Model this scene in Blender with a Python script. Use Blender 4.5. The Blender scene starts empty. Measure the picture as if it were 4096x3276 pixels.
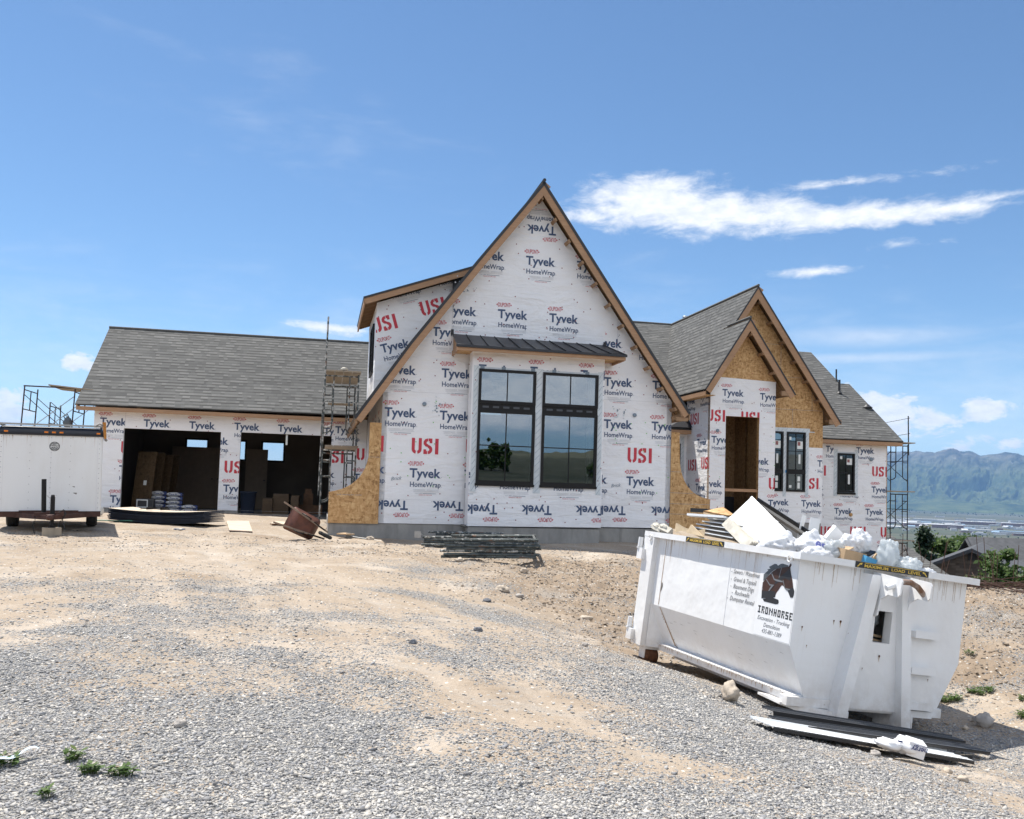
import bpy, math, random
import numpy as np
from mathutils import Vector, Matrix, Euler, noise as mnoise
random.seed(7)
SC = bpy.context.scene
COL = SC.collection
R = math.radians
# ---------------------------------------------------------------- camera
F_PX, PITCH, ROLL = 3550., R(3.03), R(1.75)
cam_d = bpy.data.cameras.new("camera"); cam = bpy.data.objects.new("camera", cam_d); COL.objects.link(cam)
cam_d.sensor_fit = 'HORIZONTAL'; cam_d.sensor_width = 36.0; cam_d.lens = F_PX / 4096 * 36
cam_d.shift_y = (1767.0 - 1638.0) / 4096
cam_d.clip_start = .1; cam_d.clip_end = 60000
_r = Vector((1, 0, 0)); _d = Vector((0, math.cos(PITCH), math.sin(PITCH))); _u = Vector((0, -math.sin(PITCH), math.cos(PITCH)))
_r2 = math.cos(ROLL) * _r + math.sin(ROLL) * _u; _u2 = -math.sin(ROLL) * _r + math.cos(ROLL) * _u
_m = Matrix((_r2, _u2, -_d)).transposed().to_4x4(); _m.translation = (0, 0, 1.6)
cam.matrix_world = _m
SC.camera = cam
# ---------------------------------------------------------------- sun, sky, exposure
SUN_EL, SUN_AZ = R(66), R(-48)           # azimuth from +y towards +x: the sun stands behind the house, to the left
S_DIR = Vector((math.sin(SUN_AZ) * math.cos(SUN_EL), math.cos(SUN_AZ) * math.cos(SUN_EL), math.sin(SUN_EL)))
sun_d = bpy.data.lights.new("sun", 'SUN'); sun_d.energy = 4.3; sun_d.angle = R(.53); sun_d.color = (1, .955, .88)
sun = bpy.data.objects.new("sun", sun_d); COL.objects.link(sun); sun.rotation_euler = (-S_DIR).to_track_quat('-Z', 'Y').to_euler(); sun.location = (0, 0, 60)
SC.view_settings.view_transform = 'Standard'; SC.view_settings.look = 'None'; SC.view_settings.gamma = 1; SC.view_settings.use_curve_mapping = False
SC.view_settings.exposure = .80
SC.render.engine = 'CYCLES'
cy = SC.cycles
cy.max_bounces = 6; cy.diffuse_bounces = 4; cy.glossy_bounces = 3; cy.transmission_bounces = 4; cy.transparent_max_bounces = 8; cy.volume_bounces = 0
cy.use_denoising = True
cy.sample_clamp_indirect = 6
world = bpy.data.worlds.new("World"); SC.world = world; world.use_nodes = True
SKY_STRENGTH = .092
class NT:
    """small helper for node trees"""
    def __init__(s, tree): s.t = tree; s.t.nodes.clear()
    def n(s, typ, **kw):
        nd = s.t.nodes.new(typ)
        for k, v in kw.items(): setattr(nd, k, v)
        return nd
    def link(s, a, b): s.t.links.new(a, b)
    def put(s, sock, v):
        if isinstance(v, bpy.types.NodeSocket): s.t.links.new(v, sock)
        elif v is not None: sock.default_value = v
    def math(s, op, a, b=None, c=None, clamp=False):
        nd = s.n('ShaderNodeMath', operation=op, use_clamp=clamp); s.put(nd.inputs[0], a)
        if b is not None: s.put(nd.inputs[1], b)
        if c is not None: s.put(nd.inputs[2], c)
        return nd.outputs[0]
    def mr(s, v, a, b, c=0., d=1., smooth=False):
        nd = s.n('ShaderNodeMapRange', interpolation_type='SMOOTHSTEP' if smooth else 'LINEAR'); s.put(nd.inputs[0], v)
        for i, x in enumerate((a, b, c, d)): s.put(nd.inputs[i + 1], x)
        return nd.outputs[0]
    def noise(s, vec, scale, detail=4, rough=.55, dist=0., out=0, dim='3D'):
        nd = s.n('ShaderNodeTexNoise', noise_dimensions=dim); s.put(nd.inputs['Vector'], vec)
        s.put(nd.inputs['Scale'], scale); nd.inputs['Detail'].default_value = detail; nd.inputs['Roughness'].default_value = rough; nd.inputs['Distortion'].default_value = dist
        return nd.outputs[out]
    def vor(s, vec, scale, feature='F1', rnd=1., out='Distance'):
        nd = s.n('ShaderNodeTexVoronoi', feature=feature); s.put(nd.inputs['Vector'], vec); s.put(nd.inputs['Scale'], scale)
        if 'Randomness' in nd.inputs: nd.inputs['Randomness'].default_value = rnd
        return nd.outputs[out]
    def mix(s, f, a, b, blend='MIX'):
        nd = s.n('ShaderNodeMix', data_type='RGBA', blend_type=blend); s.put(nd.inputs[0], f)
        s.put(nd.inputs[6], (*a, 1) if isinstance(a, tuple) and len(a) == 3 else a); s.put(nd.inputs[7], (*b, 1) if isinstance(b, tuple) and len(b) == 3 else b)
        return nd.outputs[2]
    def ramp(s, f, *stops):
        nd = s.n('ShaderNodeValToRGB'); s.put(nd.inputs[0], f); e = nd.color_ramp.elements
        while len(e) < len(stops): e.new(.5)
        for i, (p, c) in enumerate(stops): e[i].position = p; e[i].color = (*c, 1)
        return nd.outputs[0]
    def mapping(s, vec, scale=(1, 1, 1), rot=(0, 0, 0), loc=(0, 0, 0)):
        nd = s.n('ShaderNodeMapping'); s.put(nd.inputs[0], vec); nd.inputs['Scale'].default_value = scale; nd.inputs['Rotation'].default_value = rot; nd.inputs['Location'].default_value = loc
        return nd.outputs[0]
    def coord(s, name='Object'): return s.n('ShaderNodeTexCoord').outputs[name]
    def sep(s, v): 
        nd = s.n('ShaderNodeSeparateXYZ'); s.put(nd.inputs[0], v); return nd.outputs
    def comb(s, x, y, z):
        nd = s.n('ShaderNodeCombineXYZ'); s.put(nd.inputs[0], x); s.put(nd.inputs[1], y); s.put(nd.inputs[2], z); return nd.outputs[0]
    def bump(s, h, strength=.3, dist=.01):
        nd = s.n('ShaderNodeBump'); s.put(nd.inputs['Height'], h); nd.inputs['Strength'].default_value = strength; nd.inputs['Distance'].default_value = dist
        return nd.outputs[0]
def build_world():
    w = NT(world.node_tree)
    sky = w.n('ShaderNodeTexSky', sky_type='NISHITA'); sky.sun_disc = False; sky.sun_elevation = SUN_EL; sky.sun_rotation = SUN_AZ
    sky.altitude = 1400; sky.air_density = 1.0; sky.dust_density = .15; sky.ozone_density = 1.8
    dirv = w.coord('Generated'); x, y, z = w.sep(dirv)
    DEG = 57.29578
    az = w.math('MULTIPLY', w.math('ARCTAN2', x, y), DEG); el = w.math('MULTIPLY', w.math('ARCSINE', z), DEG)
    p = w.comb(az, w.math('MULTIPLY', el, 2.2), 0.)
    n1 = w.noise(p, .42, 10, .66, .35); n2 = w.noise(w.comb(az, w.math('MULTIPLY', el, 3.6), 7.), .16, 7, .6, .35)
    def field(blobs, lim):
        f = None
        for a, e, ra, re, wgt, tilt in blobs:
            da = w.math('SUBTRACT', az, a); de = w.math('SUBTRACT', w.math('SUBTRACT', el, e), w.math('MULTIPLY', da, tilt))
            qa = w.math('DIVIDE', da, ra); qe = w.math('DIVIDE', de, re)
            d = w.math('SQRT', w.math('ADD', w.math('MULTIPLY', qa, qa), w.math('MULTIPLY', qe, qe)))
            v = w.math('MULTIPLY', w.math('SUBTRACT', 1., d), wgt)
            f = v if f is None else w.math('MAXIMUM', f, v)
        return w.math('MAXIMUM', f, lim)
    BANK = [(8.2, 18.2, 5.6, 1.75, 1.0, .0), (13.5, 17.35, 8.5, 1.35, 1.0, -.05), (20.5, 16.85, 8.5, .78, .95, -.01), (26.0, 16.75, 3.6, .45, .8, .02), (29.0, 17.1, 2.2, .30, .55, .10), (20.6, 18.75, 4.6, .26, .4, .02), (4.2, 17.4, 2.4, .7, .8, -.05),
            (18.7, 13.7, 2.6, .3, .5, .02), (-11.7, 9.75, 2.5, .32, .55, -.02), (23.6, 15.0, 1.2, .3, .3, 0)]
    HEAP = [(22.6, 5.2, 3.6, 1.5, 1.0, -.12), (25.2, 4.6, 1.8, .9, .9, 0), (29.6, 3.4, 1.2, .4, .7, .25), (28.3, 5.4, 1.8, .85, .9, 0), (20.7, 6.5, .75, .95, .9, 0), (-26.3, 6.6, 1.25, .62, .95, 0), (-30.3, 3.4, 2.4, 1.3, 1., 0),
            (27.0, 3.2, 1.6, .5, .5, .3), (33.5, 5.0, 3.5, 1.4, 1., 0), (-37, 5.5, 4, 1.6, 1., 0)]
    VEIL = [(22.0, 9.7, 9.0, 1.0, 1.0, -.02), (21.0, 8.5, 11.0, .55, 1.0, 0.0), (24.0, 4.5, 9, 3.2, .6, 0), (-14.0, 21.5, 9, 3.0, .22, -.2), (-28, 5, 12, 4., .5, 0), (0, 1.0, 90, 13, .85, 0)]
    REAR = [(150, 15, 30, 9, 1., .04), (165, 6, 24, 3.2, .9, -.03), (115, 26, 34, 13, 1., 0), (-145, 22, 42, 14, 1., .03), (178, 42, 60, 16, 1., 0), (80, 40, 30, 14, .9, 0)]
    nz = w.math('SUBTRACT', n1, .5); nz2 = w.math('SUBTRACT', n2, .5)
    d1 = w.mr(w.math('ADD', w.math('ADD', field(BANK, -2.), w.math('MULTIPLY', nz2, 1.5)), w.math('MULTIPLY', nz, 1.9)), -.22, .78, 0, .97, True)
    d2 = w.mr(w.math('ADD', field(HEAP, -2.), w.math('MULTIPLY', nz, 2.6)), -.02, .5, 0, .95, True)
    d3 = w.mr(w.math('ADD', field(VEIL, -2.), w.math('MULTIPLY', nz2, 1.2)), -.05, 1.1, 0, .42, True)
    d4 = w.mr(w.math('ADD', field(REAR, -2.), w.math('MULTIPLY', nz2, 2.2)), -.25, .5, 0, .92, True)
    dens = w.math('MAXIMUM', w.math('MAXIMUM', d1, d2), d3)
    skyc = w.mix(1., sky.outputs[0], (SKY_STRENGTH * .75, SKY_STRENGTH * .875, SKY_STRENGTH * .93), 'MULTIPLY')
    body = w.noise(p, .9, 5, .6); shade = w.ramp(body, (.3, (.52, .55, .60)), (.6, (.66, .665, .67)))
    c = w.mix(dens, skyc, shade)
    c = w.mix(d4, c, w.ramp(body, (.3, (.86, .90, .96)), (.65, (1.10, 1.10, 1.11))))      # rear clouds, mirrored in windows, widened and brightened to fill the shaded facade
    bg = w.n('ShaderNodeBackground'); w.link(c, bg.inputs[0]); bg.inputs[1].default_value = 1.
    out = w.n('ShaderNodeOutputWorld'); w.link(bg.outputs[0], out.inputs[0])
build_world()
CA, SA = math.cos(R(12)), math.sin(R(12))
HOUSE_O = (0, 23.5, 0)

# ---------------------------------------------------------------- terrain heights
def _hash(ix, iy, seed):
    h = (ix.astype(np.int64) * 374761393 + iy.astype(np.int64) * 668265263 + seed * 1442695041) & 0x7fffffff
    h = ((h ^ (h >> 13)) * 1274126177) & 0x7fffffff
    return ((h ^ (h >> 16)) & 0xffff) / 65535.0
def vnoise(x, y, seed=0):
    x = np.asarray(x, float); y = np.asarray(y, float)
    ix = np.floor(x); iy = np.floor(y); fx = x - ix; fy = y - iy
    fx = fx * fx * fx * (fx * (fx * 6 - 15) + 10); fy = fy * fy * fy * (fy * (fy * 6 - 15) + 10)
    a = _hash(ix, iy, seed); b = _hash(ix + 1, iy, seed); c = _hash(ix, iy + 1, seed); d = _hash(ix + 1, iy + 1, seed)
    return (a * (1 - fx) + b * fx) * (1 - fy) + (c * (1 - fx) + d * fx) * fy
def fbm(x, y, oct=4, seed=0, gain=.5):
    x = np.asarray(x, float); y = np.asarray(y, float)
    s = 0; a = 1; t = 0; c, q = math.cos(.6), math.sin(.6)
    for i in range(oct):
        s = s + a * vnoise(x, y, seed + i * 17); t += a; a *= gain
        x, y = (x * c - y * q) * 2.03 + 3.1, (x * q + y * c) * 2.03 + 1.7
    return s / t - .5
def house_xy(t, s):
    return (t * CA - s * SA, 23.5 + t * SA + s * CA)
CTRL = [(0, 0, 0), (0, 5, 0), (-3, 5, .08), (3, 4.6, -.24), (-6, 8, .2), (-9.6, 20.3, .41), (-9.5, 17.3, .41), (-8, 13, .36), (0, 10, .02), (-2, 14, .14),
        (0, 18.3, .2), (-14, 16, .5), (1.9, 9.2, -.27), (0, -10, -.2), (-10, -5, .2), (10, -5, -.7), (13, 5, -.9), (5.3, 7.0, -.75), (6.5, 9.5, -.68), (3.1, 20.5, .16),
        (8.4, 15.0, .06), (7.0, 14.2, .02), (6.1, 12.2, -.42), (10, 15.6, .1), (12.5, 16.3, .05), (8.5, 17.2, -.05), (5.0, 15.5, -.02), (9.0, 11.5, -.5),
        (12, 26, -3.0), (17, 24, -3.2), (10, 20.5, -.9), (20, 40, -5.8), (30, 60, -6.6), (26, 34, -5.6), (40, 50, -7.5), (24, 18, -2.4), (30, 10, -2.5),
        (-20, 22, .45), (-22, 40, -.6), (0, 52, -3.5), (-12, 48, -2), (-35, 20, .3), (-30, 0, .6), (30, -15, -1.5), (0, -30, .3), (15, 60, -6)]
CTRL += [house_xy(*p) + (h,) for p, h in (((-4.7, 0), .29), ((-3.4, 0), .22), ((.5, -.6), .19), ((4.6, 0), .12), ((-11, 7.2), .5), ((-6, 7.2), .5), ((-14, 8), .45), ((-10, 13), .25), ((-6, 13), .2),
                                        ((0, 8), .1), ((9, 5), .05), ((13, 7), -.35), ((15, 9), -.85), ((18, 9), -1.1), ((20, 12), -1.9), ((15, 18), -2), ((5, 18), -.6), ((-3, 5), .35))]
CTRL = [(x, y, z) for x, y, z in CTRL]
DUMP_O = np.array([2.809, 9.043, -.391]); 
def _dump_matrix():
    a, b, c = .331, .011, .12
    ca, sa, cb, sb, cc, sc = math.cos(a), math.sin(a), math.cos(b), math.sin(b), math.cos(c), math.sin(c)
    return np.array([[ca, -sa, 0], [sa, ca, 0], [0, 0, 1]]) @ np.array([[1, 0, 0], [0, cb, -sb], [0, sb, cb]]) @ np.array([[cc, 0, sc], [0, 1, 0], [-sc, 0, cc]])
DUMP_M = _dump_matrix()
for _l in ((.3, -.2, -.27), (1.9, -.2, -.27), (.3, 3.1, -.27), (1.9, 3.1, -.27), (1.1, 1.5, -.27)):
    CTRL.append(tuple(DUMP_O + DUMP_M @ np.array(_l)))
CTRL = np.array(CTRL)
def _tps_fit():
    P = CTRL[:, :2]; n = len(P)
    r2 = ((P[:, None] - P[None]) ** 2).sum(-1)
    K = .5 * r2 * np.log(r2 + 1e-9) + np.eye(n) * .6
    A = np.zeros((n + 3, n + 3)); A[:n, :n] = K; A[:n, n] = 1; A[:n, n + 1:] = P; A[n, :n] = 1; A[n + 1:, :n] = P.T
    return np.linalg.solve(A, np.concatenate([CTRL[:, 2], [0, 0, 0]]))
TPS = _tps_fit()
def sstep(a, b, x):
    t = np.clip((x - a) / (b - a), 0, 1); return t * t * (3 - 2 * t)
def z_base(x, y):
    x = np.atleast_1d(np.asarray(x, float)); y = np.atleast_1d(np.asarray(y, float))
    r = np.hypot(x, y); k = np.minimum(1, 62 / np.maximum(r, 1e-6)); px = x * k; py = y * k
    z = np.full(x.shape, TPS[len(CTRL)]) + TPS[-2] * px + TPS[-1] * py
    for i, (cx, cy, _) in enumerate(CTRL):
        r2 = (px - cx) ** 2 + (py - cy) ** 2
        z = z + TPS[i] * .5 * r2 * np.log(r2 + 1e-9)
    az = np.arctan2(x, y)
    fwd = sstep(math.radians(130), math.radians(75), np.abs(az))
    drop = -110 * (1 - np.exp(-np.maximum(r - 60, 0) / 620.)) / (1 - math.exp(-9))
    rise = np.maximum(r - 45, 0) * .036 + 18 * sstep(60, 400, r) * (fbm(x / 160, y / 160, 4, 5) + .4)
    z = z * (1 - sstep(150, 700, r)) + fwd * drop + (1 - fwd) * np.minimum(rise, 260)
    return z
def lump_mask(x, y):
    """where the soil is dug over: before the tall gable, along the bank and in front of the garage"""
    g = lambda cx, cy, rx, ry: np.exp(-((x - cx) / rx) ** 2 - ((y - cy) / ry) ** 2)
    m = g(1.3, 17.2, 1.9, 1.5) + g(3.2, 16.8, 1.6, 2.6) + .9 * g(2.4, 13.9, 1.5, 2.0) + .6 * g(.6, 15.2, 1.6, 1.2) + .45 * g(-2.2, 18.0, 2.2, 1.0) + .55 * g(-4.5, 20.6, 4.2, 1.1) + g(8, 14.2, 2.6, 2.2) + .8 * g(6.2, 11.5, 1.6, 1.2) + g(11.5, 15.5, 2, 2) + .3 * g(-9, 17, 3, 1.6)
    return np.clip(m, 0, 1)
def track_mask(x, y):
    """wheel tracks from the garage down to the gravel"""
    m = 0
    for x0, k, c, h in ((-6.4, .30, .006, .80), (-4.2, .10, -.012, .78), (-9.0, .46, .004, .8)):
        xc = x0 + k * (22 - y) + c * (22 - y) ** 2
        for s in (-h, h): m = m + np.exp(-((x - xc - s + .1 * np.sin(y * .9)) / .17) ** 2) * (.6 + .8 * fbm(x * .8, y * .8, 3, 91))
    return np.clip(m, 0, 1) * sstep(4.5, 7, y) * (1 - sstep(20.5, 22.5, y))
def zg(x, y, detail=True):
    x = np.atleast_1d(np.asarray(x, float)); y = np.atleast_1d(np.asarray(y, float))
    z = z_base(x, y)
    if detail:
        near = 1 - sstep(40, 90, np.hypot(x, y))
        m = lump_mask(x, y)
        z = z + near * (.05 * fbm(x * .9, y * .9, 4, 3) + .034 * fbm(x * 4, y * 4, 4, 9, .6) - .045 * track_mask(x, y) + m * (-.02 + .30 * fbm(x * 1.7, y * 1.7, 5, 21, .62) + .10 * np.abs(fbm(x * 6, y * 6, 4, 31, .6))))
    return z
def gravel_mask(x, y):
    """1 where gravel covers the ground: all of the near foreground, thinning to drifts farther up"""
    d = y - .25 * x
    n = fbm(x * .55, y * .55 * 1.7, 5, 41, .66) * 2.5
    b = .90 - sstep(4.0, 14.0, d + .28 * x) * 1.05
    streak = np.exp(-((y - 13.2 + 1.05 * (x + 1.2)) / 1.1) ** 2) * np.exp(-((x + .9) / 1.6) ** 2) * .55
    bare = .95 * np.exp(-((x + .1) / 1.0) ** 2 - ((y - 6.9) / .75) ** 2) + .7 * np.exp(-((x - 1.4) / .8) ** 2 - ((y - 5.6) / .5) ** 2) + .6 * np.exp(-((x - 3.6) / .9) ** 2 - ((y - 6.3) / .5) ** 2) + .45 * np.exp(-((x + 2.6) / .9) ** 2 - ((y - 6.6) / .6) ** 2)
    return np.clip(b + n + streak - bare - .35 * track_mask(x, y), 0, 1)

# ---------------------------------------------------------------- mesh helpers
class MB:
    """collects shapes and links them as ONE mesh object"""
    def __init__(s): s.v = []; s.f = []; s.m = []; s.uv = {}; s.sm = set()
    def poly(s, pts, m=0, uv=None, smooth=False):
        b = len(s.v); s.v.extend([tuple(map(float, p)) for p in pts]); s.f.append(tuple(range(b, b + len(pts)))); s.m.append(m)
        if uv: s.uv[len(s.f) - 1] = uv
    def grid(s, rows, m=0, closed=False, smooth=True):
        b = len(s.v); n = len(rows[0])
        for r in rows: s.v.extend([tuple(map(float, p)) for p in r])
        for i in range(len(rows) - 1):
            for j in range(n if closed else n - 1):
                k = (j + 1) % n
                s.f.append((b + i * n + j, b + i * n + k, b + (i + 1) * n + k, b + (i + 1) * n + j)); s.m.append(m)
                if smooth: s.sm.add(len(s.f) - 1)
    def hexa(s, c, m=0):
        """eight corners, bottom ring then top ring"""
        b = len(s.v); s.v.extend([tuple(map(float, p)) for p in c])
        for q in ((3, 2, 1, 0), (4, 5, 6, 7), (0, 1, 5, 4), (1, 2, 6, 5), (2, 3, 7, 6), (3, 0, 4, 7)): s.f.append(tuple(b + i for i in q)); s.m.append(m)
    def box(s, x0, x1, y0, y1, z0, z1, m=0):
        s.hexa([(x0, y0, z0), (x1, y0, z0), (x1, y1, z0), (x0, y1, z0), (x0, y0, z1), (x1, y0, z1), (x1, y1, z1), (x0, y1, z1)], m)
    def obox(s, c, size, rot=None, m=0):
        Rm = rot if rot is not None else Matrix.Identity(3); c = Vector(c); hx, hy, hz = [k / 2 for k in size]
        s.hexa([c + Rm @ Vector(p) for p in ((-hx, -hy, -hz), (hx, -hy, -hz), (hx, hy, -hz), (-hx, hy, -hz), (-hx, -hy, hz), (hx, -hy, hz), (hx, hy, hz), (-hx, hy, hz))], m)
    def beam(s, a, b, w, h, up=(0, 0, 1), m=0):
        a, b = Vector(a), Vector(b); d = (b - a).normalized(); up = Vector(up); x = d.cross(up)
        if x.length < 1e-4: x = d.cross(Vector((0, 1, 0)))
        x.normalize(); u = x.cross(d).normalized()
        q = [x * (i * w / 2) + u * (j * h / 2) for i, j in ((-1, -1), (1, -1), (1, 1), (-1, 1))]
        s.hexa([a + q[0], a + q[1], a + q[2], a + q[3], b + q[0], b + q[1], b + q[2], b + q[3]], m)
    def tube(s, path, r, m=0, n=8, caps=True):
        path = [Vector(p) for p in path]; rows = []
        rr = r if hasattr(r, '__len__') else [r] * len(path)
        up = None
        for i, p in enumerate(path):
            d = (path[min(i + 1, len(path) - 1)] - path[max(i - 1, 0)]).normalized()
            if up is None or abs(up.dot(d)) > .95: up = Vector((0, 0, 1)) if abs(d.z) < .9 else Vector((0, 1, 0))
            x = d.cross(up).normalized(); up = x.cross(d).normalized()
            rows.append([p + (x * math.cos(2 * math.pi * k / n) + up * math.sin(2 * math.pi * k / n)) * rr[i] for k in range(n)])
        s.grid(rows, m, closed=True)
        if caps: s.poly(list(reversed(rows[0])), m); s.poly(rows[-1], m)
    def prism(s, pts, d, m=0, mside=None, uv=None, mback=None):
        """a planar outline pushed by the vector d; pts face away from d"""
        d = Vector(d); a = [Vector(p) for p in pts]; b = [p + d for p in a]
        s.poly(a, m, uv); s.poly(list(reversed(b)), m if mback is None else mback)
        for i in range(len(a)):
            j = (i + 1) % len(a); s.poly([a[i], b[i], b[j], a[j]], m if mside is None else mside)
    def lathe(s, c, prof, axis=(0, 0, 1), n=20, m=0, caps=False):
        c = Vector(c); ax = Vector(axis).normalized(); x = ax.orthogonal().normalized(); y = ax.cross(x)
        rows = [[c + ax * h + (x * math.cos(2 * math.pi * k / n) + y * math.sin(2 * math.pi * k / n)) * r for k in range(n)] for r, h in prof]
        s.grid(rows, m, closed=True)
        if caps: s.poly(list(reversed(rows[0])), m); s.poly(rows[-1], m)
    def blob(s, c, rad, seed=0, amp=.3, freq=2., nu=22, nv=14, m=0, rot=None, flat=False, squash=None, ridge=0.):
        c = Vector(c); rows = []
        Rm = rot if rot is not None else Matrix.Identity(3)
        for i in range(nv + 1):
            th = math.pi * i / nv; row = []
            for j in range(nu):
                ph = 2 * math.pi * j / nu
                d = Vector((math.sin(th) * math.cos(ph), math.sin(th) * math.sin(ph), math.cos(th)))
                q = d * freq + Vector((seed * 7.3, seed * 3.1, seed * 1.7))
                k = 1 + amp * mnoise.fractal(q, .8, 2., 3)
                if ridge: k += ridge * (abs(mnoise.noise(q * 2.1)) * 2 - .6) + ridge * .55 * (abs(mnoise.noise(q * 4.7)) * 2 - .6)
                p = Vector((d.x * rad[0], d.y * rad[1], d.z * rad[2])) * k
                if squash is not None and p.z < squash: p.z = squash + (p.z - squash) * .15
                row.append(c + Rm @ p)
            rows.append(row)
        s.grid(rows, m, closed=True, smooth=not flat)
    def arrays(s, V, Fq, mi=0):
        b = len(s.v); s.v.extend(map(tuple, V)); s.f.extend(tuple(int(i) + b for i in q) for q in Fq); s.m.extend([mi] * len(Fq))
    def build(s, name, mats, parent=None, smooth=None, label=None):
        me = bpy.data.meshes.new(name); me.from_pydata(s.v, [], s.f)
        for mt in (mats if isinstance(mats, (list, tuple)) else [mats]): me.materials.append(mt)
        me.polygons.foreach_set('material_index', s.m)
        if smooth is True: me.polygons.foreach_set('use_smooth', [True] * len(s.f))
        elif smooth is None and s.sm: me.polygons.foreach_set('use_smooth', [i in s.sm for i in range(len(s.f))])
        if s.uv:
            ul = me.uv_layers.new(name='UVMap'); 
            for i, uv in s.uv.items():
                for k, li in enumerate(me.polygons[i].loop_indices): ul.data[li].uv = uv[k]
        me.update()
        o = bpy.data.objects.new(name, me); COL.objects.link(o)
        if parent is not None: o.parent = parent
        if label: o['label'] = label
        return o
def tag(o, label, cat, group=None, kind=None):
    if label: o['label'] = label
    if cat: o['category'] = cat
    if group: o['group'] = group
    if kind: o['kind'] = kind
    return o
def thing(name, label, cat, loc=(0, 0, 0), rz=0., group=None, rot=None):
    o = bpy.data.objects.new(name, None); COL.objects.link(o); o.empty_display_size = .2
    o.location = loc
    if rot is not None: o.rotation_euler = Matrix(rot).to_euler() if not isinstance(rot, Euler) else rot
    else: o.rotation_euler = (0, 0, rz)
    return tag(o, label, cat, group)
def kids(o): return [c for c in bpy.data.objects if c.parent == o]
def copy_thing(o, loc, rot=None, label=None, group=None, parent=None):
    c = o.copy(); COL.objects.link(c)
    if parent is not None: c.parent = parent
    else:
        c.location = loc
        if rot is not None: c.rotation_euler = rot
        if label: c['label'] = label
        if group: c['group'] = group
    for k in kids(o): copy_thing(k, None, parent=c)
    return c
_tc = {}
def text_geo(txt, bold=0., shear=0., spacing=1., res=2):
    """the triangles of a line of lettering, cap height about .7, starting at x = 0 on the baseline"""
    key = (txt, bold, shear, spacing)
    if key not in _tc:
        cu = bpy.data.curves.new('lettering', 'FONT'); cu.body = txt; cu.offset = bold; cu.shear = shear; cu.space_character = spacing; cu.resolution_u = res; cu.fill_mode = 'FRONT'
        o = bpy.data.objects.new('lettering', cu); COL.objects.link(o)
        me = o.evaluated_get(bpy.context.evaluated_depsgraph_get()).to_mesh(); me.calc_loop_triangles()
        V = np.array([v.co[:2] for v in me.vertices]); T = [tuple(t.vertices) for t in me.loop_triangles]
        bpy.data.objects.remove(o); bpy.data.curves.remove(cu)
        V = V - np.array([V[:, 0].min(), 0])
        _tc[key] = (V, T)
    return _tc[key]
def clip_tri(P, piece):
    for i in range(len(piece)):
        a = piece[i]; b = piece[(i + 1) % len(piece)]; ex, ey = b[0] - a[0], b[1] - a[1]; out = []; n = len(P)
        if n == 0: return P
        side = [ex * (p[1] - a[1]) - ey * (p[0] - a[0]) for p in P]
        if min(side) >= -1e-9: continue
        for j in range(n):
            p, q, sp, sq = P[j], P[(j + 1) % n], side[j], side[(j + 1) % n]
            if sp >= 0: out.append(p)
            if (sp >= 0) != (sq >= 0):
                t = sp / (sp - sq); out.append((p[0] + (q[0] - p[0]) * t, p[1] + (q[1] - p[1]) * t))
        P = out
    return P
def put_flat(mb, tris, lift, m, pieces=None):
    """2-D triangles into mb through lift(a, b), cut to the convex pieces"""
    if pieces is None:
        for P in tris: mb.poly([lift(*p) for p in P], m)
        return
    boxes = [(min(p[0] for p in pc), max(p[0] for p in pc), min(p[1] for p in pc), max(p[1] for p in pc)) for pc in pieces]
    for P in tris:
        x0 = min(p[0] for p in P); x1 = max(p[0] for p in P); y0 = min(p[1] for p in P); y1 = max(p[1] for p in P)
        for pc, bx in zip(pieces, boxes):
            if x1 < bx[0] or x0 > bx[1] or y1 < bx[2] or y0 > bx[3]: continue
            Q = clip_tri(P, pc)
            if len(Q) >= 3: mb.poly([lift(*p) for p in Q], m)
def text_tris(txt, x, y, h=None, width=None, rot=0., align='l', bold=0., shear=0., spacing=1.):
    V, T = text_geo(txt, bold, shear, spacing)
    k = (width / V[:, 0].max()) if width else 1.; ky = (h / .7) if h else k
    if not width: k = ky
    W = V * np.array([k, ky])
    if align == 'c': W = W - np.array([W[:, 0].max() / 2, 0])
    c, s = math.cos(rot), math.sin(rot)
    W = np.stack([W[:, 0] * c - W[:, 1] * s + x, W[:, 0] * s + W[:, 1] * c + y], 1)
    return [[tuple(W[i]) for i in t] for t in T]
def disc_tris(x, y, r, n=6):
    return [[(x + r * math.cos(2 * math.pi * i / n), y + r * math.sin(2 * math.pi * i / n)) for i in range(n)]]
def rect_tri(x0, x1, y0, y1): return [[(x0, y0), (x1, y0), (x1, y1), (x0, y1)]]
def minus_rect(piece, r):
    """convex piece less an axis-aligned rectangle, as convex pieces"""
    x0, x1, y0, y1 = r; B = 1e4; out = []
    for reg in ([(-B, -B), (x0, -B), (x0, B), (-B, B)], [(x1, -B), (B, -B), (B, B), (x1, B)], [(x0, -B), (x1, -B), (x1, y0), (x0, y0)], [(x0, y1), (x1, y1), (x1, B), (x0, B)]):
        q = clip_tri(list(piece), reg)
        if len(q) >= 3:
            ar = abs(sum(q[i][0] * q[(i + 1) % len(q)][1] - q[(i + 1) % len(q)][0] * q[i][1] for i in range(len(q)))) / 2
            if ar > 1e-5: out.append(q)
    return out
def pieces_of(outline, rects):
    ps = [outline]
    for r in rects: ps = [q for p in ps for q in minus_rect(p, r)]
    return ps
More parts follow.
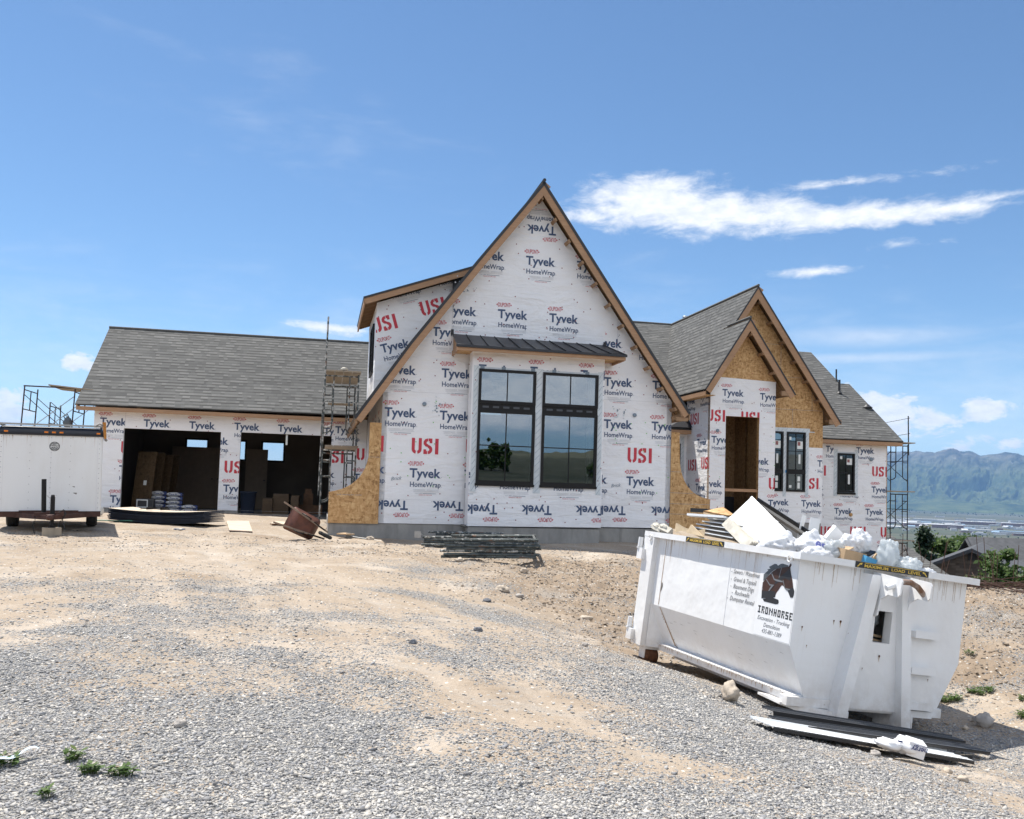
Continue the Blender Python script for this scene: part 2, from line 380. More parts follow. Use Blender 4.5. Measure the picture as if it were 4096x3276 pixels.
# ---------------------------------------------------------------- materials
def new_mat(name):
    m = bpy.data.materials.new(name); m.use_nodes = True; w = NT(m.node_tree)
    b = w.n('ShaderNodeBsdfPrincipled'); o = w.n('ShaderNodeOutputMaterial'); w.link(b.outputs[0], o.inputs[0]); w.b = b; w.o = o
    return m, w
def plain(name, c, rough=.6, metal=0., var=.0, vscale=6., bump=0., bscale=40., bdist=.004, spec=.5, c2=None, stretch=(1, 1, 1)):
    m, w = new_mat(name); v = w.mapping(w.coord('Object'), stretch)
    if c2 is None: c2 = tuple(min(1, k * (1 - var)) for k in c)
    if var or c2 != tuple(c):
        col = w.mix(w.mr(w.noise(v, vscale, 5, .6), .35, .65), c, c2)
        w.link(col, w.b.inputs['Base Color'])
    else: w.b.inputs['Base Color'].default_value = (*c, 1)
    w.b.inputs['Roughness'].default_value = rough; w.b.inputs['Metallic'].default_value = metal; w.b.inputs['Specular IOR Level'].default_value = spec
    if bump: w.link(w.bump(w.noise(v, bscale, 5, .6), bump, bdist), w.b.inputs['Normal'])
    return m
def mat_wrap():
    m, w = new_mat('house wrap'); v = w.coord('Object')
    n = w.noise(w.mapping(v, (1, 1, 2.2), (0, .5, .2)), 1.1, 3, .5, .8); n2 = w.noise(w.mapping(v, (.4, .4, 3.), (0, .2, 0)), 2.4, 3, .5, 1.2)
    w.link(w.mix(w.mr(w.noise(v, .7, 4, .6), .3, .7), (.83, .83, .84), (.76, .76, .775)), w.b.inputs['Base Color'])
    w.b.inputs['Roughness'].default_value = .62; w.b.inputs['Specular IOR Level'].default_value = .35
    n3 = w.noise(w.mapping(v, (1, 1, .5), (0, -.7, 0)), 3.2, 2, .5, 1.6)
    w.link(w.bump(w.math('ADD', w.math('MULTIPLY', n3, .14), w.math('ADD', n, w.math('MULTIPLY', n2, .28))), .72, .10), w.b.inputs['Normal'])
    return m
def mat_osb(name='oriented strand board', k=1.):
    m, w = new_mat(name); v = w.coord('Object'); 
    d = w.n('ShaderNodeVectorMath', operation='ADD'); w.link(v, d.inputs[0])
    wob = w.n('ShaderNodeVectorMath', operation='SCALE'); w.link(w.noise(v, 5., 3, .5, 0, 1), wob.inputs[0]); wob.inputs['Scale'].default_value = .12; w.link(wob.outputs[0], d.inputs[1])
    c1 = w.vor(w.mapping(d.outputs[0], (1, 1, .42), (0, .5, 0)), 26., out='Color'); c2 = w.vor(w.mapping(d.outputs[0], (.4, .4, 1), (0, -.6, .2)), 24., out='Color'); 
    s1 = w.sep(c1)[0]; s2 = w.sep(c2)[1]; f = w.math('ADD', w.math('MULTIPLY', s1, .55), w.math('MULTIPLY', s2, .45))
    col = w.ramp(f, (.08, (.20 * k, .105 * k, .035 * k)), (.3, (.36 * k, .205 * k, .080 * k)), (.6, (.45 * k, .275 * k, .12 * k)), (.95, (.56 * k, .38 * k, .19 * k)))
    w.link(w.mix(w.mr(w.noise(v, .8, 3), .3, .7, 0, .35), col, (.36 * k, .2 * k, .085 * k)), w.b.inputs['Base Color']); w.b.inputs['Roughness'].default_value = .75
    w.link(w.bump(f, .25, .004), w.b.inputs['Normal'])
    return m
def mat_wood(name, a, b, scale=1., axis=(1, 1, 14), rough=.7):
    m, w = new_mat(name); v = w.coord('Object')
    g = w.noise(w.mapping(v, axis), 3. * scale, 5, .65, .6)
    big = w.noise(v, .9 * scale, 3)
    w.link(w.mix(w.mr(big, .3, .7, 0, .35), w.mix(w.mr(g, .3, .7), a, b), tuple(k * .62 for k in b)), w.b.inputs['Base Color'])
    w.b.inputs['Roughness'].default_value = rough; w.link(w.bump(g, .2, .003), w.b.inputs['Normal'])
    return m
def mat_shingle(light=1.):
    m, w = new_mat('asphalt shingles'); uv = w.coord('UV')
    u, vv, _ = w.sep(uv); RH = .185
    row = w.math('FLOOR', w.math('DIVIDE', vv, RH)); fr = w.math('FRACT', w.math('DIVIDE', vv, RH))
    h1 = w.math('FRACT', w.math('MULTIPLY', w.math('SINE', w.math('MULTIPLY', row, 12.9898)), 43758.5))
    def tabs(width, k):
        uu = w.math('ADD', w.math('DIVIDE', u, width), w.math('MULTIPLY', h1, k))
        uu = w.math('ADD', uu, w.math('MULTIPLY', w.math('SINE', w.math('ADD', w.math('MULTIPLY', uu, 2.1), w.math('MULTIPLY', row, 2.7))), .3))
        wn = w.n('ShaderNodeTexWhiteNoise', noise_dimensions='2D'); w.link(w.comb(w.math('FLOOR', uu), row, 0.), wn.inputs[0]); return wn.outputs[0]
    t1 = tabs(.19, 7.3); t2 = tabs(.9, 3.1)
    grain = w.noise(w.coord('Object'), 120., 3, .8); big = w.noise(w.coord('Object'), .5, 4)
    tone = w.math('ADD', w.math('ADD', w.math('MULTIPLY', t1, .30), w.math('MULTIPLY', t2, .14)), w.math('MULTIPLY', grain, .36))
    tone = w.math('ADD', tone, w.math('MULTIPLY', big, .25))
    col = w.ramp(tone, (.3, (.072 * light, .072 * light, .070 * light)), (.58, (.124 * light, .123 * light, .118 * light)), (.9, (.20 * light, .197 * light, .186 * light)))
    lip = w.math('MULTIPLY', w.mr(fr, .20, .42, 1., 0.), w.mr(t1, .42, .50, .35, 1.))     # shadow line under each thick laminated tab, painted as a dark band
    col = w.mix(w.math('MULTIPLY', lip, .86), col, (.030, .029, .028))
    w.link(col, w.b.inputs['Base Color']); w.b.inputs['Roughness'].default_value = .9; w.b.inputs['Specular IOR Level'].default_value = .25
    hgt = w.math('ADD', w.math('SUBTRACT', 1., fr), w.math('ADD', w.math('MULTIPLY', t1, .4), w.math('MULTIPLY', grain, .3)))
    w.link(w.bump(hgt, .6, .014), w.b.inputs['Normal'])
    return m
def mat_concrete(name, a=(.33, .32, .30), b=(.22, .215, .205)):
    m, w = new_mat(name); v = w.coord('Object')
    f = w.noise(w.mapping(v, (1, 1, .5)), 2.3, 7, .65)
    c = w.mix(w.mr(f, .32, .68), a, b); c = w.mix(w.mr(w.noise(w.mapping(v, (3, 3, .35)), 2., 4), .55, .75, 0, .5), c, tuple(k * .6 for k in b))
    w.link(c, w.b.inputs['Base Color']); w.b.inputs['Roughness'].default_value = .88; w.link(w.bump(w.noise(v, 30., 5), .25, .006), w.b.inputs['Normal'])
    return m
def mat_glass(name, tint, refl=.0, ior=1.9, base=None):
    """clear pane: a tinted see-through sheet with a mirror coat that follows Fresnel"""
    m, w = new_mat(name); w.t.nodes.remove(w.b)
    tr = w.n('ShaderNodeBsdfTransparent'); tr.inputs[0].default_value = (*tint, 1)
    gl = w.n('ShaderNodeBsdfGlossy'); gl.inputs['Color'].default_value = (.86, .93, .97, 1); gl.inputs['Roughness'].default_value = .004
    v = w.coord('Object'); w.link(w.bump(w.noise(v, 1.1, 2), .05, .02), gl.inputs['Normal'])
    fr = w.n('ShaderNodeFresnel'); fr.inputs[0].default_value = ior
    mx = w.n('ShaderNodeMixShader'); w.link(w.math('ADD', fr.outputs[0], refl, clamp=True), mx.inputs[0]); w.link(tr.outputs[0], mx.inputs[1]); w.link(gl.outputs[0], mx.inputs[2]); w.link(mx.outputs[0], w.o.inputs[0])
    return m
def mat_painted(name, c, dirt=(.42, .36, .29), amount=.25, rough=.4, scale=1.5, rust=0.):
    m, w = new_mat(name); v = w.coord('Object')
    f = w.noise(w.mapping(v, (1, 1, .35)), scale, 7, .65); col = w.mix(w.mr(f, .45, .75, 0, amount), c, dirt)
    if rust:
        sp = w.math('GREATER_THAN', w.noise(v, 9., 6, .7), 1 - rust); col = w.mix(sp, col, (.13, .055, .025))
    w.link(col, w.b.inputs['Base Color']); w.link(w.mr(f, .3, .7, rough, rough + .2), w.b.inputs['Roughness'])
    w.link(w.bump(w.noise(v, 2.2, 3), .12, .02), w.b.inputs['Normal'])
    return m
def mat_leaf(name, a, b, c):
    m, w = new_mat(name); v = w.coord('Object')
    rnd = w.n('ShaderNodeNewGeometry').outputs['Random Per Island']
    col = w.mix(w.mr(w.noise(v, .8, 3), .3, .7), w.ramp(rnd, (0, a), (.5, b), (1, c)), a)
    w.link(col, w.b.inputs['Base Color']); w.b.inputs['Roughness'].default_value = .55; w.b.inputs['Specular IOR Level'].default_value = .3
    tl = w.n('ShaderNodeBsdfTranslucent'); w.link(col, tl.inputs[0]); mx = w.n('ShaderNodeMixShader'); mx.inputs[0].default_value = .3
    w.link(w.b.outputs[0], mx.inputs[1]); w.link(tl.outputs[0], mx.inputs[2]); w.link(mx.outputs[0], w.o.inputs[0])
    return m
def mat_film(name, c, tr=.35, rough=.35):
    m, w = new_mat(name); w.b.inputs['Base Color'].default_value = (*c, 1); w.b.inputs['Roughness'].default_value = rough
    w.link(w.bump(w.noise(w.coord('Object'), 9., 5, .6, 1.), .5, .02), w.b.inputs['Normal'])
    tl = w.n('ShaderNodeBsdfTranslucent'); tl.inputs[0].default_value = (*c, 1); mx = w.n('ShaderNodeMixShader'); mx.inputs[0].default_value = tr
    w.link(w.b.outputs[0], mx.inputs[1]); w.link(tl.outputs[0], mx.inputs[2]); w.link(mx.outputs[0], w.o.inputs[0])
    return m
M = {}
M['wrap'] = mat_wrap(); M['osb'] = mat_osb(k=1.18); M['osb_dark'] = mat_osb('darker strand board', .62)  # osb_dark: a darker strand board tone for roof undersides and porch walls
M['navy'] = plain('navy print', (.052, .085, .165), .6); M['red'] = plain('red print', (.50, .035, .055), .6); M['grey_print'] = plain('grey print', (.42, .43, .46), .6)
M['capred'] = plain('red cap nail', (.22, .018, .03), .5); M['capgreen'] = plain('green cap nail', (.16, .5, .12), .5); M['seam'] = plain('wrap seam', (.58, .58, .6), .6)
M['tape'] = plain('flashing tape', (.62, .67, .70), .5, var=.15, vscale=3.); M['pen'] = plain('dark print on tape', (.20, .25, .30), .6); M['faint'] = plain('faint print on tape', (.36, .42, .47), .6); M['strip'] = plain('dark grey strip label', (.05, .055, .065), .5)
M['fascia'] = mat_wood('fascia lumber', (.45, .272, .152), (.33, .185, .10)); M['rafter'] = mat_wood('rafter lumber', (.36, .225, .125), (.25, .145, .075))
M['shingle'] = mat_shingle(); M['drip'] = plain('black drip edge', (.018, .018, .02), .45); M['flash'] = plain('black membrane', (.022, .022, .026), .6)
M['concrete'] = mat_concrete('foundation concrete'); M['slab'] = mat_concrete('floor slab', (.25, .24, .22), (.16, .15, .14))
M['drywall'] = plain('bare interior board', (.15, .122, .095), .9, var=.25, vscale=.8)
M['frame'] = plain('black window frame', (.010, .009, .009), .45, spec=.25); M['glass'] = mat_glass('reflective glass', (.20, .23, .22), .20, 1.75); M['clear'] = mat_glass('clear glass', (.86, .9, .9), .0, 1.45)
M['glass_side'] = mat_glass('dim glass', (.22, .25, .25), .03, 1.5)
M['seammetal'] = plain('standing seam metal', (.030, .030, .034), .38, .3, var=.2)
M['steel'] = plain('galvanised steel', (.55, .56, .57), .35, .8, var=.2); M['label_white'] = plain('white sticker', (.72, .74, .72), .6); M['label_red'] = plain('maroon sticker', (.25, .10, .10), .6); M['bluetape'] = plain('blue tape', (.03, .25, .55), .6)
M['black'] = plain('black plastic', (.02, .02, .022), .5)

# ---------------------------------------------------------------- the house (local: t along the front, s back, z up)
house = thing('house', 'unfinished house in white printed house wrap with grey shingle roofs and a steep front gable', 'house', HOUSE_O, R(12))
LOGOS = {}
LOGOS['gable']=[('T', 0.23, 7.63, 0), ('T', -1.18, 7.67, 0), ('T', 1.65, 7.61, 0), ('T', -2.22, 5.54, 0), ('T', 2.18, 5.54, 0), ('T', 3.48, 5.49, 0), ('T', -1.94, 4.46, 0), ('T', -3.42, 4.48, 0), ('T', -1.95, 3.35, 0), ('T', -3.38, 3.37, 0), ('T', -2.68, 1.82, 0), ('T', -4.13, 1.9, 0), ('T', -1.25, 1.83, 0), ('T', 2.51, 4.48, 0), ('T', 3.9, 4.46, 0), ('T', 2.53, 3.33, 0), ('T', 3.9, 3.33, 0), ('T', 3.21, 1.8, 0), ('T', 1.85, 1.82, 0), ('T', -0.49, 6.13, 0), ('T', 0.92, 6.12, 0), ('T', -1.88, 6.13, 0), ('T', 1.04, 8.71, 180), ('U', -2.65, 2.43, 0), ('U', -4.07, 2.45, 0), ('U', -1.23, 2.45, 0), ('U', 3.23, 2.41, 0), ('B', -2.69, 1.2, 180), ('B', -1.25, 1.21, 180), ('B', 3.21, 1.21, 180), ('B', 4.74, 1.22, 180)]
LOGOS['bay']=[('T', -0.43, 1.83, 0), ('T', 1.0, 1.83, 0), ('T', -1.8, 1.85, 0), ('T', -1.06, 4.54, 0), ('T', 0.3, 4.56, 0), ('T', 1.66, 4.55, 0), ('B', -0.46, 1.16, 180), ('B', 0.98, 1.18, 180), ('B', 2.43, 1.2, 180)]
LOGOS['garage']=[('T', -11.95, 3.26, 0), ('T', -10.63, 3.26, 0), ('T', -9.22, 3.26, 0), ('T', -7.8, 3.28, 0), ('T', -6.4, 3.28, 0), ('T', -4.89, 3.25, 0), ('T', -4.51, 3.31, 0), ('T', -11.53, 0.77, 0), ('T', -11.3, 1.74, 0), ('T', -8.78, 2.77, 0), ('T', -8.06, 1.22, 0), ('T', -5.29, 1.79, 0), ('T', -3.83, 1.72, 0), ('U', -11.27, 2.34, 0), ('U', -8.05, 1.83, 0), ('U', -3.76, 2.41, 0), ('U', -4.89, 2.29, 0)]
LOGOS['dormer']=[('U', -2.33, 6.31, 17), ('U', -3.66, 5.74, 17), ('T', -3.42, 5.22, 17), ('T', -3.26, 6.98, 17), ('T', -1.99, 7.43, 17)]
LOGOS['entry']=[('T', 8.67, 5.08, 0), ('T', 10.1, 5.01, 0), ('T', 8.29, 3.42, 0), ('T', 7.9, 1.88, 0), ('T', 9.67, 2.72, 0), ('T', 10.47, 1.26, 0), ('U', 8.09, 4.16, 0), ('U', 9.4, 4.14, 0), ('U', 10.49, 1.85, 0)]
LOGOS['winwall']=[('T', 13.15, 2.78, 0), ('T', 11.19, 1.3, 0), ('T', 12.51, 1.28, 0), ('U', 12.51, 1.93, 0), ('U', 11.18, 1.87, 0)]
LOGOS['right']=[('T', 14.9, 3.49, 0), ('T', 16.27, 3.48, 0), ('T', 16.98, 1.91, 0), ('T', 15.57, 1.91, 0), ('T', 14.0, 1.94, 0), ('T', 15.31, 1.0, 0), ('T', 16.71, 1.0, 0), ('T', 17.29, -0.47, 0), ('T', 15.92, -0.45, 0), ('U', 17.0, 2.55, 0), ('U', 14.22, 2.51, 0), ('U', 16.03, 0.09, 0), ('U', 17.41, 0.09, 0), ('U', 14.7, 0.07, 0)]

MW = [M['wrap'], M['navy'], M['red'], M['grey_print'], M['capred'], M['capgreen'], M['seam'], M['tape'], M['pen'], M['osb'], M['drywall'], M['concrete'], M['faint']]
WRAP, NAVY, RED, GREYP, CRED, CGRN, SEAM, TAPE, PEN, OSB, DRY, CONC, FAINT = range(13)
def _usi():
    o = []; a = .105; bx = lambda x0, x1, y0, y1: o.append([(x0, y0), (x1, y0), (x1, y1), (x0, y1)])
    def arc(cx, cy, rx, ry, t0, t1, wx, wy, n=5):
        for i in range(n):
            p, q = [R(t0 + (t1 - t0) * k / n) for k in (i, i + 1)]
            o.append([(cx + (rx - wx) * math.cos(p), cy + (ry - wy) * math.sin(p)), (cx + rx * math.cos(p), cy + ry * math.sin(p)), (cx + rx * math.cos(q), cy + ry * math.sin(q)), (cx + (rx - wx) * math.cos(q), cy + (ry - wy) * math.sin(q))])
    w = .115; h = .19
    bx(0, w, .30, 1); bx(.255, .255 + w, .30, 1); arc(.17, .30, .17, .30, 180, 262, w, h); arc(.20, .30, .17, .30, 278, 360, w, h)      # U in two strokes
    arc(.60, .72, .17, .28, 90, 270, w, h); bx(.62, .76, .81, 1); bx(.66, .76, .70, .81)                                                  # S with stencil breaks
    arc(.60, .29, .17, .29, 0, 88, w, h); arc(.60, .29, .17, .29, 272, 360, w, h); bx(.44, .58, 0, h); bx(.44, .54, h, .30); bx(.60, .625, .44, .60)
    bx(.87, .995, 0, 1)
    return o
USI = _usi()
def logo(mb, lift, kind, a, b, rot, pieces, k=1.):
    """the printed marks of the wrap; a, b: left end of the big word's baseline"""
    r = R(rot); c, s = math.cos(r), math.sin(r)
    X = lambda p, q: (a + (p * c - q * s) * k, b + (p * s + q * c) * k)
    if kind == 'U':
        for q in USI: put_flat(mb, [[X(p[0] * .70, p[1] * .41) for p in q]], lift, RED, pieces)
        return
    if kind == 'T' or kind == 'B':
        put_flat(mb, text_tris('Tyvek', a, b, width=.81 * k, h=.23 * k, rot=r, bold=.028), lift, NAVY, pieces)
        x, y = X(-.06, .30); put_flat(mb, text_tris('DUPONT', *X(0, .30), width=.33 * k, h=.115 * k, rot=r, bold=.01), lift, RED, pieces)
        put_flat(mb, [[X(-.055, .355), X(-.015, .325), X(-.015, .385)], [X(.375, .355), X(.335, .385), X(.335, .325)]], lift, RED, pieces)
        put_flat(mb, disc_tris(*X(.83, .012), .012 * k), lift, GREYP, pieces)
    if kind == 'T':
        put_flat(mb, text_tris('HomeWrap', *X(.02, -.245), width=.80 * k, h=.13 * k, rot=r, bold=.016), lift, NAVY, pieces)
        put_flat(mb, disc_tris(*X(.84, -.235), .010 * k), lift, GREYP, pieces)
        for y0, x0, x1, h in ((-.315, .10, .42, .006), (-.315, .46, .78, .006), (-.34, .12, .42, .006), (-.34, .46, .76, .006), (-.37, .12, .78, .006)):
            put_flat(mb, [[X(x0, y0), X(x1, y0), X(x1, y0 + h), X(x0, y0 + h)]], lift, GREYP, pieces)
        put_flat(mb, text_tris('Call 1-800', *X(.16, -.42), width=.18 * k, h=.022 * k, rot=r), lift, PEN, pieces)
        put_flat(mb, [[X(.36, -.42), X(.70, -.42), X(.70, -.408), X(.36, -.408)]], lift, PEN, pieces)
        put_flat(mb, text_tris('MADE IN THE USA', *X(.26, -.465), width=.34 * k, h=.028 * k, rot=r), lift, RED, pieces)
def caps(mb, lift, pieces, seed, dens=3.2, green=None):
    rnd = random.Random(seed)
    for pc in pieces:
        xs = [p[0] for p in pc]; ys = [p[1] for p in pc]
        n = int((max(xs) - min(xs)) * (max(ys) - min(ys)) * dens)
        for _ in range(n):
            x = min(xs) + rnd.random() * (max(xs) - min(xs)); y = round((min(ys) + rnd.random() * (max(ys) - min(ys))) / .27) * .27 + rnd.gauss(0, .05)
            if rnd.random() < .6: x = round(x / .41) * .41 + rnd.gauss(0, .05)
            g = green and green[0] < y < green[1] and rnd.random() < .75
            put_flat(mb, disc_tris(x, y, .0165), lift, CGRN if g else CRED, [pc])
def sheet_wall(name, s, outline, rects, logos=(), thick=.14, base=WRAP, seams=(), green=None, cuts=None, seed=1, lift=None, dens=3.2, lift_n=None, k=1.):
    """one wall: convex outline less openings, printed on its outer face, with reveals in the openings"""
    mb = MB(); ps = pieces_of(outline, rects)
    L = lift or (lambda a, b: (a, s, b)); N = lift_n or (lambda a, b: (a, s + thick, b)); O = lift and lift('off', 0) if False else None
    F = (lambda a, b, e: (a, s - e, b)) if lift is None else lift
    L = (lambda a, b: F(a, b, 0.)); N = (lambda a, b: F(a, b, -thick))
    for p in ps:
        mb.poly([L(*q) for q in p], base); mb.poly([N(*q) for q in reversed(p)], DRY)
    for i in range(len(outline)):
        p, q = outline[i], outline[(i + 1) % len(outline)]; mb.poly([L(*p), N(*p), N(*q), L(*q)], base)
    for x0, x1, y0, y1 in rects:
        for p, q in (((x0, y0), (x0, y1)), ((x0, y1), (x1, y1)), ((x1, y1), (x1, y0)), ((x1, y0), (x0, y0))): mb.poly([L(*p), L(*q), N(*q), N(*p)], base)
    E1 = lambda a, b: F(a, b, .003); E2 = lambda a, b: F(a, b, .006); E3 = lambda a, b: F(a, b, .009)
    for x0, x1, y0, y1 in seams: put_flat(mb, rect_tri(x0, x1, y0, y1), E1, SEAM, ps)
    for i, (kd, a, b, r) in enumerate(logos):
        pcs = ps
        if cuts and i in cuts: pcs = [q for q in (clip_tri(list(p), [(cuts[i][0], cuts[i][2]), (cuts[i][1], cuts[i][2]), (cuts[i][1], cuts[i][3]), (cuts[i][0], cuts[i][3])]) for p in ps) if len(q) >= 3]
        logo(mb, E2, kd, a, b, r, pcs, k)
    if dens: caps(mb, E3, ps, seed, dens, green)
    return mb, F, ps
def tape_strip(mb, F, x0, x1, y0, y1, e=.008):
    put_flat(mb, rect_tri(x0, x1, y0, y1), lambda a, b: F(a, b, e), TAPE)
    rg = [[(x0, y0), (x1, y0), (x1, y1), (x0, y1)]]
    if y1 - y0 > x1 - x0:
        y = y0
        while y < y1:
            put_flat(mb, [[(x0 + .02, y + .02), (x0 + .032, y + .012), (x1 - .02, y + .15), (x1 - .032, y + .158)]], lambda a, b: F(a, b, e + .002), FAINT, rg); y += .17
    else:
        x = x0
        while x < x1:
            put_flat(mb, [[(x, y0 + .02), (x + .012, y0 + .015), (x + .1, y1 - .02), (x + .088, y1 - .015)]], lambda a, b: F(a, b, e + .002), FAINT, rg); x += .17
def window(t0, t1, z0, z1, s, vert=(.5,), horiz=(), glass='glass', fw=.068, parent=house, axis=None, bar=.026, label=None, sticker=None):
    """black framed window: frame with muntins, its pane a sub-part; axis maps (a, depth, z) to house space"""
    T = axis or (lambda a, d, z: (a, s + d, z)); f = MB()
    def bx(a0, a1, d0, d1, y0, y1, m=0): f.hexa([T(a0, d0, y0), T(a1, d0, y0), T(a1, d1, y0), T(a0, d1, y0), T(a0, d0, y1), T(a1, d0, y1), T(a1, d1, y1), T(a0, d1, y1)], m)
    d0, d1 = -.035, .07
    bx(t0, t0 + fw, d0, d1, z0, z1); bx(t1 - fw, t1, d0, d1, z0, z1); bx(t0 + fw, t1 - fw, d0, d1, z0, z0 + fw * 1.1); bx(t0 + fw, t1 - fw, d0, d1, z1 - fw, z1)
    for k in vert: x = t0 + fw + (t1 - t0 - 2 * fw) * k; bx(x - bar / 2, x + bar / 2, -.004, .030, z0 + fw * 1.1, z1 - fw)
    for k in horiz: y = z0 + fw + (z1 - z0 - 2 * fw) * k; bx(t0 + fw, t1 - fw, -.006, .032, y - bar / 2, y + bar / 2)
    o = f.build('window', [M['frame']], parent, label=label)
    p = MB(); p.poly([T(t0 + fw, .012, z0 + fw), T(t1 - fw, .012, z0 + fw), T(t1 - fw, .012, z1 - fw), T(t0 + fw, .012, z1 - fw)]); p.build('pane', [M[glass]], o)
    if sticker:
      for a, b, c, d, m in sticker:
        q = MB(); q.poly([T(a, .004 - .002 * m, c), T(b, .004 - .002 * m, c), T(b, .004 - .002 * m, d), T(a, .004 - .002 * m, d)], m)
        q.build('window_sticker', [M['label_white'], M['label_red'], M['bluetape']], o)
    return o
def slab(mb, pts, thick, eave, up, o=None, mtop=0, mside=1, mbot=2):
    """a roof plane: pts on top, u along the eave, v up the slope"""
    pts = [Vector(p) for p in pts]; e = Vector(eave).normalized(); nrm = Vector((0, 0, 0))
    for i in range(len(pts)): a, b = pts[i], pts[(i + 1) % len(pts)]; nrm += a.cross(b)
    nrm.normalize()
    if nrm.z < 0: pts.reverse(); nrm = -nrm
    v = nrm.cross(e).normalized()
    if v.z < 0: v = -v
    o = Vector(o if o is not None else min(pts, key=lambda p: p.z))
    uv = [((p - o).dot(e) + 40, (p - o).dot(v) + .002) for p in pts]
    b = [p - nrm * thick for p in pts]
    mb.poly(pts, mtop, uv); mb.poly(list(reversed(b)), mbot)
    for i in range(len(pts)): j = (i + 1) % len(pts); mb.poly([pts[i], b[i], b[j], pts[j]], mside)
    return nrm
M['ridge'] = plain('ridge shingles', (.125, .122, .114), .9, var=.3, vscale=12.)
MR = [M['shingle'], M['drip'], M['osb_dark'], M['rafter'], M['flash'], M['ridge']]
# -------- foundation
mb = MB()
mb.box(-4.69, 4.60, .03, 7.6, -.8, .615, 0); mb.box(-1.20, 2.30, -.56, .03, -.8, .60, 0)
for q in (-4.1, -3.2, -2.3, -1.6, 3.1, 4.0): mb.box(q - .004, q + .004, .026, .03, -.3, .61, 0)
mb.build('foundation', [M['concrete']], house)
for q in ((-12.1, -11.24, 7.73, 8.0, -.3, .605), (-8.2, -7.57, 7.73, 8.0, -.3, .60), (-4.69, -4.58, 7.73, 8.0, -.3, .60), (8.28, 10.68, 5.73, 8, -1.2, .80), (10.7, 13.34, 7.03, 8, -1.6, .66)): mb = MB(); mb.box(*q); mb.build('foundation', [M['concrete']], house)
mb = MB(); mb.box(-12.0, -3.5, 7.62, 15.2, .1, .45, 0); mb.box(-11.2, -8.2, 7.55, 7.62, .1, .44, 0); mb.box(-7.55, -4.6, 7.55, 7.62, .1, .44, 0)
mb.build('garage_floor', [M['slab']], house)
# -------- garage
mb, F, ps = sheet_wall('garage_wall', 7.7, [(-12.13, .60), (-3.45, .60), (-3.45, 3.80), (-12.13, 3.72)], [(-11.22, -8.21, .599, 3.18), (-7.58, -4.62, .599, 3.20)], LOGOS['garage'], seed=3,
                       cuts={0: (-13, -11.2, 0, 9), 8: (-11.38, -11, 0, 9), 5: (-6, -4.56, 0, 9)}, seams=[(-11.19, -11.18, 3.2, 3.7), (-12.1, -11.25, 1.30, 1.306)], dens=5.)
mb.build('garage_wall', MW, house)
mb = MB()
for a in (-12.13,): mb.box(a, a + .14, 7.84, 15.3, .1, 3.7, 0)
gw = [(-10.40, -9.48), (-8.92, -7.98), (-7.40, -6.44)]
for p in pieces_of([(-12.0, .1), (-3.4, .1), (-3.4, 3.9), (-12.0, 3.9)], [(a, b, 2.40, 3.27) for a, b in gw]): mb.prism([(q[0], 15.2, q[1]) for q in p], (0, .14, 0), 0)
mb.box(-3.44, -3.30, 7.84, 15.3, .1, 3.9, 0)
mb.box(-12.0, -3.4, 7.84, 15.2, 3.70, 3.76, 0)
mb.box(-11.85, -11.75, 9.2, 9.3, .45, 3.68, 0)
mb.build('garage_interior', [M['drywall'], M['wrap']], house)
for a, b in gw: window(a, b, 2.40, 3.27, 15.22, vert=(), glass='clear', fw=.07)
mb = MB()
GE = (-12.61, 7.25, 3.86)
slab(mb, [GE, (-2.4, 7.25, 3.93), (-2.4, 11.2, 7.0), (-12.61, 11.2, 6.97)], .05, (1, 0, .007), None)
slab(mb, [(-12.61, 11.2, 6.97), (-2.4, 11.2, 7.0), (-2.4, 15.6, 3.7), (-12.61, 15.6, 3.68)], .05, (1, 0, .003), None)
mb.tube([(-12.62, 11.2, 6.985), (-2.4, 11.2, 7.015)], .045, 5, 6)
mb.build('garage_roof', MR, house)
mb = MB(); mb.box(-12.58, -3.9, 7.27, 7.305, 3.68, 3.80, 0); mb.box(-12.55, -3.9, 7.31, 7.70, 3.70, 3.715, 1)
mb.beam((-12.56, 7.31, 3.76), (-12.56, 11.18, 6.82), .04, .2, (0, 0, 1), 0); mb.beam((-12.56, 11.22, 6.82), (-12.56, 15.5, 3.6), .04, .2, (0, 0, 1), 0)
mb.poly([(-12.13, 7.75, 3.7), (-12.13, 15.2, 3.7), (-12.13, 11.2, 6.8)], 1)
mb.build('garage_fascia', [M['fascia'], M['osb']], house)
# -------- tall front gable
GL = [(.57, 9.79), (-1.2, 7.47), (-2.82, 5.28), (-4.17, 3.27)]; GR = (4.86, 3.80)
gout = [(-3.44, .62), (4.48, .65), (4.48, 4.12), (.57, 9.50), (-1.14, 7.26), (-2.74, 5.08), (-3.44, 4.07)]
LG = LOGOS['gable']
cuts = {5: (3.3, 9, 5.0, 9), 1: (-9, 0, 7, 9), 19: (-9, .3, 5.3, 7), 21: (-1.70, 2.86, 5.3, 8), 3: (-9, -1.70, 4, 9), 4: (2.50, 9, 4, 9)}
for i in range(len(LG)):
    if LG[i][0] == 'B': cuts[i] = (-9, 9, .5, 1.235)
cuts[10] = (-9, 9, 1.26, 9); cuts[11] = (-9, 9, 1.26, 9); cuts[12] = (-9, 9, 1.26, 9); cuts[17] = (-9, 9, 1.26, 9); cuts[18] = (-9, 9, 1.26, 9)
mb, F, ps = sheet_wall('front_gable_wall', 0., gout, [(-1.0, 2.1, .68, 4.85)], LG, seed=11, cuts=cuts, green=(1.6, 3.9), dens=4.6,
                       seams=[(-3.44, 4.48, 1.238, 1.244), (-1.71, -1.70, 5.3, 7.2), (2.86, 2.87, 5.3, 6.6), (-3.44, -1.3, 4.03, 4.036), (2.3, 4.48, 4.10, 4.106), (-1.71, 2.86, 5.33, 5.34)])
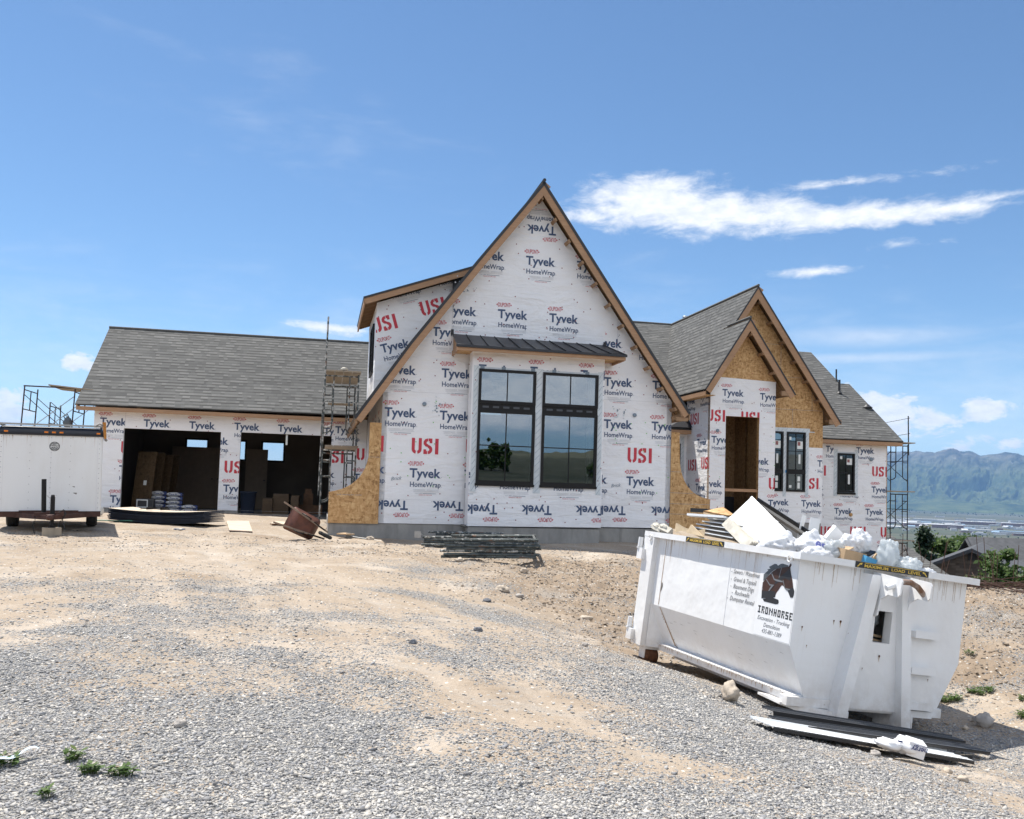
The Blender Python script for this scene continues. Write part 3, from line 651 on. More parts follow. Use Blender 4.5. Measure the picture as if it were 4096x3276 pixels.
for a, b in ((-2.36, 3.73), (3.40, 3.71)): mb.lathe((a, -.002, b), [(.055, 0), (.055, -.03), (.03, -.035)], (0, 1, 0), 10, PEN, True)
rnd = random.Random(5)
for cx, cz in ((-1.98, 3.68), (2.95, 3.72), (-1.45, 6.9)):          # patches of scuffed tape residue
    for _ in range(26): put_flat(mb, disc_tris(cx + rnd.gauss(0, .13), cz + rnd.gauss(0, .1), rnd.uniform(.008, .028), 5), lambda a, b: F(a, b, .01), rnd.choice((PEN, SEAM, TAPE)))
for cx, cz in ((-3.15, 1.72), (2.78, 1.72)):                          # the word a builder wrote by hand
    put_flat(mb, text_tris('Brick', cx, cz, h=.09, rot=.12, shear=.4), lambda a, b: F(a, b, .011), PEN)
for z in np.arange(4.3, 7.4, .1):                                      # staple lines along the sheet edges
    for tt in (-1.66, 2.90):
        put_flat(mb, disc_tris(tt + rnd.gauss(0, .02), z + rnd.gauss(0, .02), rnd.uniform(.006, .018), 4), lambda a, b: F(a, b, .01), PEN, ps)
mb.build('front_gable_wall', MW, house)
mb, F, ps = sheet_wall('gable_left_wall', 0, [(0, .62), (7.7, .62), (7.7, 4.0), (0, 4.0)], [], [('T', 6.2, 3.2, 0), ('T', 4.8, 3.2, 0), ('U', 6.0, 2.4, 0), ('T', 6.4, 1.7, 0), ('T', 3.4, 3.2, 0), ('U', 4.4, 2.4, 0), ('T', 4.9, 1.7, 0)],
                       lift=lambda a, b, e: (-3.44 - e, 7.7 - a, b), seed=13)
mb.build('gable_side_wall', MW, house)
mb, F, ps = sheet_wall('gable_right_wall', 0, [(0, .62), (7.7, .62), (7.7, 4.1), (0, 4.1)], [], [('T', 1.2, 3.2, 0), ('T', 2.7, 3.2, 0), ('U', 2.0, 2.4, 0), ('T', 1.6, 1.7, 0)], lift=lambda a, b, e: (4.48 + e, a, b), seed=14)
mb.build('gable_side_wall', MW, house)
mb = MB()
for (a0, z0), (a1, z1) in zip(GL[:-1], GL[1:]): slab(mb, [(a0, -.45, z0), (a1, -.45, z1), (a1, 11, z1), (a0, 11, z0)], .075, (0, 1, 0), None)
slab(mb, [(.57, -.45, 9.79), (.57, 11, 9.79), (GR[0], 11, GR[1]), (GR[0], -.45, GR[1])], .075, (0, 1, 0), None)
mb.tube([(.57, -.47, 9.81), (.57, 11, 9.81)], .05, 1, 6)
mb.build('gable_roof', MR, house)
def rake(mb, a, b, s0, w=.04, h=.19, off=.055, m=0):
    """board under the roof edge from (t, z) a to b in the plane s0"""
    a = Vector((a[0], 0, a[1])); b = Vector((b[0], 0, b[1])); d = (b - a).normalized(); n = Vector((d.z, 0, -d.x)); n = n if n.z < 0 else -n
    q = [a + n * off, b + n * off, b + n * (off + h), a + n * (off + h)]
    mb.prism([(p.x, s0, p.z) for p in q], (0, w, 0), m)
mb = MB()
for (p, q) in zip(GL[:-1], GL[1:]): rake(mb, p, q, -.44, h=.155, off=.075)
mb.build('rake_board', [M['fascia']], house)
mb = MB(); rake(mb, (.64, 9.69), GR, -.437, h=.155, off=.075); mb.build('rake_board', [M['fascia']], house)
mb = MB()
for i in range(11):                                                    # lookout blocks under the right rake, rafters at the left foot
    k = (i + .6) / 11; t = .57 + (GR[0] - .57) * k; z = 9.79 + (GR[1] - 9.79) * k; lb_ = MB(); lb_.beam((t - .27, -.40, z - .12), (t - .27, .0, z - .12), .09, .05, (1, 0, .72), 0); lb_.build('lookout_block', [M['rafter']], house)
for i in range(9): s = .3 + i * .6; mb.beam((-2.9, s, 4.98), (-4.1, s, 3.2), .045, .14, (0, 0, 1), 0)
mb.beam((-4.10, -.40, 3.20), (-4.10, 7, 3.20), .05, .16, (0, 0, 1), 0)
mb.build('eave_framing', [M['rafter']], house); mb = MB()
mb.beam((4.78, -.40, 3.80), (4.48, -.02, 3.66), .05, .1, (0, 0, 1), 0); mb.box(4.46, 4.80, -.40, -.36, 3.58, 3.68, 0); mb.beam((4.45, -.40, 4.20), (4.62, -.40, 3.70), .05, .05, (0, 1, 0), 0)
for i in range(12): s = -.2 + i * .6; mb.beam((4.4, s, 4.30), (4.82, s, 3.70), .04, .12, (0, 1, 0), 0)
mb.beam((4.84, -.40, 3.70), (4.84, 7, 3.70), .04, .16, (0, 0, 1), 0)
mb.build('eave_framing', [M['rafter']], house)
# -------- bay with the four big windows
bw = [(-1.05, .46), (.645, 2.15)]
mb, F, ps = sheet_wall('bay_wall', -.6, [(-1.225, .62), (2.325, .65), (2.325, 5.12), (-1.225, 5.12)], [(a, b, 1.70, 4.665) for a, b in bw], LOGOS['bay'], seed=17, dens=5.5, thick=.5,
                       cuts={6: (-9, 9, .5, 1.215), 7: (-9, 9, .5, 1.215), 8: (-9, 9, .5, 1.215), 0: (-9, 9, 1.24, 9), 1: (-9, 9, 1.24, 9), 2: (-9, 9, 1.24, 9), 3: (-9, 9, 1, 9)}, seams=[(-1.3, 2.4, 1.218, 1.224)])
for x0, x1 in ((-1.19, -1.05), (.46, .645), (2.15, 2.29)): tape_strip(mb, F, x0, x1, 1.5, 4.74)
for a, b in bw: put_flat(mb, rect_tri(a - .01, b + .01, 4.665, 4.71), lambda p, q: F(p, q, .009), TAPE)
for x in (-.96, -.4, .38, .95, 1.85): put_flat(mb, rect_tri(x - .06, x + .05, 4.655, 4.74), lambda p, q: F(p, q, .012), PEN)
mb.build('bay_wall', MW, house)
for a, b in bw:
    window(a, b, 3.775, 4.66, -.62, (.5,), ()); window(a, b, 1.72, 3.60, -.62, (.5,), (.52,))
    mb = MB(); mb.box(a - .02, b + .02, -.66, -.58, 1.655, 1.72, 0); mb.build('sill', [M['frame']], house); mb = MB(); mb.box(a, b, -.622, -.56, 3.60, 3.775, 0)
    for k in range(5): x = a + .12 + k * .27; mb.box(x, x + .16, -.625, -.622, 3.66, 3.71, 1)
    
    mb.build('mull_strip', [M['frame'], M['strip'], M['label_white']], house)
mb = MB()
A0, A1 = Vector((-1.70, -1.0, 5.185)), Vector((2.78, -1.0, 5.185)); B0, B1 = Vector((-1.68, -.005, 5.60)), Vector((2.76, -.005, 5.56)); B0 = Vector((-1.70, -.006, 5.62)); B1 = Vector((2.45, -.006, 5.58))
mb.poly([A0, A1, B1, B0], 0); dn = Vector((0, 0, -.02))
mb.poly([A0 + dn, B0 + dn, B1 + dn, A1 + dn], 0)
for i in range(12):
    k = i / 11; a = A0.lerp(A1, k); b = B0.lerp(B1, k); mb.beam(a + Vector((0, 0, .010)), b + Vector((0, 0, .010)), .013, .022, (0, 0, 1), 0)
mb.box(-1.72, 2.80, -1.03, -.995, 5.13, 5.19, 0); mb.box(-1.73, -1.66, -.05, -.004, 5.60, 5.73, 1); mb.box(2.46, 2.53, -.05, -.004, 5.56, 5.66, 1)
bay_roof = mb.build('bay_roof', [M['seammetal'], M['flash']], house)
mb = MB(); mb.box(-1.69, 2.77, -.99, -.955, 5.045, 5.128, 0); mb.box(-1.69, -1.65, -.955, -.01, 5.03, 5.16, 0); mb.box(2.71, 2.75, -.955, -.01, 5.03, 5.16, 0); mb.box(-1.65, 2.71, -.955, -.01, 5.10, 5.113, 1)
mb.poly([(-1.66, -.95, 5.16), (-1.66, -.02, 5.16), (-1.66, -.02, 5.58)], 0); mb.poly([(2.72, -.95, 5.16), (2.72, -.02, 5.16), (2.5, -.02, 5.54)], 0)
mb.build('bay_fascia', [M['fascia'], M['osb']], house)
mb = MB(); mb.box(-1.3, 2.4, -.45, 7.0, .60, .64, 0); mb.box(-3.3, 4.3, 5.5, 5.6, .6, 4.0, 1); mb.box(-3.2, 4.2, .16, 5.5, 4.10, 4.14, 1); mb.box(-3.2, -3.1, .16, 5.5, .64, 4.10, 1); mb.box(4.1, 4.2, .16, 5.5, .64, 4.10, 1); mb.box(-1.0, 2.1, -.08, .15, 5.02, 5.05, 1)
mb.build('room_interior', [M['slab'], M['drywall']], house)
# -------- curved wing walls of strand board
def wing(curve, z0, s=-.02, th=.12, lines=()):
    mb = MB(); base = [(curve[0][0], z0), (curve[-1][0], z0)]
    lo = [(p[0], z0) for p in curve]
    for i in range(len(curve) - 1):
        q = [(lo[i][0], s, z0), (lo[i + 1][0], s, z0), (curve[i + 1][0], s, curve[i + 1][1]), (curve[i][0], s, curve[i][1])]
        mb.poly(q, 0); mb.poly([(x, s + th, z) for x, _, z in reversed(q)], 0)
        mb.poly([(curve[i][0], s, curve[i][1]), (curve[i + 1][0], s, curve[i + 1][1]), (curve[i + 1][0], s + th, curve[i + 1][1]), (curve[i][0], s + th, curve[i][1])], 1)
    for x, z in (curve[0], curve[-1]): mb.poly([(x, s, z0), (x, s, z), (x, s + th, z), (x, s + th, z0)], 1)
    for z in lines:
        xs = [p[0] for p in curve if p[1] > z]
        if xs: mb.poly([(min(xs), s - .002, z), (max(xs), s - .002, z), (max(xs), s - .002, z + .008), (min(xs), s - .002, z + .008)], 2)
    return mb
def smooth_curve(p0, c, p1, n=14): return [((1 - k) ** 2 * p0[0] + 2 * k * (1 - k) * c[0] + k * k * p1[0], (1 - k) ** 2 * p0[1] + 2 * k * (1 - k) * c[1] + k * k * p1[1]) for k in [i / n for i in range(n + 1)]]
cl = [(-4.70, 1.38)] + smooth_curve((-4.69, 1.385), (-3.86, 1.52), (-3.74, 2.32)) + [(-3.74, 3.19), (-3.44, 3.19)]
mb = wing(cl, .60)
for t, w_, tx in ((-3.95, .34, 'West'), (-3.55, .0, '')):
    pass
V = text_tris('grade  sheathing span  exterior', -4.5, 1.31, h=.035); put_flat(mb, V, lambda a, b: (a, -.024, b), 2)
put_flat(mb, rect_tri(-3.74, -3.46, 2.30, 2.306), lambda a, b: (a, -.024, b), 2)
mb.build('wing_wall', [M['osb'], M['rafter'], M['pen']], house)
cr = [(4.48, 3.30), (4.72, 3.29), (4.74, 2.6)] + smooth_curve((4.75, 2.45), (4.86, 1.58), (5.63, 1.48)) + [(5.66, 1.475)]
wing(cr, .64, lines=(1.04, 1.32, 1.62, 2.2)).build('wing_wall', [M['osb'], M['rafter'], M['pen']], house)
# -------- shed dormer on the left slope
mb, F, ps = sheet_wall('dormer_wall', 1.5, [(-3.60, 4.15), (-1.25, 7.28), (-1.45, 7.40), (-3.60, 6.60)], [], LOGOS['dormer'], seed=21, dens=4.5)
mb.build('dormer_wall', MW, house)
mb = MB()
for p in pieces_of([(1.64, 3.9), (5.6, 3.9), (5.6, 6.58), (1.64, 6.58)], [(2.2, 3.6, 4.75, 6.15)]): mb.prism([(-3.60, q[0], q[1]) for q in p], (.12, 0, 0), 0)
mb.box(-3.60, -1.3, 5.48, 5.6, 4.2, 6.6, 0)
mb.build('dormer_side_wall', [M['wrap']], house)
window(2.2, 3.6, 4.75, 6.15, 0, (.33, .66), (.5,), axis=lambda a, d, z: (-3.62 + d, a, z), glass='glass_side')
mb = MB()
slab(mb, [(-3.99, 1.08, 6.66), (-.98, 1.08, 7.76), (-.98, 5.7, 7.76), (-3.99, 5.7, 6.66)], .055, (0, 1, 0), None)
mb.build('dormer_roof', MR, house)
mb = MB(); rake(mb, (-3.99, 6.66), (-1.12, 7.71), 1.10, h=.15); mb.box(-3.97, -3.93, 1.14, 5.65, 6.46, 6.61, 0)
for i in range(9): s = 1.35 + i * .5; mb.beam((-3.93, s, 6.55), (-3.58, s, 6.68), .04, .12, (0, 0, 1), 1)
mb.poly([(-1.55, 1.30, 7.02), (-.98, 1.30, 7.70), (-1.55, 1.30, 7.48)], 2)
mb.build('dormer_fascia', [M['fascia'], M['rafter'], M['flash']], house)
# -------- main body, cross gables and right wing
SL = .70
mb = MB()
slab(mb, [(1.2, 7.25, 3.98), (8.3, 7.25, 3.98), (10.42, 14.85, 9.30), (1.2, 14.85, 9.30)], .055, (1, 0, 0), None)
slab(mb, [(1.2, 14.85, 9.30), (10.42, 14.85, 9.30), (10.42, 20.5, 5.4), (1.2, 20.5, 5.4)], .055, (1, 0, 0), None)
mb.tube([(1.2, 14.85, 9.31), (10.42, 14.85, 9.31)], .05, 5, 6)
mb.build('main_roof', MR, house)
mb = MB(); mb.box(4.5, 8.22, 7.27, 7.31, 3.79, 3.925, 0); mb.box(4.5, 8.22, 7.31, 7.7, 3.80, 3.815, 1); mb.poly([(7.35, 7.22, 4.02), (8.26, 7.20, 4.02), (8.26, 7.66, 4.5), (7.9, 7.9, 4.5)], 2)
mb.build('main_fascia', [M['fascia'], M['osb'], M['flash']], house)
mb, F, ps = sheet_wall('main_wall', 7.7, [(4.48, .62), (8.23, .62), (8.23, 3.80), (4.48, 3.80)], [(7.05, 7.98, 1.7, 3.45)], [('T', 5.2, 3.2, 0), ('U', 5.0, 2.4, 0), ('T', 5.6, 1.8, 0)], seed=23)
for x0, x1 in ((6.93, 7.05), (7.98, 8.14)): tape_strip(mb, F, x0, x1, 1.5, 3.72)
mb.build('main_wall', MW, house)
window(7.05, 7.98, 1.7, 3.45, 7.68, (.5,), (.5,), glass='glass_side')
# entry block
EP = (9.47, 7.68)
eo = [(8.23, .84), (10.71, .84), (10.71, 5.66), (9.47, 7.42), (8.23, 5.52)]
mb, F, ps = sheet_wall('entry_wall', 5.7, eo, [(8.82, 10.09, .839, 4.37)], (), seed=29, base=OSB, thick=.16, dens=0)
wp = pieces_of([(8.23, .84), (10.71, .84), (10.71, 5.66), (8.42, 5.73), (8.23, 5.50)], [(8.82, 10.09, .8, 4.37)])
for p in wp: mb.poly([F(a, b, .004) for a, b in p], WRAP)
for i, (kd, a, b, r) in enumerate(LOGOS['entry']): logo(mb, lambda p, q: F(p, q, .007), kd, a, b, r, wp)
caps(mb, lambda p, q: F(p, q, .009), wp, 30, 5., (1.6, 3.8))
caps(mb, lambda p, q: F(p, q, .002), [[(8.5, 5.74), (10.6, 5.74), (9.47, 7.2)]], 31, 9.)
mb.lathe((8.51, 5.69, 3.84), [(.06, 0), (.06, -.03), (.035, -.035)], (0, 1, 0), 10, PEN, True)
mb.build('entry_wall', MW, house)
mb, F, ps = sheet_wall('entry_side_wall', 0, [(0, .84), (2.0, .84), (2.0, 5.2), (0, 5.2)], [], [('T', 1.15, 4.98, 0), ('T', -.1, 4.9, 0), ('U', .35, 4.12, 0), ('T', .95, 3.35, 0), ('U', .2, 2.45, 0), ('U', 1.35, 2.5, 0), ('T', .9, 1.75, 0), ('T', -.4, 1.75, 0)],
                       lift=lambda a, b, e: (8.23 - e, 7.7 - a, b), seed=33, dens=4.)
mb.build('entry_side_wall', MW, house)
mb = MB(); mb.box(10.57, 10.71, 5.87, 7.0, .84, 5.4, 0); mb.build('entry_side_wall', [M['wrap']], house)
mb = MB()      # the porch behind the opening: strand-board walls, a floor and a temporary rail
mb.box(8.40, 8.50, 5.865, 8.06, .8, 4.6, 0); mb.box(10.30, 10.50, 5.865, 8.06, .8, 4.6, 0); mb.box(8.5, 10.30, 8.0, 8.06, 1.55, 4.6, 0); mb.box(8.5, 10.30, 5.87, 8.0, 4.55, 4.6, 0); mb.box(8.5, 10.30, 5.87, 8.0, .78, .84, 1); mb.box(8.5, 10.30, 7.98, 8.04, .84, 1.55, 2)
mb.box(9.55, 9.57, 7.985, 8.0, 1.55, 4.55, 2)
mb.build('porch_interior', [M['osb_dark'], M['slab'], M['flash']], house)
mb = MB(); mb.box(8.82, 10.09, 5.74, 5.78, 1.74, 1.84, 0); mb.build('guard_rail', [M['fascia']], house)
mb = MB()
# left slope: entry gable and tall cross gable share one plane; right slopes apart
LS = (9.28 - 5.22) / (10.42 - 7.82); zl = lambda t: 5.22 + LS * (t - 7.82)
slab(mb, [(7.82, 5.25, 5.22), (7.82, 14.85, 5.22), (10.42, 14.85, 9.28), (10.42, 6.55, 9.28), (9.47, 6.55, zl(9.47)), (9.47, 5.25, zl(9.47))], .055, (0, 1, 0), None, o=(7.82, 5.25, 5.22))
slab(mb, [(10.42, 6.55, 9.28), (10.42, 14.85, 9.28), (13.86, 14.85, 4.40), (13.86, 6.55, 4.40)], .055, (0, 1, 0), None)
mb.tube([(10.42, 6.53, 9.30), (10.42, 14.85, 9.30)], .05, 5, 6)
mb.build('cross_gable_roof', MR, house)
mb = MB()
slab(mb, [(9.47, 5.25, zl(9.47)), (9.47, 7.3, zl(9.47)), (11.25, 7.3, 5.2), (11.25, 5.25, 5.2)], .055, (0, 1, 0), None)
mb.tube([(9.47, 5.23, zl(9.47) + .02), (9.47, 7.0, zl(9.47) + .02)], .05, 5, 6)
mb.build('entry_roof', MR, house)
mb = MB(); rake(mb, (9.47, zl(9.47)), (7.82, 5.22), 5.262, h=.2); mb.box(7.84, 7.88, 5.3, 7.6, 5.00, 5.16, 0); mb.box(7.88, 8.23, 5.3, 7.6, 5.02, 5.035, 1); mb.build('rake_board', [M['fascia'], M['osb']], house)
mb = MB(); rake(mb, (9.54, zl(9.47) - .1), (11.25, 5.2), 5.265, h=.2); mb.build('rake_board', [M['fascia']], house)
mb = MB(); rake(mb, (10.42, 9.28), (9.2, zl(9.2)), 6.562, h=.2); mb.build('rake_board', [M['fascia']], house)
mb = MB(); rake(mb, (10.49, 9.18), (13.86, 4.40), 6.565, h=.21); mb.build('rake_board', [M['fascia']], house)
mb = MB()
def looks(p, q, s0, s1, n):
    for i in range(n):
        k = (i + .7) / n; t = p[0] + (q[0] - p[0]) * k; z = p[1] + (q[1] - p[1]) * k; lb_ = MB(); lb_.beam((t - .24, s0 + .04, z - .12), (t - .24, s1, z - .12), .10, .05, (1, 0, .7), 0); lb_.build('lookout_block', [M['rafter']], house)
looks((9.47, 7.8), (11.25, 5.2), 5.25, 5.7, 4); looks((10.42, 9.28), (13.86, 4.4), 6.55, 7.0, 7)
for tt, zz, s0 in ((10.71, 5.2, 5.27), (13.36, 4.4, 6.57)):          # open eave boxes at the feet of the rakes
    mb = MB()
    mb.box(tt, tt + .5, s0, s0 + .04, zz - .06, zz + .10, 0); mb.box(tt + .46, tt + .5, s0 + .04, s0 + 3, zz - .02, zz + .12, 0)
    for i in range(5): mb.beam((tt - .1, s0 + .1 + i * .55, zz + .75), (tt + .45, s0 + .1 + i * .55, zz + .02), .04, .12, (0, 1, 0), 0)
    mb.build('eave_framing', [M['rafter']], house)
# wall of the cross gable: strand board above, wrap below, two tall windows
wo = [(10.55, .68), (13.36, .68), (13.36, 4.86), (10.42, 9.03), (8.9, 6.8), (10.55, 6.0)]
wo = [(10.3, .68), (13.36, .68), (13.36, 4.86), (10.42, 9.03), (10.3, 8.85)]
ww = [(10.95, 11.74), (11.88, 12.64)]
mb, F, ps = sheet_wall('cross_gable_wall', 7.0, wo, [(a, b, 1.81, 4.02) for a, b in ww], (), seed=37, base=OSB, thick=.16, dens=0)
mb.prism([(8.6, 7.0, 6.2), (10.3, 7.0, 6.2), (10.3, 7.0, 8.85)], (0, .16, 0), OSB)
for z in (4.85, 6.05, 7.25): put_flat(mb, rect_tri(8.8, 13.36, z, z + .008), lambda a, b: F(a, b, .003), PEN, ps)
for t, z0, z1 in ((11.6, 6.05, 7.25), (12.9, 4.85, 6.05), (12.1, 3.6, 4.85)): put_flat(mb, rect_tri(t, t + .008, z0, z1), lambda a, b: F(a, b, .003), PEN, ps)
wl = pieces_of([(10.3, .68), (13.36, .68), (13.36, 3.47), (10.3, 3.47)], [(a, b, 1.81, 4.02) for a, b in ww])
for p in wl: mb.poly([F(a, b, .004) for a, b in p], WRAP)
for kd, a, b, r in LOGOS['winwall']: logo(mb, lambda p, q: F(p, q, .007), kd, a, b, r, [q for q in wl] if a != 12.51 or kd != 'U' else pieces_of([(12.79, .68), (13.36, .68), (13.36, 3.47), (12.79, 3.47)], []))
caps(mb, lambda p, q: F(p, q, .009), wl, 38, 4.)
for x0, x1 in ((11.74, 11.88), (12.64, 12.79), (10.8, 10.95)): tape_strip(mb, F, x0, x1, 1.62, 4.02, .011)
tape_strip(mb, F, 10.8, 12.82, 4.02, 4.17, .011); put_flat(mb, rect_tri(12.82, 13.02, 4.03, 4.06), lambda a, b: F(a, b, .011), TAPE)
mb.build('cross_gable_wall', MW, house)
for a, b in ww:
    st = [(a + .11, a + .19, 3.72, 3.84, 0), (b - .33, b - .1, 3.40, 3.68, 0), (b - .31, b - .2, 3.52, 3.66, 1), (b - .27, b - .19, 2.85, 3.2, 0), (b - .3, b - .19, 2.2, 2.38, 0), (a + .12, a + .22, 1.95, 2.05, 0), (b - .3, b - .2, 1.93, 2.15, 0), (a - .04, a + .06, 2.50, 2.60, 2), (b - .07, b + .03, 2.50, 2.60, 2)]
    window(a, b, 1.81, 4.02, 6.985, (.5,), (.36, .69), glass='glass_side', sticker=st)
    mb = MB(); mb.box(a, b, 6.94, 6.98, 2.46, 2.62, 0); mb.build('mull_strip', [M['frame']], house)
# right wing
rwin = (15.43, 16.19, 1.87, 3.44); bas = (15.70, 16.50, -.8, .17)
mb, F, ps = sheet_wall('right_wing_wall', 9.3, [(13.2, -1.6), (17.68, -1.6), (17.68, 3.94), (13.2, 3.86)], [rwin, bas], LOGOS['right'], seed=41, dens=4.2, cuts={0: (13, 15.25, 0, 9), 3: (13, 17, 0, 1.72)})
tape_strip(mb, F, 15.26, 15.43, 1.70, 3.60); tape_strip(mb, F, 16.19, 16.36, 1.70, 3.60); put_flat(mb, rect_tri(15.4, 16.2, 3.44, 3.5), lambda a, b: F(a, b, .009), TAPE); tape_strip(mb, F, 16.5, 16.62, -.8, .3)
for a, b, m in ((16.93, 3.24, PEN), (16.04, .97, OSB)): mb.lathe((a, 9.29, b), [(.075, 0), (.075, -.03), (.04, -.04)], (0, 1, 0), 10, m, True)
put_flat(mb, rect_tri(17.655, 17.68, -1.6, 3.9), lambda a, b: F(a, b, .006), OSB)
mb.build('right_wing_wall', MW, house)
mb = MB(); mb.box(17.54, 17.68, 9.44, 17, -2.5, 3.9, 0); mb.prism([(17.68, 9.4, 3.9), (17.68, 16.2, 3.9), (17.68, 12.75, 6.5)], (-.14, 0, 0), 1); mb.build('right_wing_side_wall', [M['wrap'], M['osb']], house)
window(*rwin, 9.285, (.5,), (.5,), glass='glass_side', sticker=[(15.54, 15.64, 3.20, 3.32, 0), (15.84, 16.08, 2.98, 3.24, 0), (15.86, 15.97, 3.08, 3.2, 1), (15.9, 15.99, 2.2, 2.58, 0), (16.0, 16.08, 1.935, 1.95, 0)])
window(*bas, 9.285, (), (), glass='glass_side')
mb = MB(); mb.box(15.42, 16.22, 9.23, 9.29, 1.78, 1.86, 0); mb.build('mull_strip', [M['frame']], house)
mb = MB(); zr = lambda s: 4.0 + .72 * (s - 8.9)
slab(mb, [(12.9, 8.9, 4.0), (18.15, 8.9, 4.0), (18.15, 12.75, zr(12.75)), (17.68, 12.75, zr(12.75)), (17.68, 15.2, zr(15.2)), (10.8, 15.2, zr(15.2)), (10.8, 11.5, zr(11.5))], .055, (1, 0, 0), None, o=(12.9, 8.9, 4.0))
slab(mb, [(17.68, 12.75, zr(12.75)), (18.15, 12.75, zr(12.75)), (18.15, 16.6, 4.0), (17.68, 16.6, 4.0)], .055, (1, 0, 0), None)
slab(mb, [(10.8, 15.2, zr(15.2)), (17.68, 15.2, zr(15.2)), (17.68, 20.5, 4.7), (10.8, 20.5, 4.7)], .055, (1, 0, 0), None)
mb.build('right_wing_roof', MR, house)
mb = MB(); mb.box(13.36, 18.12, 8.915, 8.955, 3.80, 3.945, 0); mb.box(13.36, 18.1, 8.96, 9.3, 3.81, 3.825, 1); mb.beam((18.10, 8.96, 3.92), (18.10, 12.75, 6.6), .04, .18, (0, 0, 1), 0); mb.poly([(13.3, 8.86, 4.04), (13.62, 8.87, 4.03), (13.36, 9.2, 4.36)], 2)
mb.build('right_wing_fascia', [M['fascia'], M['osb'], M['flash']], house)
# roof fittings
def vent(t, s, z, h, r=.05):
    mb = MB(); mb.tube([(t, s, z - .1), (t, s, z + h)], r, 0, 10); mb.lathe((t, s, z), [(r * 2.6, -.02), (r * 1.3, .06), (r, .1)], (0, 0, 1), 12, 0); mb.build('vent_pipe', [M['black']], house)
vent(17.18, 12.0, 6.24, .58); vent(17.62, 12.95, 6.93, .5, .035); vent(17.95, 11.1, 5.58, .1, .09)
mb = MB(); mb.tube([(11.0, 14.6, 9.0), (11.0, 14.6, 9.62)], .11, 0, 12); mb.lathe((11.0, 14.6, 9.62), [(.14, 0), (.14, .06), (.02, .09)], (0, 0, 1), 12, 0); mb.build('flue_cap', [M['steel']], house)
# rear of the house, so the shell is closed
mb = MB(); mb.box(-3.3, 17.5, 20.0, 20.2, -2.5, 4.6, 0); mb.box(17.5, 17.66, 16.9, 20.2, -2.5, 4.5, 0); mb.box(-3.44, -3.3, 15.3, 20.2, 0, 4.5, 0); mb.build('rear_wall', [M['wrap']], house)

# ---------------------------------------------------------------- ground
def mat_ground():
    m, w = new_mat('bare soil and gravel'); v = w.coord('Object')
    at = w.n('ShaderNodeAttribute', attribute_name='cover'); g, far, gr = w.sep(at.outputs['Color'])
    n1 = w.noise(v, .55, 6, .6); n2 = w.noise(v, 6., 6, .65); n3 = w.noise(v, 38., 4, .7)
    soil = w.mix(w.mr(n1, .3, .7), (.395, .322, .248), (.325, .258, .190)); soil = w.mix(w.mr(n2, .35, .75, 0, .65), soil, (.285, .222, .160)); soil = w.mix(w.mr(n3, .5, .8, 0, .5), soil, (.60, .51, .41))
    soil = w.mix(w.mr(w.noise(w.mapping(v, (1, 1, 1), loc=(40, 3, 0)), .8, 5, .65), .52, .68, 0, .65), soil, (.50, .44, .37))
    dug = w.n('ShaderNodeAttribute', attribute_name='dug').outputs['Fac']; soil = w.mix(w.math('MULTIPLY', w.mr(dug, .25, .75), .8), soil, w.mix(w.mr(n2, .3, .7), (.295, .228, .165), (.215, .160, .112)))
    trk = w.n('ShaderNodeAttribute', attribute_name='track').outputs['Fac']; soil = w.mix(w.math('MULTIPLY', trk, .25), soil, (.55, .495, .43))
    n4 = w.noise(w.mapping(v, (.5, 1.6, 1), (0, 0, .25)), 1.7, 6, .65); soil = w.mix(w.mr(n4, .52, .70, 0, .55), soil, (.35, .325, .29))
    c1 = w.vor(v, 62., out='Color'); d1 = w.vor(v, 62., out='Distance'); r1, r2, _ = w.sep(c1)
    peb = w.ramp(r1, (0., (.18, .185, .195)), (.35, (.30, .303, .31)), (.65, (.38, .375, .365)), (.85, (.46, .43, .38)), (1., (.52, .50, .46)))
    cov = w.math('GREATER_THAN', g, w.math('MULTIPLY', r2, .96))
    col = w.mix(cov, soil, peb)
    c2 = w.vor(w.mapping(v, loc=(3.3, 1.1, 0)), 19., out='Color'); e1, e2, _ = w.sep(c2); few = w.math('GREATER_THAN', e2, .70); col = w.mix(w.math('MULTIPLY', few, w.math('SUBTRACT', 1., w.math('GREATER_THAN', w.vor(w.mapping(v, loc=(3.3, 1.1, 0)), 19.), .28))), col, w.ramp(e1, (.0, (.20, .19, .18)), (.4, (.38, .35, .31)), (1., (.64, .59, .52))))
    grass = w.mix(w.mr(w.noise(v, .12, 6), .35, .65), (.020, .027, .018), (.046, .048, .034))
    col = w.mix(gr, col, grass)
    # far valley floor: fields in long strips, scrub and bare patches
    fv = w.mapping(v, (.0016, .00045, .001)); f1 = w.vor(w.mapping(v, (.0011, .0034, .001), (0, 0, .25)), 1., out='Color'); k1 = w.sep(f1)[0]
    fld = w.ramp(k1, (0, (.060, .070, .040)), (.3, (.115, .115, .075)), (.55, (.15, .14, .10)), (.75, (.075, .09, .05)), (1, (.19, .175, .135)))
    fld = w.mix(w.mr(w.noise(w.mapping(v, (.004, .012, .01)), 1., 6, .6), .35, .65, 0, .7), fld, (.05, .058, .038))
    col = w.mix(far, col, fld)
    w.link(col, w.b.inputs['Base Color']); w.b.inputs['Roughness'].default_value = .95; w.b.inputs['Specular IOR Level'].default_value = .15
    h = w.math('ADD', w.math('ADD', w.math('MULTIPLY', n2, 1.2), w.math('MULTIPLY', n3, .45)), w.math('MULTIPLY', w.math('MULTIPLY', cov, w.math('SUBTRACT', 1., w.math('MULTIPLY', d1, 1.6))), .8))
    h = w.math('MULTIPLY', h, w.math('SUBTRACT', 1., far))
    w.link(w.bump(h, .9, .03), w.b.inputs['Normal'])
    return m
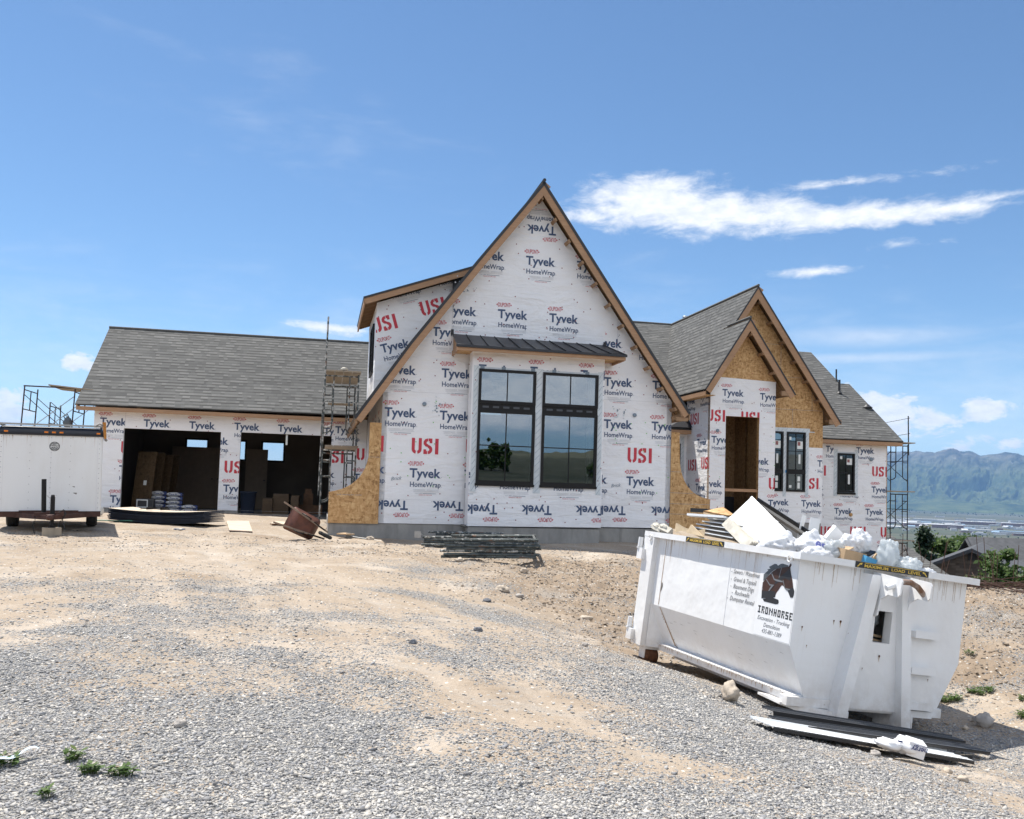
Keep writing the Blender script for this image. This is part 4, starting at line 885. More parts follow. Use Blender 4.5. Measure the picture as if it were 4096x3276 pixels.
def build_ground():
    inner = np.concatenate([[.02, .6, 1.2, 1.8, 2.3, 2.7], np.exp(np.arange(math.log(3.), math.log(46.), .0068)), np.exp(np.arange(math.log(46.), math.log(110.), .03)), np.exp(np.arange(math.log(110.), math.log(16000.), .055)), [16000., 21000.]])
    ang = np.concatenate([np.arange(-180, -40, 3.), np.arange(-40, -32, .8), np.arange(-32, 36, .12), np.arange(36, 44, .8), np.arange(44, 180, 3.)])
    a = np.radians(ang); nr, na = len(inner), len(a)
    rr, aa = np.meshgrid(inner, a, indexing='ij'); X = rr * np.sin(aa); Y = rr * np.cos(aa)
    Z = zg(X.ravel(), Y.ravel()).reshape(X.shape)
    V = np.stack([X, Y, Z], -1).reshape(-1, 3)
    i = np.arange(nr - 1)[:, None] * na; j = np.arange(na)[None]; k = (j + 1) % na
    Fq = np.stack([i + j, i + na + j, i + na + k, i + k], -1).reshape(-1, 4)[:, ::-1]
    me = bpy.data.meshes.new('ground'); me.vertices.add(len(V)); me.vertices.foreach_set('co', V.ravel().astype(np.float32))
    me.loops.add(Fq.size); me.loops.foreach_set('vertex_index', Fq.ravel().astype(np.int32)); me.polygons.add(len(Fq))
    me.polygons.foreach_set('loop_start', np.arange(0, Fq.size, 4, dtype=np.int32)); me.polygons.foreach_set('loop_total', np.full(len(Fq), 4, np.int32))
    me.polygons.foreach_set('use_smooth', np.ones(len(Fq), bool)); me.update(calc_edges=True)
    r = np.hypot(V[:, 0], V[:, 1]); cov = np.zeros((len(V), 4), np.float32)
    dg = me.attributes.new('dug', 'FLOAT', 'POINT'); dg.data.foreach_set('value', np.clip(lump_mask(V[:, 0], V[:, 1]) * 1.1 + 1.7 * fbm(V[:, 0] * 1.3, V[:, 1] * 1.3, 4, 61), 0, 1).astype(np.float32))
    tk = me.attributes.new('track', 'FLOAT', 'POINT'); tk.data.foreach_set('value', track_mask(V[:, 0], V[:, 1]).astype(np.float32))
    cov[:, 0] = gravel_mask(V[:, 0], V[:, 1]) * (1 - sstep(20, 40, r)); cov[:, 1] = sstep(120, 420, r)
    cov[:, 2] = np.clip(sstep(30, 60, r) + sstep(7, 11, -V[:, 1]) + .0, 0, 1); cov[:, 3] = 1
    at = me.attributes.new('cover', 'FLOAT_COLOR', 'POINT'); at.data.foreach_set('color', cov.ravel())
    o = bpy.data.objects.new('ground', me); COL.objects.link(o); me.materials.append(mat_ground()); tag(o, None, None, kind='structure'); return o
build_ground()
def stones(name, n, region, size, seed, mat, sink=.32, mask=None):
    """thousands of small angular stones as one mesh"""
    rg = np.random.default_rng(seed); px = []; py = []
    while sum(map(len, px)) < n:
        d = region[0] * (region[1] / region[0]) ** rg.random(n) if region[2] == 'log' else np.sqrt(region[0] ** 2 + (region[1] ** 2 - region[0] ** 2) * rg.random(n))
        az = np.radians(rg.uniform(-33, 36, n)); x = d * np.sin(az); y = d * np.cos(az); keep = rg.random(n) < (mask(x, y) if mask else 1)
        px.append(x[keep]); py.append(y[keep])
    x = np.concatenate(px)[:n]; y = np.concatenate(py)[:n]
    z = zg(x, y)
    ico = np.array([(-1, -1, -1), (1, -1, -1), (1, 1, -1), (-1, 1, -1), (-1, -1, 1), (1, -1, 1), (1, 1, 1), (-1, 1, 1)]) * .66
    tri = np.array([(0, 2, 1), (0, 3, 2), (4, 5, 6), (4, 6, 7), (0, 1, 5), (0, 5, 4), (1, 2, 6), (1, 6, 5), (2, 3, 7), (2, 7, 6), (3, 0, 4), (3, 4, 7)])
    sz = size[0] * (size[1] / size[0]) ** (rg.random(n) ** 1.6)
    sc = np.stack([rg.uniform(.8, 1.35, n), rg.uniform(.6, 1., n), rg.uniform(.24, .52, n)], 1) * sz[:, None] * .5
    P = (ico[None] * (1 + rg.normal(0, .16, (n, 8, 1))) + rg.normal(0, .22, (n, 8, 3))) * sc[:, None]
    th = rg.uniform(0, 2 * np.pi, n); tl = rg.normal(0, .28, n); c, s = np.cos(th), np.sin(th); ct, st = np.cos(tl), np.sin(tl)
    Xr = P[..., 0] * ct[:, None] - P[..., 2] * st[:, None]; Zr = P[..., 0] * st[:, None] + P[..., 2] * ct[:, None]
    V = np.stack([Xr * c[:, None] - P[..., 1] * s[:, None] + x[:, None], Xr * s[:, None] + P[..., 1] * c[:, None] + y[:, None], Zr + (z + sc[:, 2] * (1 - 2 * sink))[:, None]], -1).reshape(-1, 3)
    T = (tri[None] + (np.arange(n) * 8)[:, None, None]).reshape(-1, 3)
    me = bpy.data.meshes.new(name); me.vertices.add(len(V)); me.vertices.foreach_set('co', V.ravel().astype(np.float32)); me.loops.add(T.size); me.loops.foreach_set('vertex_index', T.ravel().astype(np.int32)); me.polygons.add(len(T))
    me.polygons.foreach_set('loop_start', np.arange(0, T.size, 3, dtype=np.int32)); me.polygons.foreach_set('loop_total', np.full(len(T), 3, np.int32)); me.update(calc_edges=True)
    at = me.attributes.new('tone', 'FLOAT', 'POINT'); drift = fbm(x * .5, y * .5, 3, 77) * .35; at.data.foreach_set('value', np.repeat(np.clip(rg.random(n) + drift, 0, 1), 8).astype(np.float32))
    o = bpy.data.objects.new(name, me); COL.objects.link(o); me.materials.append(mat); return o
def mat_gravel():
    m, w = new_mat('crushed stone'); at = w.n('ShaderNodeAttribute', attribute_name='tone').outputs['Fac']
    col = w.ramp(at, (0., (.15, .155, .165)), (.16, (.225, .235, .255)), (.40, (.335, .34, .35)), (.64, (.435, .425, .405)), (.84, (.50, .465, .41)), (1., (.60, .58, .545)))
    w.link(w.mix(w.mr(w.noise(w.coord('Object'), 70., 4, .7), .35, .7, 0, .5), col, (.40, .35, .29)), w.b.inputs['Base Color']); w.b.inputs['Roughness'].default_value = .9; w.b.inputs['Specular IOR Level'].default_value = .2
    return m
MG = mat_gravel()
g = stones('gravel', 170000, (3.6, 14.0, 'log'), (.0065, .028), 5, MG, mask=lambda x, y: gravel_mask(x, y) ** 1.5); tag(g, 'grey crushed gravel covering the foreground', 'gravel', kind='stuff')
g = stones('coarse_gravel', 2600, (3.8, 12.5, 'log'), (.024, .05), 6, MG, mask=lambda x, y: gravel_mask(x, y) ** 1.5); tag(g, 'larger stones among the grey gravel', 'gravel', kind='stuff')
g = stones('loose_pebbles', 60000, (4.5, 22, 'lin'), (.006, .040), 8, MG, sink=.3, mask=lambda x, y: np.clip(.25 + lump_mask(x, y) * .6 + gravel_mask(x, y) * .5 + 1.2 * fbm(x * .9, y * .9, 4, 71), 0.05, 1) * (1 - sstep(21.0, 22.0, y - .21 * x)))
tag(g, 'scattered stones on the bare tan soil', 'loose stones', kind='stuff')
M['clod'] = plain('dry soil clod', (.33, .262, .195), .95, var=.35, vscale=14., bump=.5, bscale=60.)
g = stones('loose_soil', 11000, (8, 21, 'lin'), (.010, .065), 9, M['clod'], sink=.3, mask=lambda x, y: lump_mask(x, y) ** 1.5); tag(g, 'crumbled dry soil clods on the dug ground', 'soil', kind='stuff')

# ---------------------------------------------------------------- roll-off dumpster (local: x across, y from the hook end back, z up)
def mat_dump():
    m, w = new_mat('white painted steel'); v = w.coord('Object'); z = w.sep(v)[2]
    f = w.noise(w.mapping(v, (1, 1, .3)), 1.6, 7, .66); col = w.mix(w.mr(f, .46, .74, 0, .20), (.77, .77, .765), (.55, .49, .42))
    run = w.noise(w.mapping(v, (9, 9, .5)), 2.2, 4, .6); col = w.mix(w.mr(run, .60, .74, 0, .12), col, (.50, .44, .36))
    low = w.math('MULTIPLY', w.mr(z, .32, -.2, 0, 1.), w.mr(w.noise(v, 5., 6, .7), .38, .6)); col = w.mix(w.math('MULTIPLY', low, .5), col, (.43, .36, .285))
    chip = w.math('GREATER_THAN', w.noise(v, 13., 5, .75), .715); col = w.mix(chip, col, (.20, .10, .05))
    scr = w.math('GREATER_THAN', w.noise(w.mapping(v, (2, 2, 26), (.25, 0, 0)), 2.4, 4, .7), .70); col = w.mix(w.math('MULTIPLY', scr, .22), col, (.36, .34, .32))
    w.link(col, w.b.inputs['Base Color']); w.link(w.mr(f, .3, .7, .36, .6), w.b.inputs['Roughness'])
    w.link(w.bump(w.math('ADD', w.noise(v, 1.7, 3), w.math('MULTIPLY', w.noise(v, 5., 2), .25)), .5, .05), w.b.inputs['Normal']); return m
EMB = {}
EMB['mane']=[(0.574, 1.154), (0.537, 1.182), (0.503, 1.205), (0.524, 1.214), (0.469, 1.228), (0.501, 1.244), (0.451, 1.265), (0.404, 1.287), (0.366, 1.285), (0.345, 1.272), (0.305, 1.295), (0.27, 1.302), (0.22, 1.298), (0.17, 1.293), (0.178, 1.274), (0.262, 1.261), (0.333, 1.246), (0.392, 1.225), (0.449, 1.191), (0.491, 1.148), (0.534, 1.104), (0.569, 1.084)]
EMB['head']=[(0.168, 1.282), (0.137, 1.322), (0.121, 1.302), (0.136, 1.271), (0.112, 1.213), (0.075, 1.143), (0.051, 1.079), (0.027, 1.045), (0.027, 1.016), (0.037, 0.978), (0.077, 0.972), (0.101, 0.999), (0.131, 1.032), (0.183, 1.048), (0.212, 1.074), (0.238, 1.078), (0.259, 1.061), (0.283, 1.027), (0.314, 0.993), (0.327, 0.968), (0.328, 0.942), (0.443, 0.914), (0.564, 0.902), (0.573, 0.975), (0.573, 1.068), (0.535, 1.108), (0.48, 1.157), (0.425, 1.202), (0.357, 1.24), (0.262, 1.261)]
EMB['band']=[(0.566, 0.975), (0.41, 1.0), (0.34, 1.001), (0.327, 0.968), (0.334, 0.941), (0.563, 0.898)]
EMB['base']=[(0.537, 0.898), (0.371, 0.934), (0.268, 0.923), (0.258, 0.902), (0.266, 0.88), (0.308, 0.872), (0.513, 0.874)]
EMB['cheek']=[(0.365, 1.093), (0.291, 1.159), (0.215, 1.21), (0.173, 1.244), (0.136, 1.271), (0.112, 1.213), (0.11, 1.139), (0.204, 1.158), (0.281, 1.111), (0.361, 1.071)]
EMB['nose']=[(0.146, 1.049), (0.051, 1.079), (0.027, 1.045), (0.027, 1.016), (0.037, 0.978), (0.077, 0.972), (0.101, 0.999)]
EMB['b1']=[(0.525, 1.109), (0.51, 1.111), (0.442, 1.065), (0.373, 1.068), (0.365, 1.061), (0.445, 1.05)]
EMB['b2']=[(0.449, 1.191), (0.437, 1.194), (0.373, 1.131), (0.234, 1.124), (0.231, 1.109), (0.331, 1.109), (0.383, 1.118)]
EMB['b3']=[(0.283, 1.257), (0.273, 1.256), (0.294, 1.151), (0.304, 1.152)]
EMB['b4']=[(0.233, 1.132), (0.221, 1.132), (0.179, 1.059), (0.094, 1.057), (0.093, 1.05), (0.144, 1.034), (0.186, 1.053)]
EMB['b5']=[(0.403, 1.062), (0.366, 1.066), (0.413, 1.018), (0.434, 0.993), (0.454, 0.994), (0.429, 1.032)]
EMB['b6']=[(0.574, 1.013), (0.561, 1.007), (0.544, 0.992), (0.554, 0.99)]

M['dump'] = mat_dump(); M['rust'] = plain('rust', (.15, .06, .025), .85, var=.5, vscale=20., bump=.3)
M['streak'] = plain('thin rust run', (.52, .33, .18), .7, var=.5, vscale=25.); M['decal'] = plain('white vinyl', (.79, .79, .79), .4); M['ink'] = plain('black vinyl', (.02, .02, .022), .5); M['brown'] = plain('brown print', (.06, .022, .012), .55, var=.4, vscale=14.)
M['slate'] = plain('slate print', (.10, .115, .125), .55, var=.3, vscale=18.); M['silver'] = plain('silver print', (.17, .18, .19), .5); M['yellow'] = plain('yellow lettering', (.68, .46, .07), .5); M['scriptgrey'] = plain('dark grey script', (.10, .105, .12), .5); M['scrape'] = plain('bare scrape', (.22, .20, .18), .6, var=.4, vscale=30.)
M['rubber'] = plain('black rubber', (.022, .021, .02), .8, var=.3, bump=.2)
DROT = Matrix([list(map(float, r)) for r in DUMP_M])
dump = thing('dumpster', 'large white steel roll-off dumpster with a horse emblem, heaped with building waste', 'dumpster', DUMP_O, rot=DROT)
W_, L_, H_, HF, IN = 2.2, 3.172, 1.375, .5, .237
mb = MB()
sec = [(0, H_), (0, HF), (IN, .0), (W_ - IN, .0), (W_, HF), (W_, H_)]; inn = [(.04, H_), (.04, HF + .02), (IN + .03, .05), (W_ - IN - .03, .05), (W_ - .04, HF + .02), (W_ - .04, H_)]
for i in range(5):
    a, b = sec[i], sec[i + 1]; mb.poly([(a[0], L_, a[1]), (a[0], .0, a[1]), (b[0], .0, b[1]), (b[0], L_, b[1])])
    a, b = inn[i], inn[i + 1]; mb.poly([(a[0], .05, a[1]), (a[0], L_ - .05, a[1]), (b[0], L_ - .05, b[1]), (b[0], .05, b[1])], 0)
FW = (.955, 1.175, .635, .965)                                            # the port in the hook end
fp = pieces_of([(p[0], p[1]) for p in sec][::1], [FW])
fp = pieces_of([sec[0], sec[1], sec[2], sec[3], sec[4], sec[5]], [FW])
for p in fp: mb.poly([(q[0], 0, q[1]) for q in p]); mb.poly([(q[0], .04, q[1]) for q in reversed(p)])
for p, q in (((FW[0], FW[2]), (FW[0], FW[3])), ((FW[0], FW[3]), (FW[1], FW[3])), ((FW[1], FW[3]), (FW[1], FW[2])), ((FW[1], FW[2]), (FW[0], FW[2]))): mb.poly([(p[0], -.07, p[1]), (q[0], -.07, q[1]), (q[0], .04, q[1]), (p[0], .04, p[1])])
mb.poly([(q[0], L_, q[1]) for q in reversed(sec)])
mb.box(.15, .30, .02, 2.86, -.075, -.002)                                # side sill ledge and cross bearers
mb.box(.12, .30, .02, 2.86, .0, .012); mb.box(W_ - .30, W_ - .15, .02, L_, -.075, -.002)
mb.box(.02, 2.0, -.03, .10, -.09, .0); mb.box(.66, 1.45, -.055, -.03, -.075, .012)
for y in (.6, 1.2, 1.8, 2.4): mb.box(.3, 1.9, y, y + .08, -.08, -.002)
for y in (1.22, 2.76):                                                   # weld ribs on the long side
    mb.box(-.004, .0, y, y + .012, HF, H_)
# rear post: a full-height plate with its return, then the tailgate
mb.hexa([(-.075, 2.97, -.06), (.03, 2.97, -.06), (.03, 3.24, -.06), (-.075, 3.24, -.06), (-.075, 2.97, 1.37), (.03, 2.97, 1.37), (.03, 3.24, 1.37), (-.075, 3.24, 1.37)])
mb.poly([(-.0, 2.96, .52), (.0, 2.96, -.06), (.30, 2.86, -.06), (.24, 2.90, .02)]); mb.box(.0, .3, 2.97, 3.2, -.10, -.06)
mb.box(.0, W_, L_ + .0, L_ + .07, -.05, 1.40); mb.box(W_ - .03, W_ + .07, 2.97, 3.24, -.06, 1.37)
# marks, rust runs and scrapes on the body
sd = lambda e: (lambda a, b: (-e, a, b)); rnd = random.Random(4); nb_ = len(mb.m)
for i in range(46):
    y = rnd.uniform(.05, 2.9); l = rnd.uniform(.04, .30) * (1.6 if rnd.random() < .2 else 1); w_ = rnd.uniform(.0018, .005)
    mb.poly([(-.002, y, 1.372), (-.002, y + w_, 1.372), (-.002, y + w_ * .4, 1.372 - l), (-.002, y, 1.372 - l)], 0)
for i in range(46):
    x = rnd.uniform(.05, 2.15); l = rnd.uniform(.03, .26); w_ = rnd.uniform(.002, .006)
    if .85 < x < 1.35: continue
    mb.poly([(x, -.002, 1.37), (x, -.002, 1.37 - l), (x + w_ * .5, -.002, 1.37 - l), (x + w_, -.002, 1.37)], 0)
mb.poly([(-.003, 2.745, .52), (-.003, 2.755, .52), (-.003, 2.757, 1.36), (-.003, 2.750, 1.36)], 0)
q = [(-.003 + (HF - z) * IN / HF, y, z) for y, z in ((2.72, .49), (2.705, .49), (2.55, .03), (2.58, .03))]; mb.poly([(a - .003, b, c) for a, b, c in q], 0)
for i in range(26):
    y = rnd.uniform(2.48, 2.78); z = .03 + (y - 2.52) / .22 * .45 + rnd.gauss(0, .02)
    if .02 < z < .48: x = (HF - z) * IN / HF - .005; mb.poly([(x, y, z), (x, y + .008, z), (x + .0, y + .004, z - .02)], 1)
for y, z, r1, r2 in ((2.73, .76, .022, .05), (2.74, .72, .012, .03)): put_flat(mb, [[(y + r1 * math.cos(t) * (1 + .3 * math.sin(3 * t)), z + r2 * math.sin(t)) for t in np.arange(0, 6.28, .6)]], sd(.004), 2)
for x, z, r_ in ((.50, .80, .010), (.585, .80, .014), (1.06, .50, .013), (.12, .70, .010), (.2, .52, .006), (1.25, .92, .006), (1.8, .3, .006), (.86, .36, .006)):
    put_flat(mb, disc_tris(x, z, r_, 7), lambda a, b: (a, -.075 if .8 < x < 1.4 else -.003, b), 1); put_flat(mb, [[(x - r_ * .6, z), (x + r_ * .6, z), (x, z - r_ * 5)]], lambda a, b: (a, -.074 if .8 < x < 1.4 else -.0025, b), 0)
for i in range(40):
    y = rnd.uniform(.2, 2.7); z = rnd.uniform(.03, .47); x = (HF - z) * IN / HF - .004; mb.poly([(x, y, z), (x, y - rnd.uniform(.02, .12), z - rnd.uniform(.0, .02)), (x, y, z - .003)], 2 if rnd.random() < .4 else 3)
for i in range(60):
    y = rnd.uniform(.2, 2.86); mb.poly([(.118, y, .006), (.118, y + .02, .006), (.118, y + .014, -.0)], 1); 
    if rnd.random() < .5: mb.poly([(.148, y, -.01), (.148, y + .012, -.01), (.148, y + .004, -.06)], 0)
mb.m = mb.m[:nb_] + [k + 1 for k in mb.m[nb_:]]; body = mb.build('body', [M['dump'], M['streak'], M['rust'], M['scrape'], M['seam']], dump)
mb = MB()     # rim of square tube; it oversails the hook end
mb.box(-.075, .03, -.10, 3.25, 1.375, 1.445); mb.box(W_ - .03, W_ + .075, -.10, 3.25, 1.375, 1.445); mb.box(.03, W_ - .03, -.10, .04, 1.375, 1.443); mb.box(.03, W_ - .03, 3.15, 3.24, 1.375, 1.443)
rim = mb.build('rim', [M['dump']], dump)
def load_sign(lift, a0, a1, z0, z1, mirror=1):
    mb = MB(); put_flat(mb, rect_tri(a0, a1, z0, z1), lambda a, b: lift(a, b, .003), 0); w = a1 - a0; h = z1 - z0
    L5 = lambda a, b: lift(a, b, .006)
    put_flat(mb, rect_tri(a0 + w * .12, a1 - w * .1, z1 - h * .18, z1 - h * .10), L5, 1)
    put_flat(mb, text_tris('MAXIMUM  LOAD  LEVEL', a0 + w * .12, z0 + h * .20, width=w * .77, h=h * .48, bold=.02), L5, 1)
    for x, s in ((a0 + w * .02, 1), (a1 - w * .02, -1)):
        put_flat(mb, [[(x, z0 + h * .15), (x + s * w * .015, z0 + h * .15), (x + s * w * .05, z0 + h * .62), (x + s * w * .035, z0 + h * .68)], [(x + s * w * .025, z0 + h * .68), (x + s * w * .062, z0 + h * .50), (x + s * w * .072, z0 + h * .88)]], L5, 1)
    return mb
load_sign(lambda a, b, e: (-.075 - e, 2.152 - a, b), 0, .86, 1.378, 1.442).build('warning_sign', [M['ink'], M['yellow']], rim)
load_sign(lambda a, b, e: (a, -.10 - e, b), .60, 1.56, 1.378, 1.442).build('warning_sign', [M['ink'], M['yellow']], rim)
for y in (.05, 3.05): mb = MB(); mb.tube([(-.09, y + .03 * math.cos(t), 1.375 + .035 * math.sin(t) - .01) for t in np.linspace(0, 2 * math.pi, 13)], .009, 0, 6, caps=False); mb.build('tarp_ring', [M['dump']], rim)
# lettering and emblem on the long side
mb = MB(); s2 = lambda a, b: (-.0035, -a, b); s3 = lambda a, b: (-.005, -a, b)
put_flat(mb, [[(-.635, .51), (-.012, .51), (-.012, 1.345), (-.635, 1.345)]], lambda a, b: (-.0022, -a, b), 0)
for txt, y0, y1, z in (('-  Sewers / Waterlines', 1.19, .645, 1.105), ('-  Gravel & Topsoil', 1.18, .685, 1.018), ('-  Basement Digs', 1.17, .715, .94), ('-  Rockwalls', 1.13, .785, .872), ('-  Dumpster Rental', 1.21, .68, .80)):
    put_flat(mb, text_tris(txt, -y0, z, width=y0 - y1, h=.052, shear=.28, rot=0), s2, 2)
for txt, y0, y1, z in (('Excavation - Trucking', .589, .037, .676), ('Demolition', .47, .19, .612), ('435-881-1389', .49, .15, .548)):
    put_flat(mb, text_tris(txt, -y0, z, width=y0 - y1, h=.045, shear=.28), s2, 2)
# block letters of the firm's name, drawn as bars
GL_ = {'I': ['111', '010', '010', '010', '111'], 'R': ['111', '101', '110', '101', '101'], 'O': ['111', '101', '101', '101', '111'], 'N': ['1001', '1101', '1011', '1001', '1001'], 'H': ['101', '101', '111', '101', '101'], 'S': ['111', '100', '111', '001', '111'], 'E': ['111', '100', '110', '100', '111']}
x = -.600; cw = .0158; ch = .0152
for chh in 'IRONHORSE':
    g = GL_[chh]
    for r_, row in enumerate(g):
        k = 0
        while k < len(row):
            if row[k] == '1':
                e = k
                while e + 1 < len(row) and row[e + 1] == '1': e += 1
                put_flat(mb, rect_tri(x + k * cw, x + (e + 1) * cw, .822 - (r_ + 1) * ch, .822 - r_ * ch), s2, 3); k = e + 1
            else: k += 1
    x += len(g[0]) * cw + .0185
MI = {'mane': 5, 'head': 4, 'band': 3, 'base': 3, 'cheek': 3, 'nose': 3}
for n_, (k, pts) in enumerate(EMB.items()): mb.poly([(-.0034 - .0004 * n_, y, z) for y, z in pts], MI.get(k, 6))
mb.build('painted_emblem', [M['decal'], M['seam'], M['scriptgrey'], M['ink'], M['brown'], M['slate'], M['silver']], body)
# lifting frame of the hook end
def leg(top, foot, w, d0, d1):
    mb = MB(); a, b = top, foot
    mb.hexa([(b[0] - w / 2, d0 - .02, b[1]), (b[0] + w / 2, d0 - .02, b[1]), (b[0] + w / 2, d1, b[1]), (b[0] - w / 2, d1, b[1]), (a[0] - w / 2, d0, a[1]), (a[0] + w / 2, d0, a[1]), (a[0] + w / 2, d1, a[1]), (a[0] - w / 2, d1, a[1])])
    return mb
M['legedge'] = mat_painted('chipped white steel', (.78, .78, .78), (.5, .42, .34), .4, .45, 3., .30)
mb = leg((.86, 1.33), (.57, -.23), .13, -.15, 0); 
e0 = [(.57 + .066, -.12), (.57 + .132, .30)]
mb.poly([(.6372, -.165, -.2), (.6372, -.03, -.2), (.715, -.03, .22), (.715, -.152, .22)], 1)
mb.build('lifting_leg', [M['dump'], M['rust']], dump)
mb = leg((1.24, 1.33), (1.42, -.24), .12, -.15, 0); mb.poly([(1.482, -.166, -.2), (1.482, -.03, -.2), (1.448, -.03, .1), (1.448, -.155, .1)], 1)
mb.build('lifting_leg', [M['dump'], M['rust']], dump)
mb = MB()
for p in pieces_of([(.64, -.06), (1.36, -.06), (1.20, 1.30), (.90, 1.30)], [FW]): mb.poly([(q[0], -.07, q[1]) for q in p])
mb.build('lifting_plate', [M['dump']], dump)
mb = MB()
for x0 in (.905, 1.285):
    o_ = [(-.02, 1.36), (-.42, 1.33), (-.44, 1.30), (-.43, 1.17), (-.40, 1.14), (-.27, 1.15), (-.17, 1.09), (-.14, .92), (-.02, .88)]
    mb.prism([(x0, a, b) for a, b in o_], (.02, 0, 0), 0, 1)
mb.build('hook_bracket', [M['dump'], M['legedge']], dump)
mb = MB(); P_ = [(.82, -.33, 1.215), (.92, -.34, 1.26), (1.0, -.345, 1.30), (1.10, -.35, 1.305), (1.20, -.345, 1.27), (1.29, -.34, 1.20), (1.33, -.34, 1.185)]
mb.tube(P_[:2], .030, 0, 12); mb.tube(P_[1:], .030, 1, 12); M['barrust'] = mat_painted('worn hook bar', (.16, .075, .035), (.55, .50, .45), .9, .6, 14.)
mb.build('hook_bar', [M['dump'], M['barrust']], dump)
for z in (.80, .42, .05):
    mb = MB(); mb.box(1.49, 1.83, -.09, -.0, z - .065, z, 0); mb.box(1.49, 1.83, -.09, -.082, z, z + .012)
    for i in range(14): x = 1.495 + i * .024; mb.poly([(x, -.0905, z), (x + .022, -.0905, z), (x + .011, -.0905, z + .022)]); mb.poly([(x + .022, -.0825, z), (x, -.0825, z), (x + .011, -.0825, z + .022)])
    mb.build('step', [M['dump']], dump)
mb = MB(); mb.box(1.50, 1.86, -.05, .0, -.10, -.03); mb.build('sill_block', [M['dump']], dump)
for x0 in (.54, 1.36):     # skids with upturned noses
    mb = MB(); mb.box(x0, x0 + .12, .25, 3.1, -.20, -.08, 0); mb.hexa([(x0, -.16, -.22), (x0 + .14, -.16, -.22), (x0 + .14, .25, -.235), (x0, .25, -.235), (x0, -.16, -.08), (x0 + .14, -.16, -.08), (x0 + .14, .25, -.08), (x0, .25, -.08)], 0)
    mb.build('skid', [M['dump']], dump)
mb = MB(); mb.hexa([(.0, .05, -.10), (.56, -.12, -.23), (.56, .2, -.22), (.05, .5, -.10), (.0, .05, -.075), (.56, -.12, -.10), (.56, .2, -.10), (.05, .5, -.075)]); mb.build('skid_wing', [M['dump']], dump)
for z in (1.22, .14):
    mb = MB(); mb.box(-.13, -.075, 3.16, 3.30, z - .16, z - .02, 0); mb.lathe((-.105, 3.28, z), [(.035, 0), (.032, .13)], (0, 0, 1), 12, 0, True); mb.lathe((-.105, 3.28, z - .02), [(.045, 0), (.045, .015)], (0, 0, 1), 12, 0, True); mb.build('hinge', [M['dump']], dump)
for x0 in (.02, 2.0):
    mb = MB(); mb.lathe((x0, 3.05, -.19), [(.02, 0), (.10, 0), (.105, .02), (.105, .17), (.10, .19), (.02, .19)], (1, 0, 0), 18, 0); mb.box(x0 - .015, x0, 2.98, 3.12, -.22, -.06, 1); mb.build('roller', [M['rust'] if x0 < 1 else M['rubber'], M['dump']], dump)
# ---------------------------------------------------------------- what lies in it: every piece a thing of its own
M['panelwhite'] = plain('white coated sheet', (.84, .85, .85), .35, var=.04); M['panelblack'] = plain('black coated sheet', (.018, .018, .02), .38, var=.3); M['gypsum'] = plain('broken plasterboard', (.62, .58, .50), .9, var=.3, vscale=9.); M['paper'] = plain('kraft paper', (.55, .43, .28), .85, var=.25)
M['film'] = mat_film('white plastic film', (.80, .81, .83), .3, .32); M['clearfilm'] = mat_film('milky clear film', (.70, .74, .76), .55, .2); M['foam'] = plain('white foam board', (.82, .82, .82), .8); M['bluebox'] = plain('blue printed card', (.08, .35, .62), .5, var=.2); M['card'] = plain('cardboard', (.46, .32, .19), .85, var=.2)
M['inkblue'] = plain('blue violet ink', (.16, .18, .48), .5); M['offcut'] = mat_wood('pale sawn board', (.62, .45, .28), (.50, .34, .19))
def dloc(p): return Vector(DUMP_O) + DROT @ Vector(p)
def ditem(name, mb, c, mats, label, cat, group=None):
    """mb is in dumpster coordinates; the object's origin goes to c"""
    c = Vector(c); mb.v = [tuple(Vector(p) - c) for p in mb.v]
    o = mb.build(name, mats); o.location = dloc(c); o.rotation_euler = DROT.to_euler(); return tag(o, label, cat, group)
mb = MB(); rows = []
for i in range(16):
    row = []
    for j in range(24):
        x = .05 + 2.1 * i / 15; y = .06 + 3.05 * j / 23; row.append((x, y, 1.10 + .38 * mnoise.fractal(Vector((x * 2.2, y * 2.2, 3.)), .8, 2, 4) + .18 * math.exp(-((y - 1.2) / .9) ** 2 - ((x - .9) / .7) ** 2)))
    rows.append(row)
mb.grid(rows, 0, smooth=False); o = ditem('building_rubble', mb, (1.1, 1.6, 1.1), [plain('mixed rubble', (.42, .36, .29), .95, var=.6, vscale=7., bump=.6, bscale=20.)], 'mixed broken building rubble filling the dumpster', 'rubble'); o['kind'] = 'stuff'
mb = MB(); a, b, c_, d_ = [Vector(p) for p in ((.56, 1.82, 2.04), (.34, 1.9, 1.75), (.21, 1.11, 1.40), (.52, .93, 1.62))]
mb.prism([a, b, c_, d_], (.02, .012, -.012), 0, 2); 
for k in (.0, 1.):
    p, q = (b.lerp(a, k), c_.lerp(d_, k)); mb.beam(p, q, .014, .03, (a - b), 0 if k == 0 else 1)
for i in range(12): p = a.lerp(d_, (i + .5) / 12); mb.obox(p + Vector((.012, -.006, .012)), (.012, .02, .008), None, 2)
ditem('white_sheet', mb, (.4, 1.4, 1.7), [M['panelwhite'], M['steel'], M['panelblack']], 'long white metal panel leaning steeply out of the middle of the dumpster', 'panel')
mb = MB(); a, b = Vector((.66, 1.93, 2.0)), Vector((.80, .86, 1.60)); mb.beam(a, b, .13, .03, (.6, 0, 1), 0); mb.beam(a + Vector((.07, 0, .03)), b + Vector((.07, 0, .03)), .02, .05, (0, 0, 1), 1)
for i in range(9): p = a.lerp(b, (i + .5) / 9) + Vector((.02, -.01, .03)); mb.obox(p, (.02, .03, .012), None, 1)
ditem('black_track', mb, (.7, 1.4, 1.8), [M['panelblack'], M['frame']], 'black slotted rail lying just behind the steep white panel in the dumpster', 'rail')
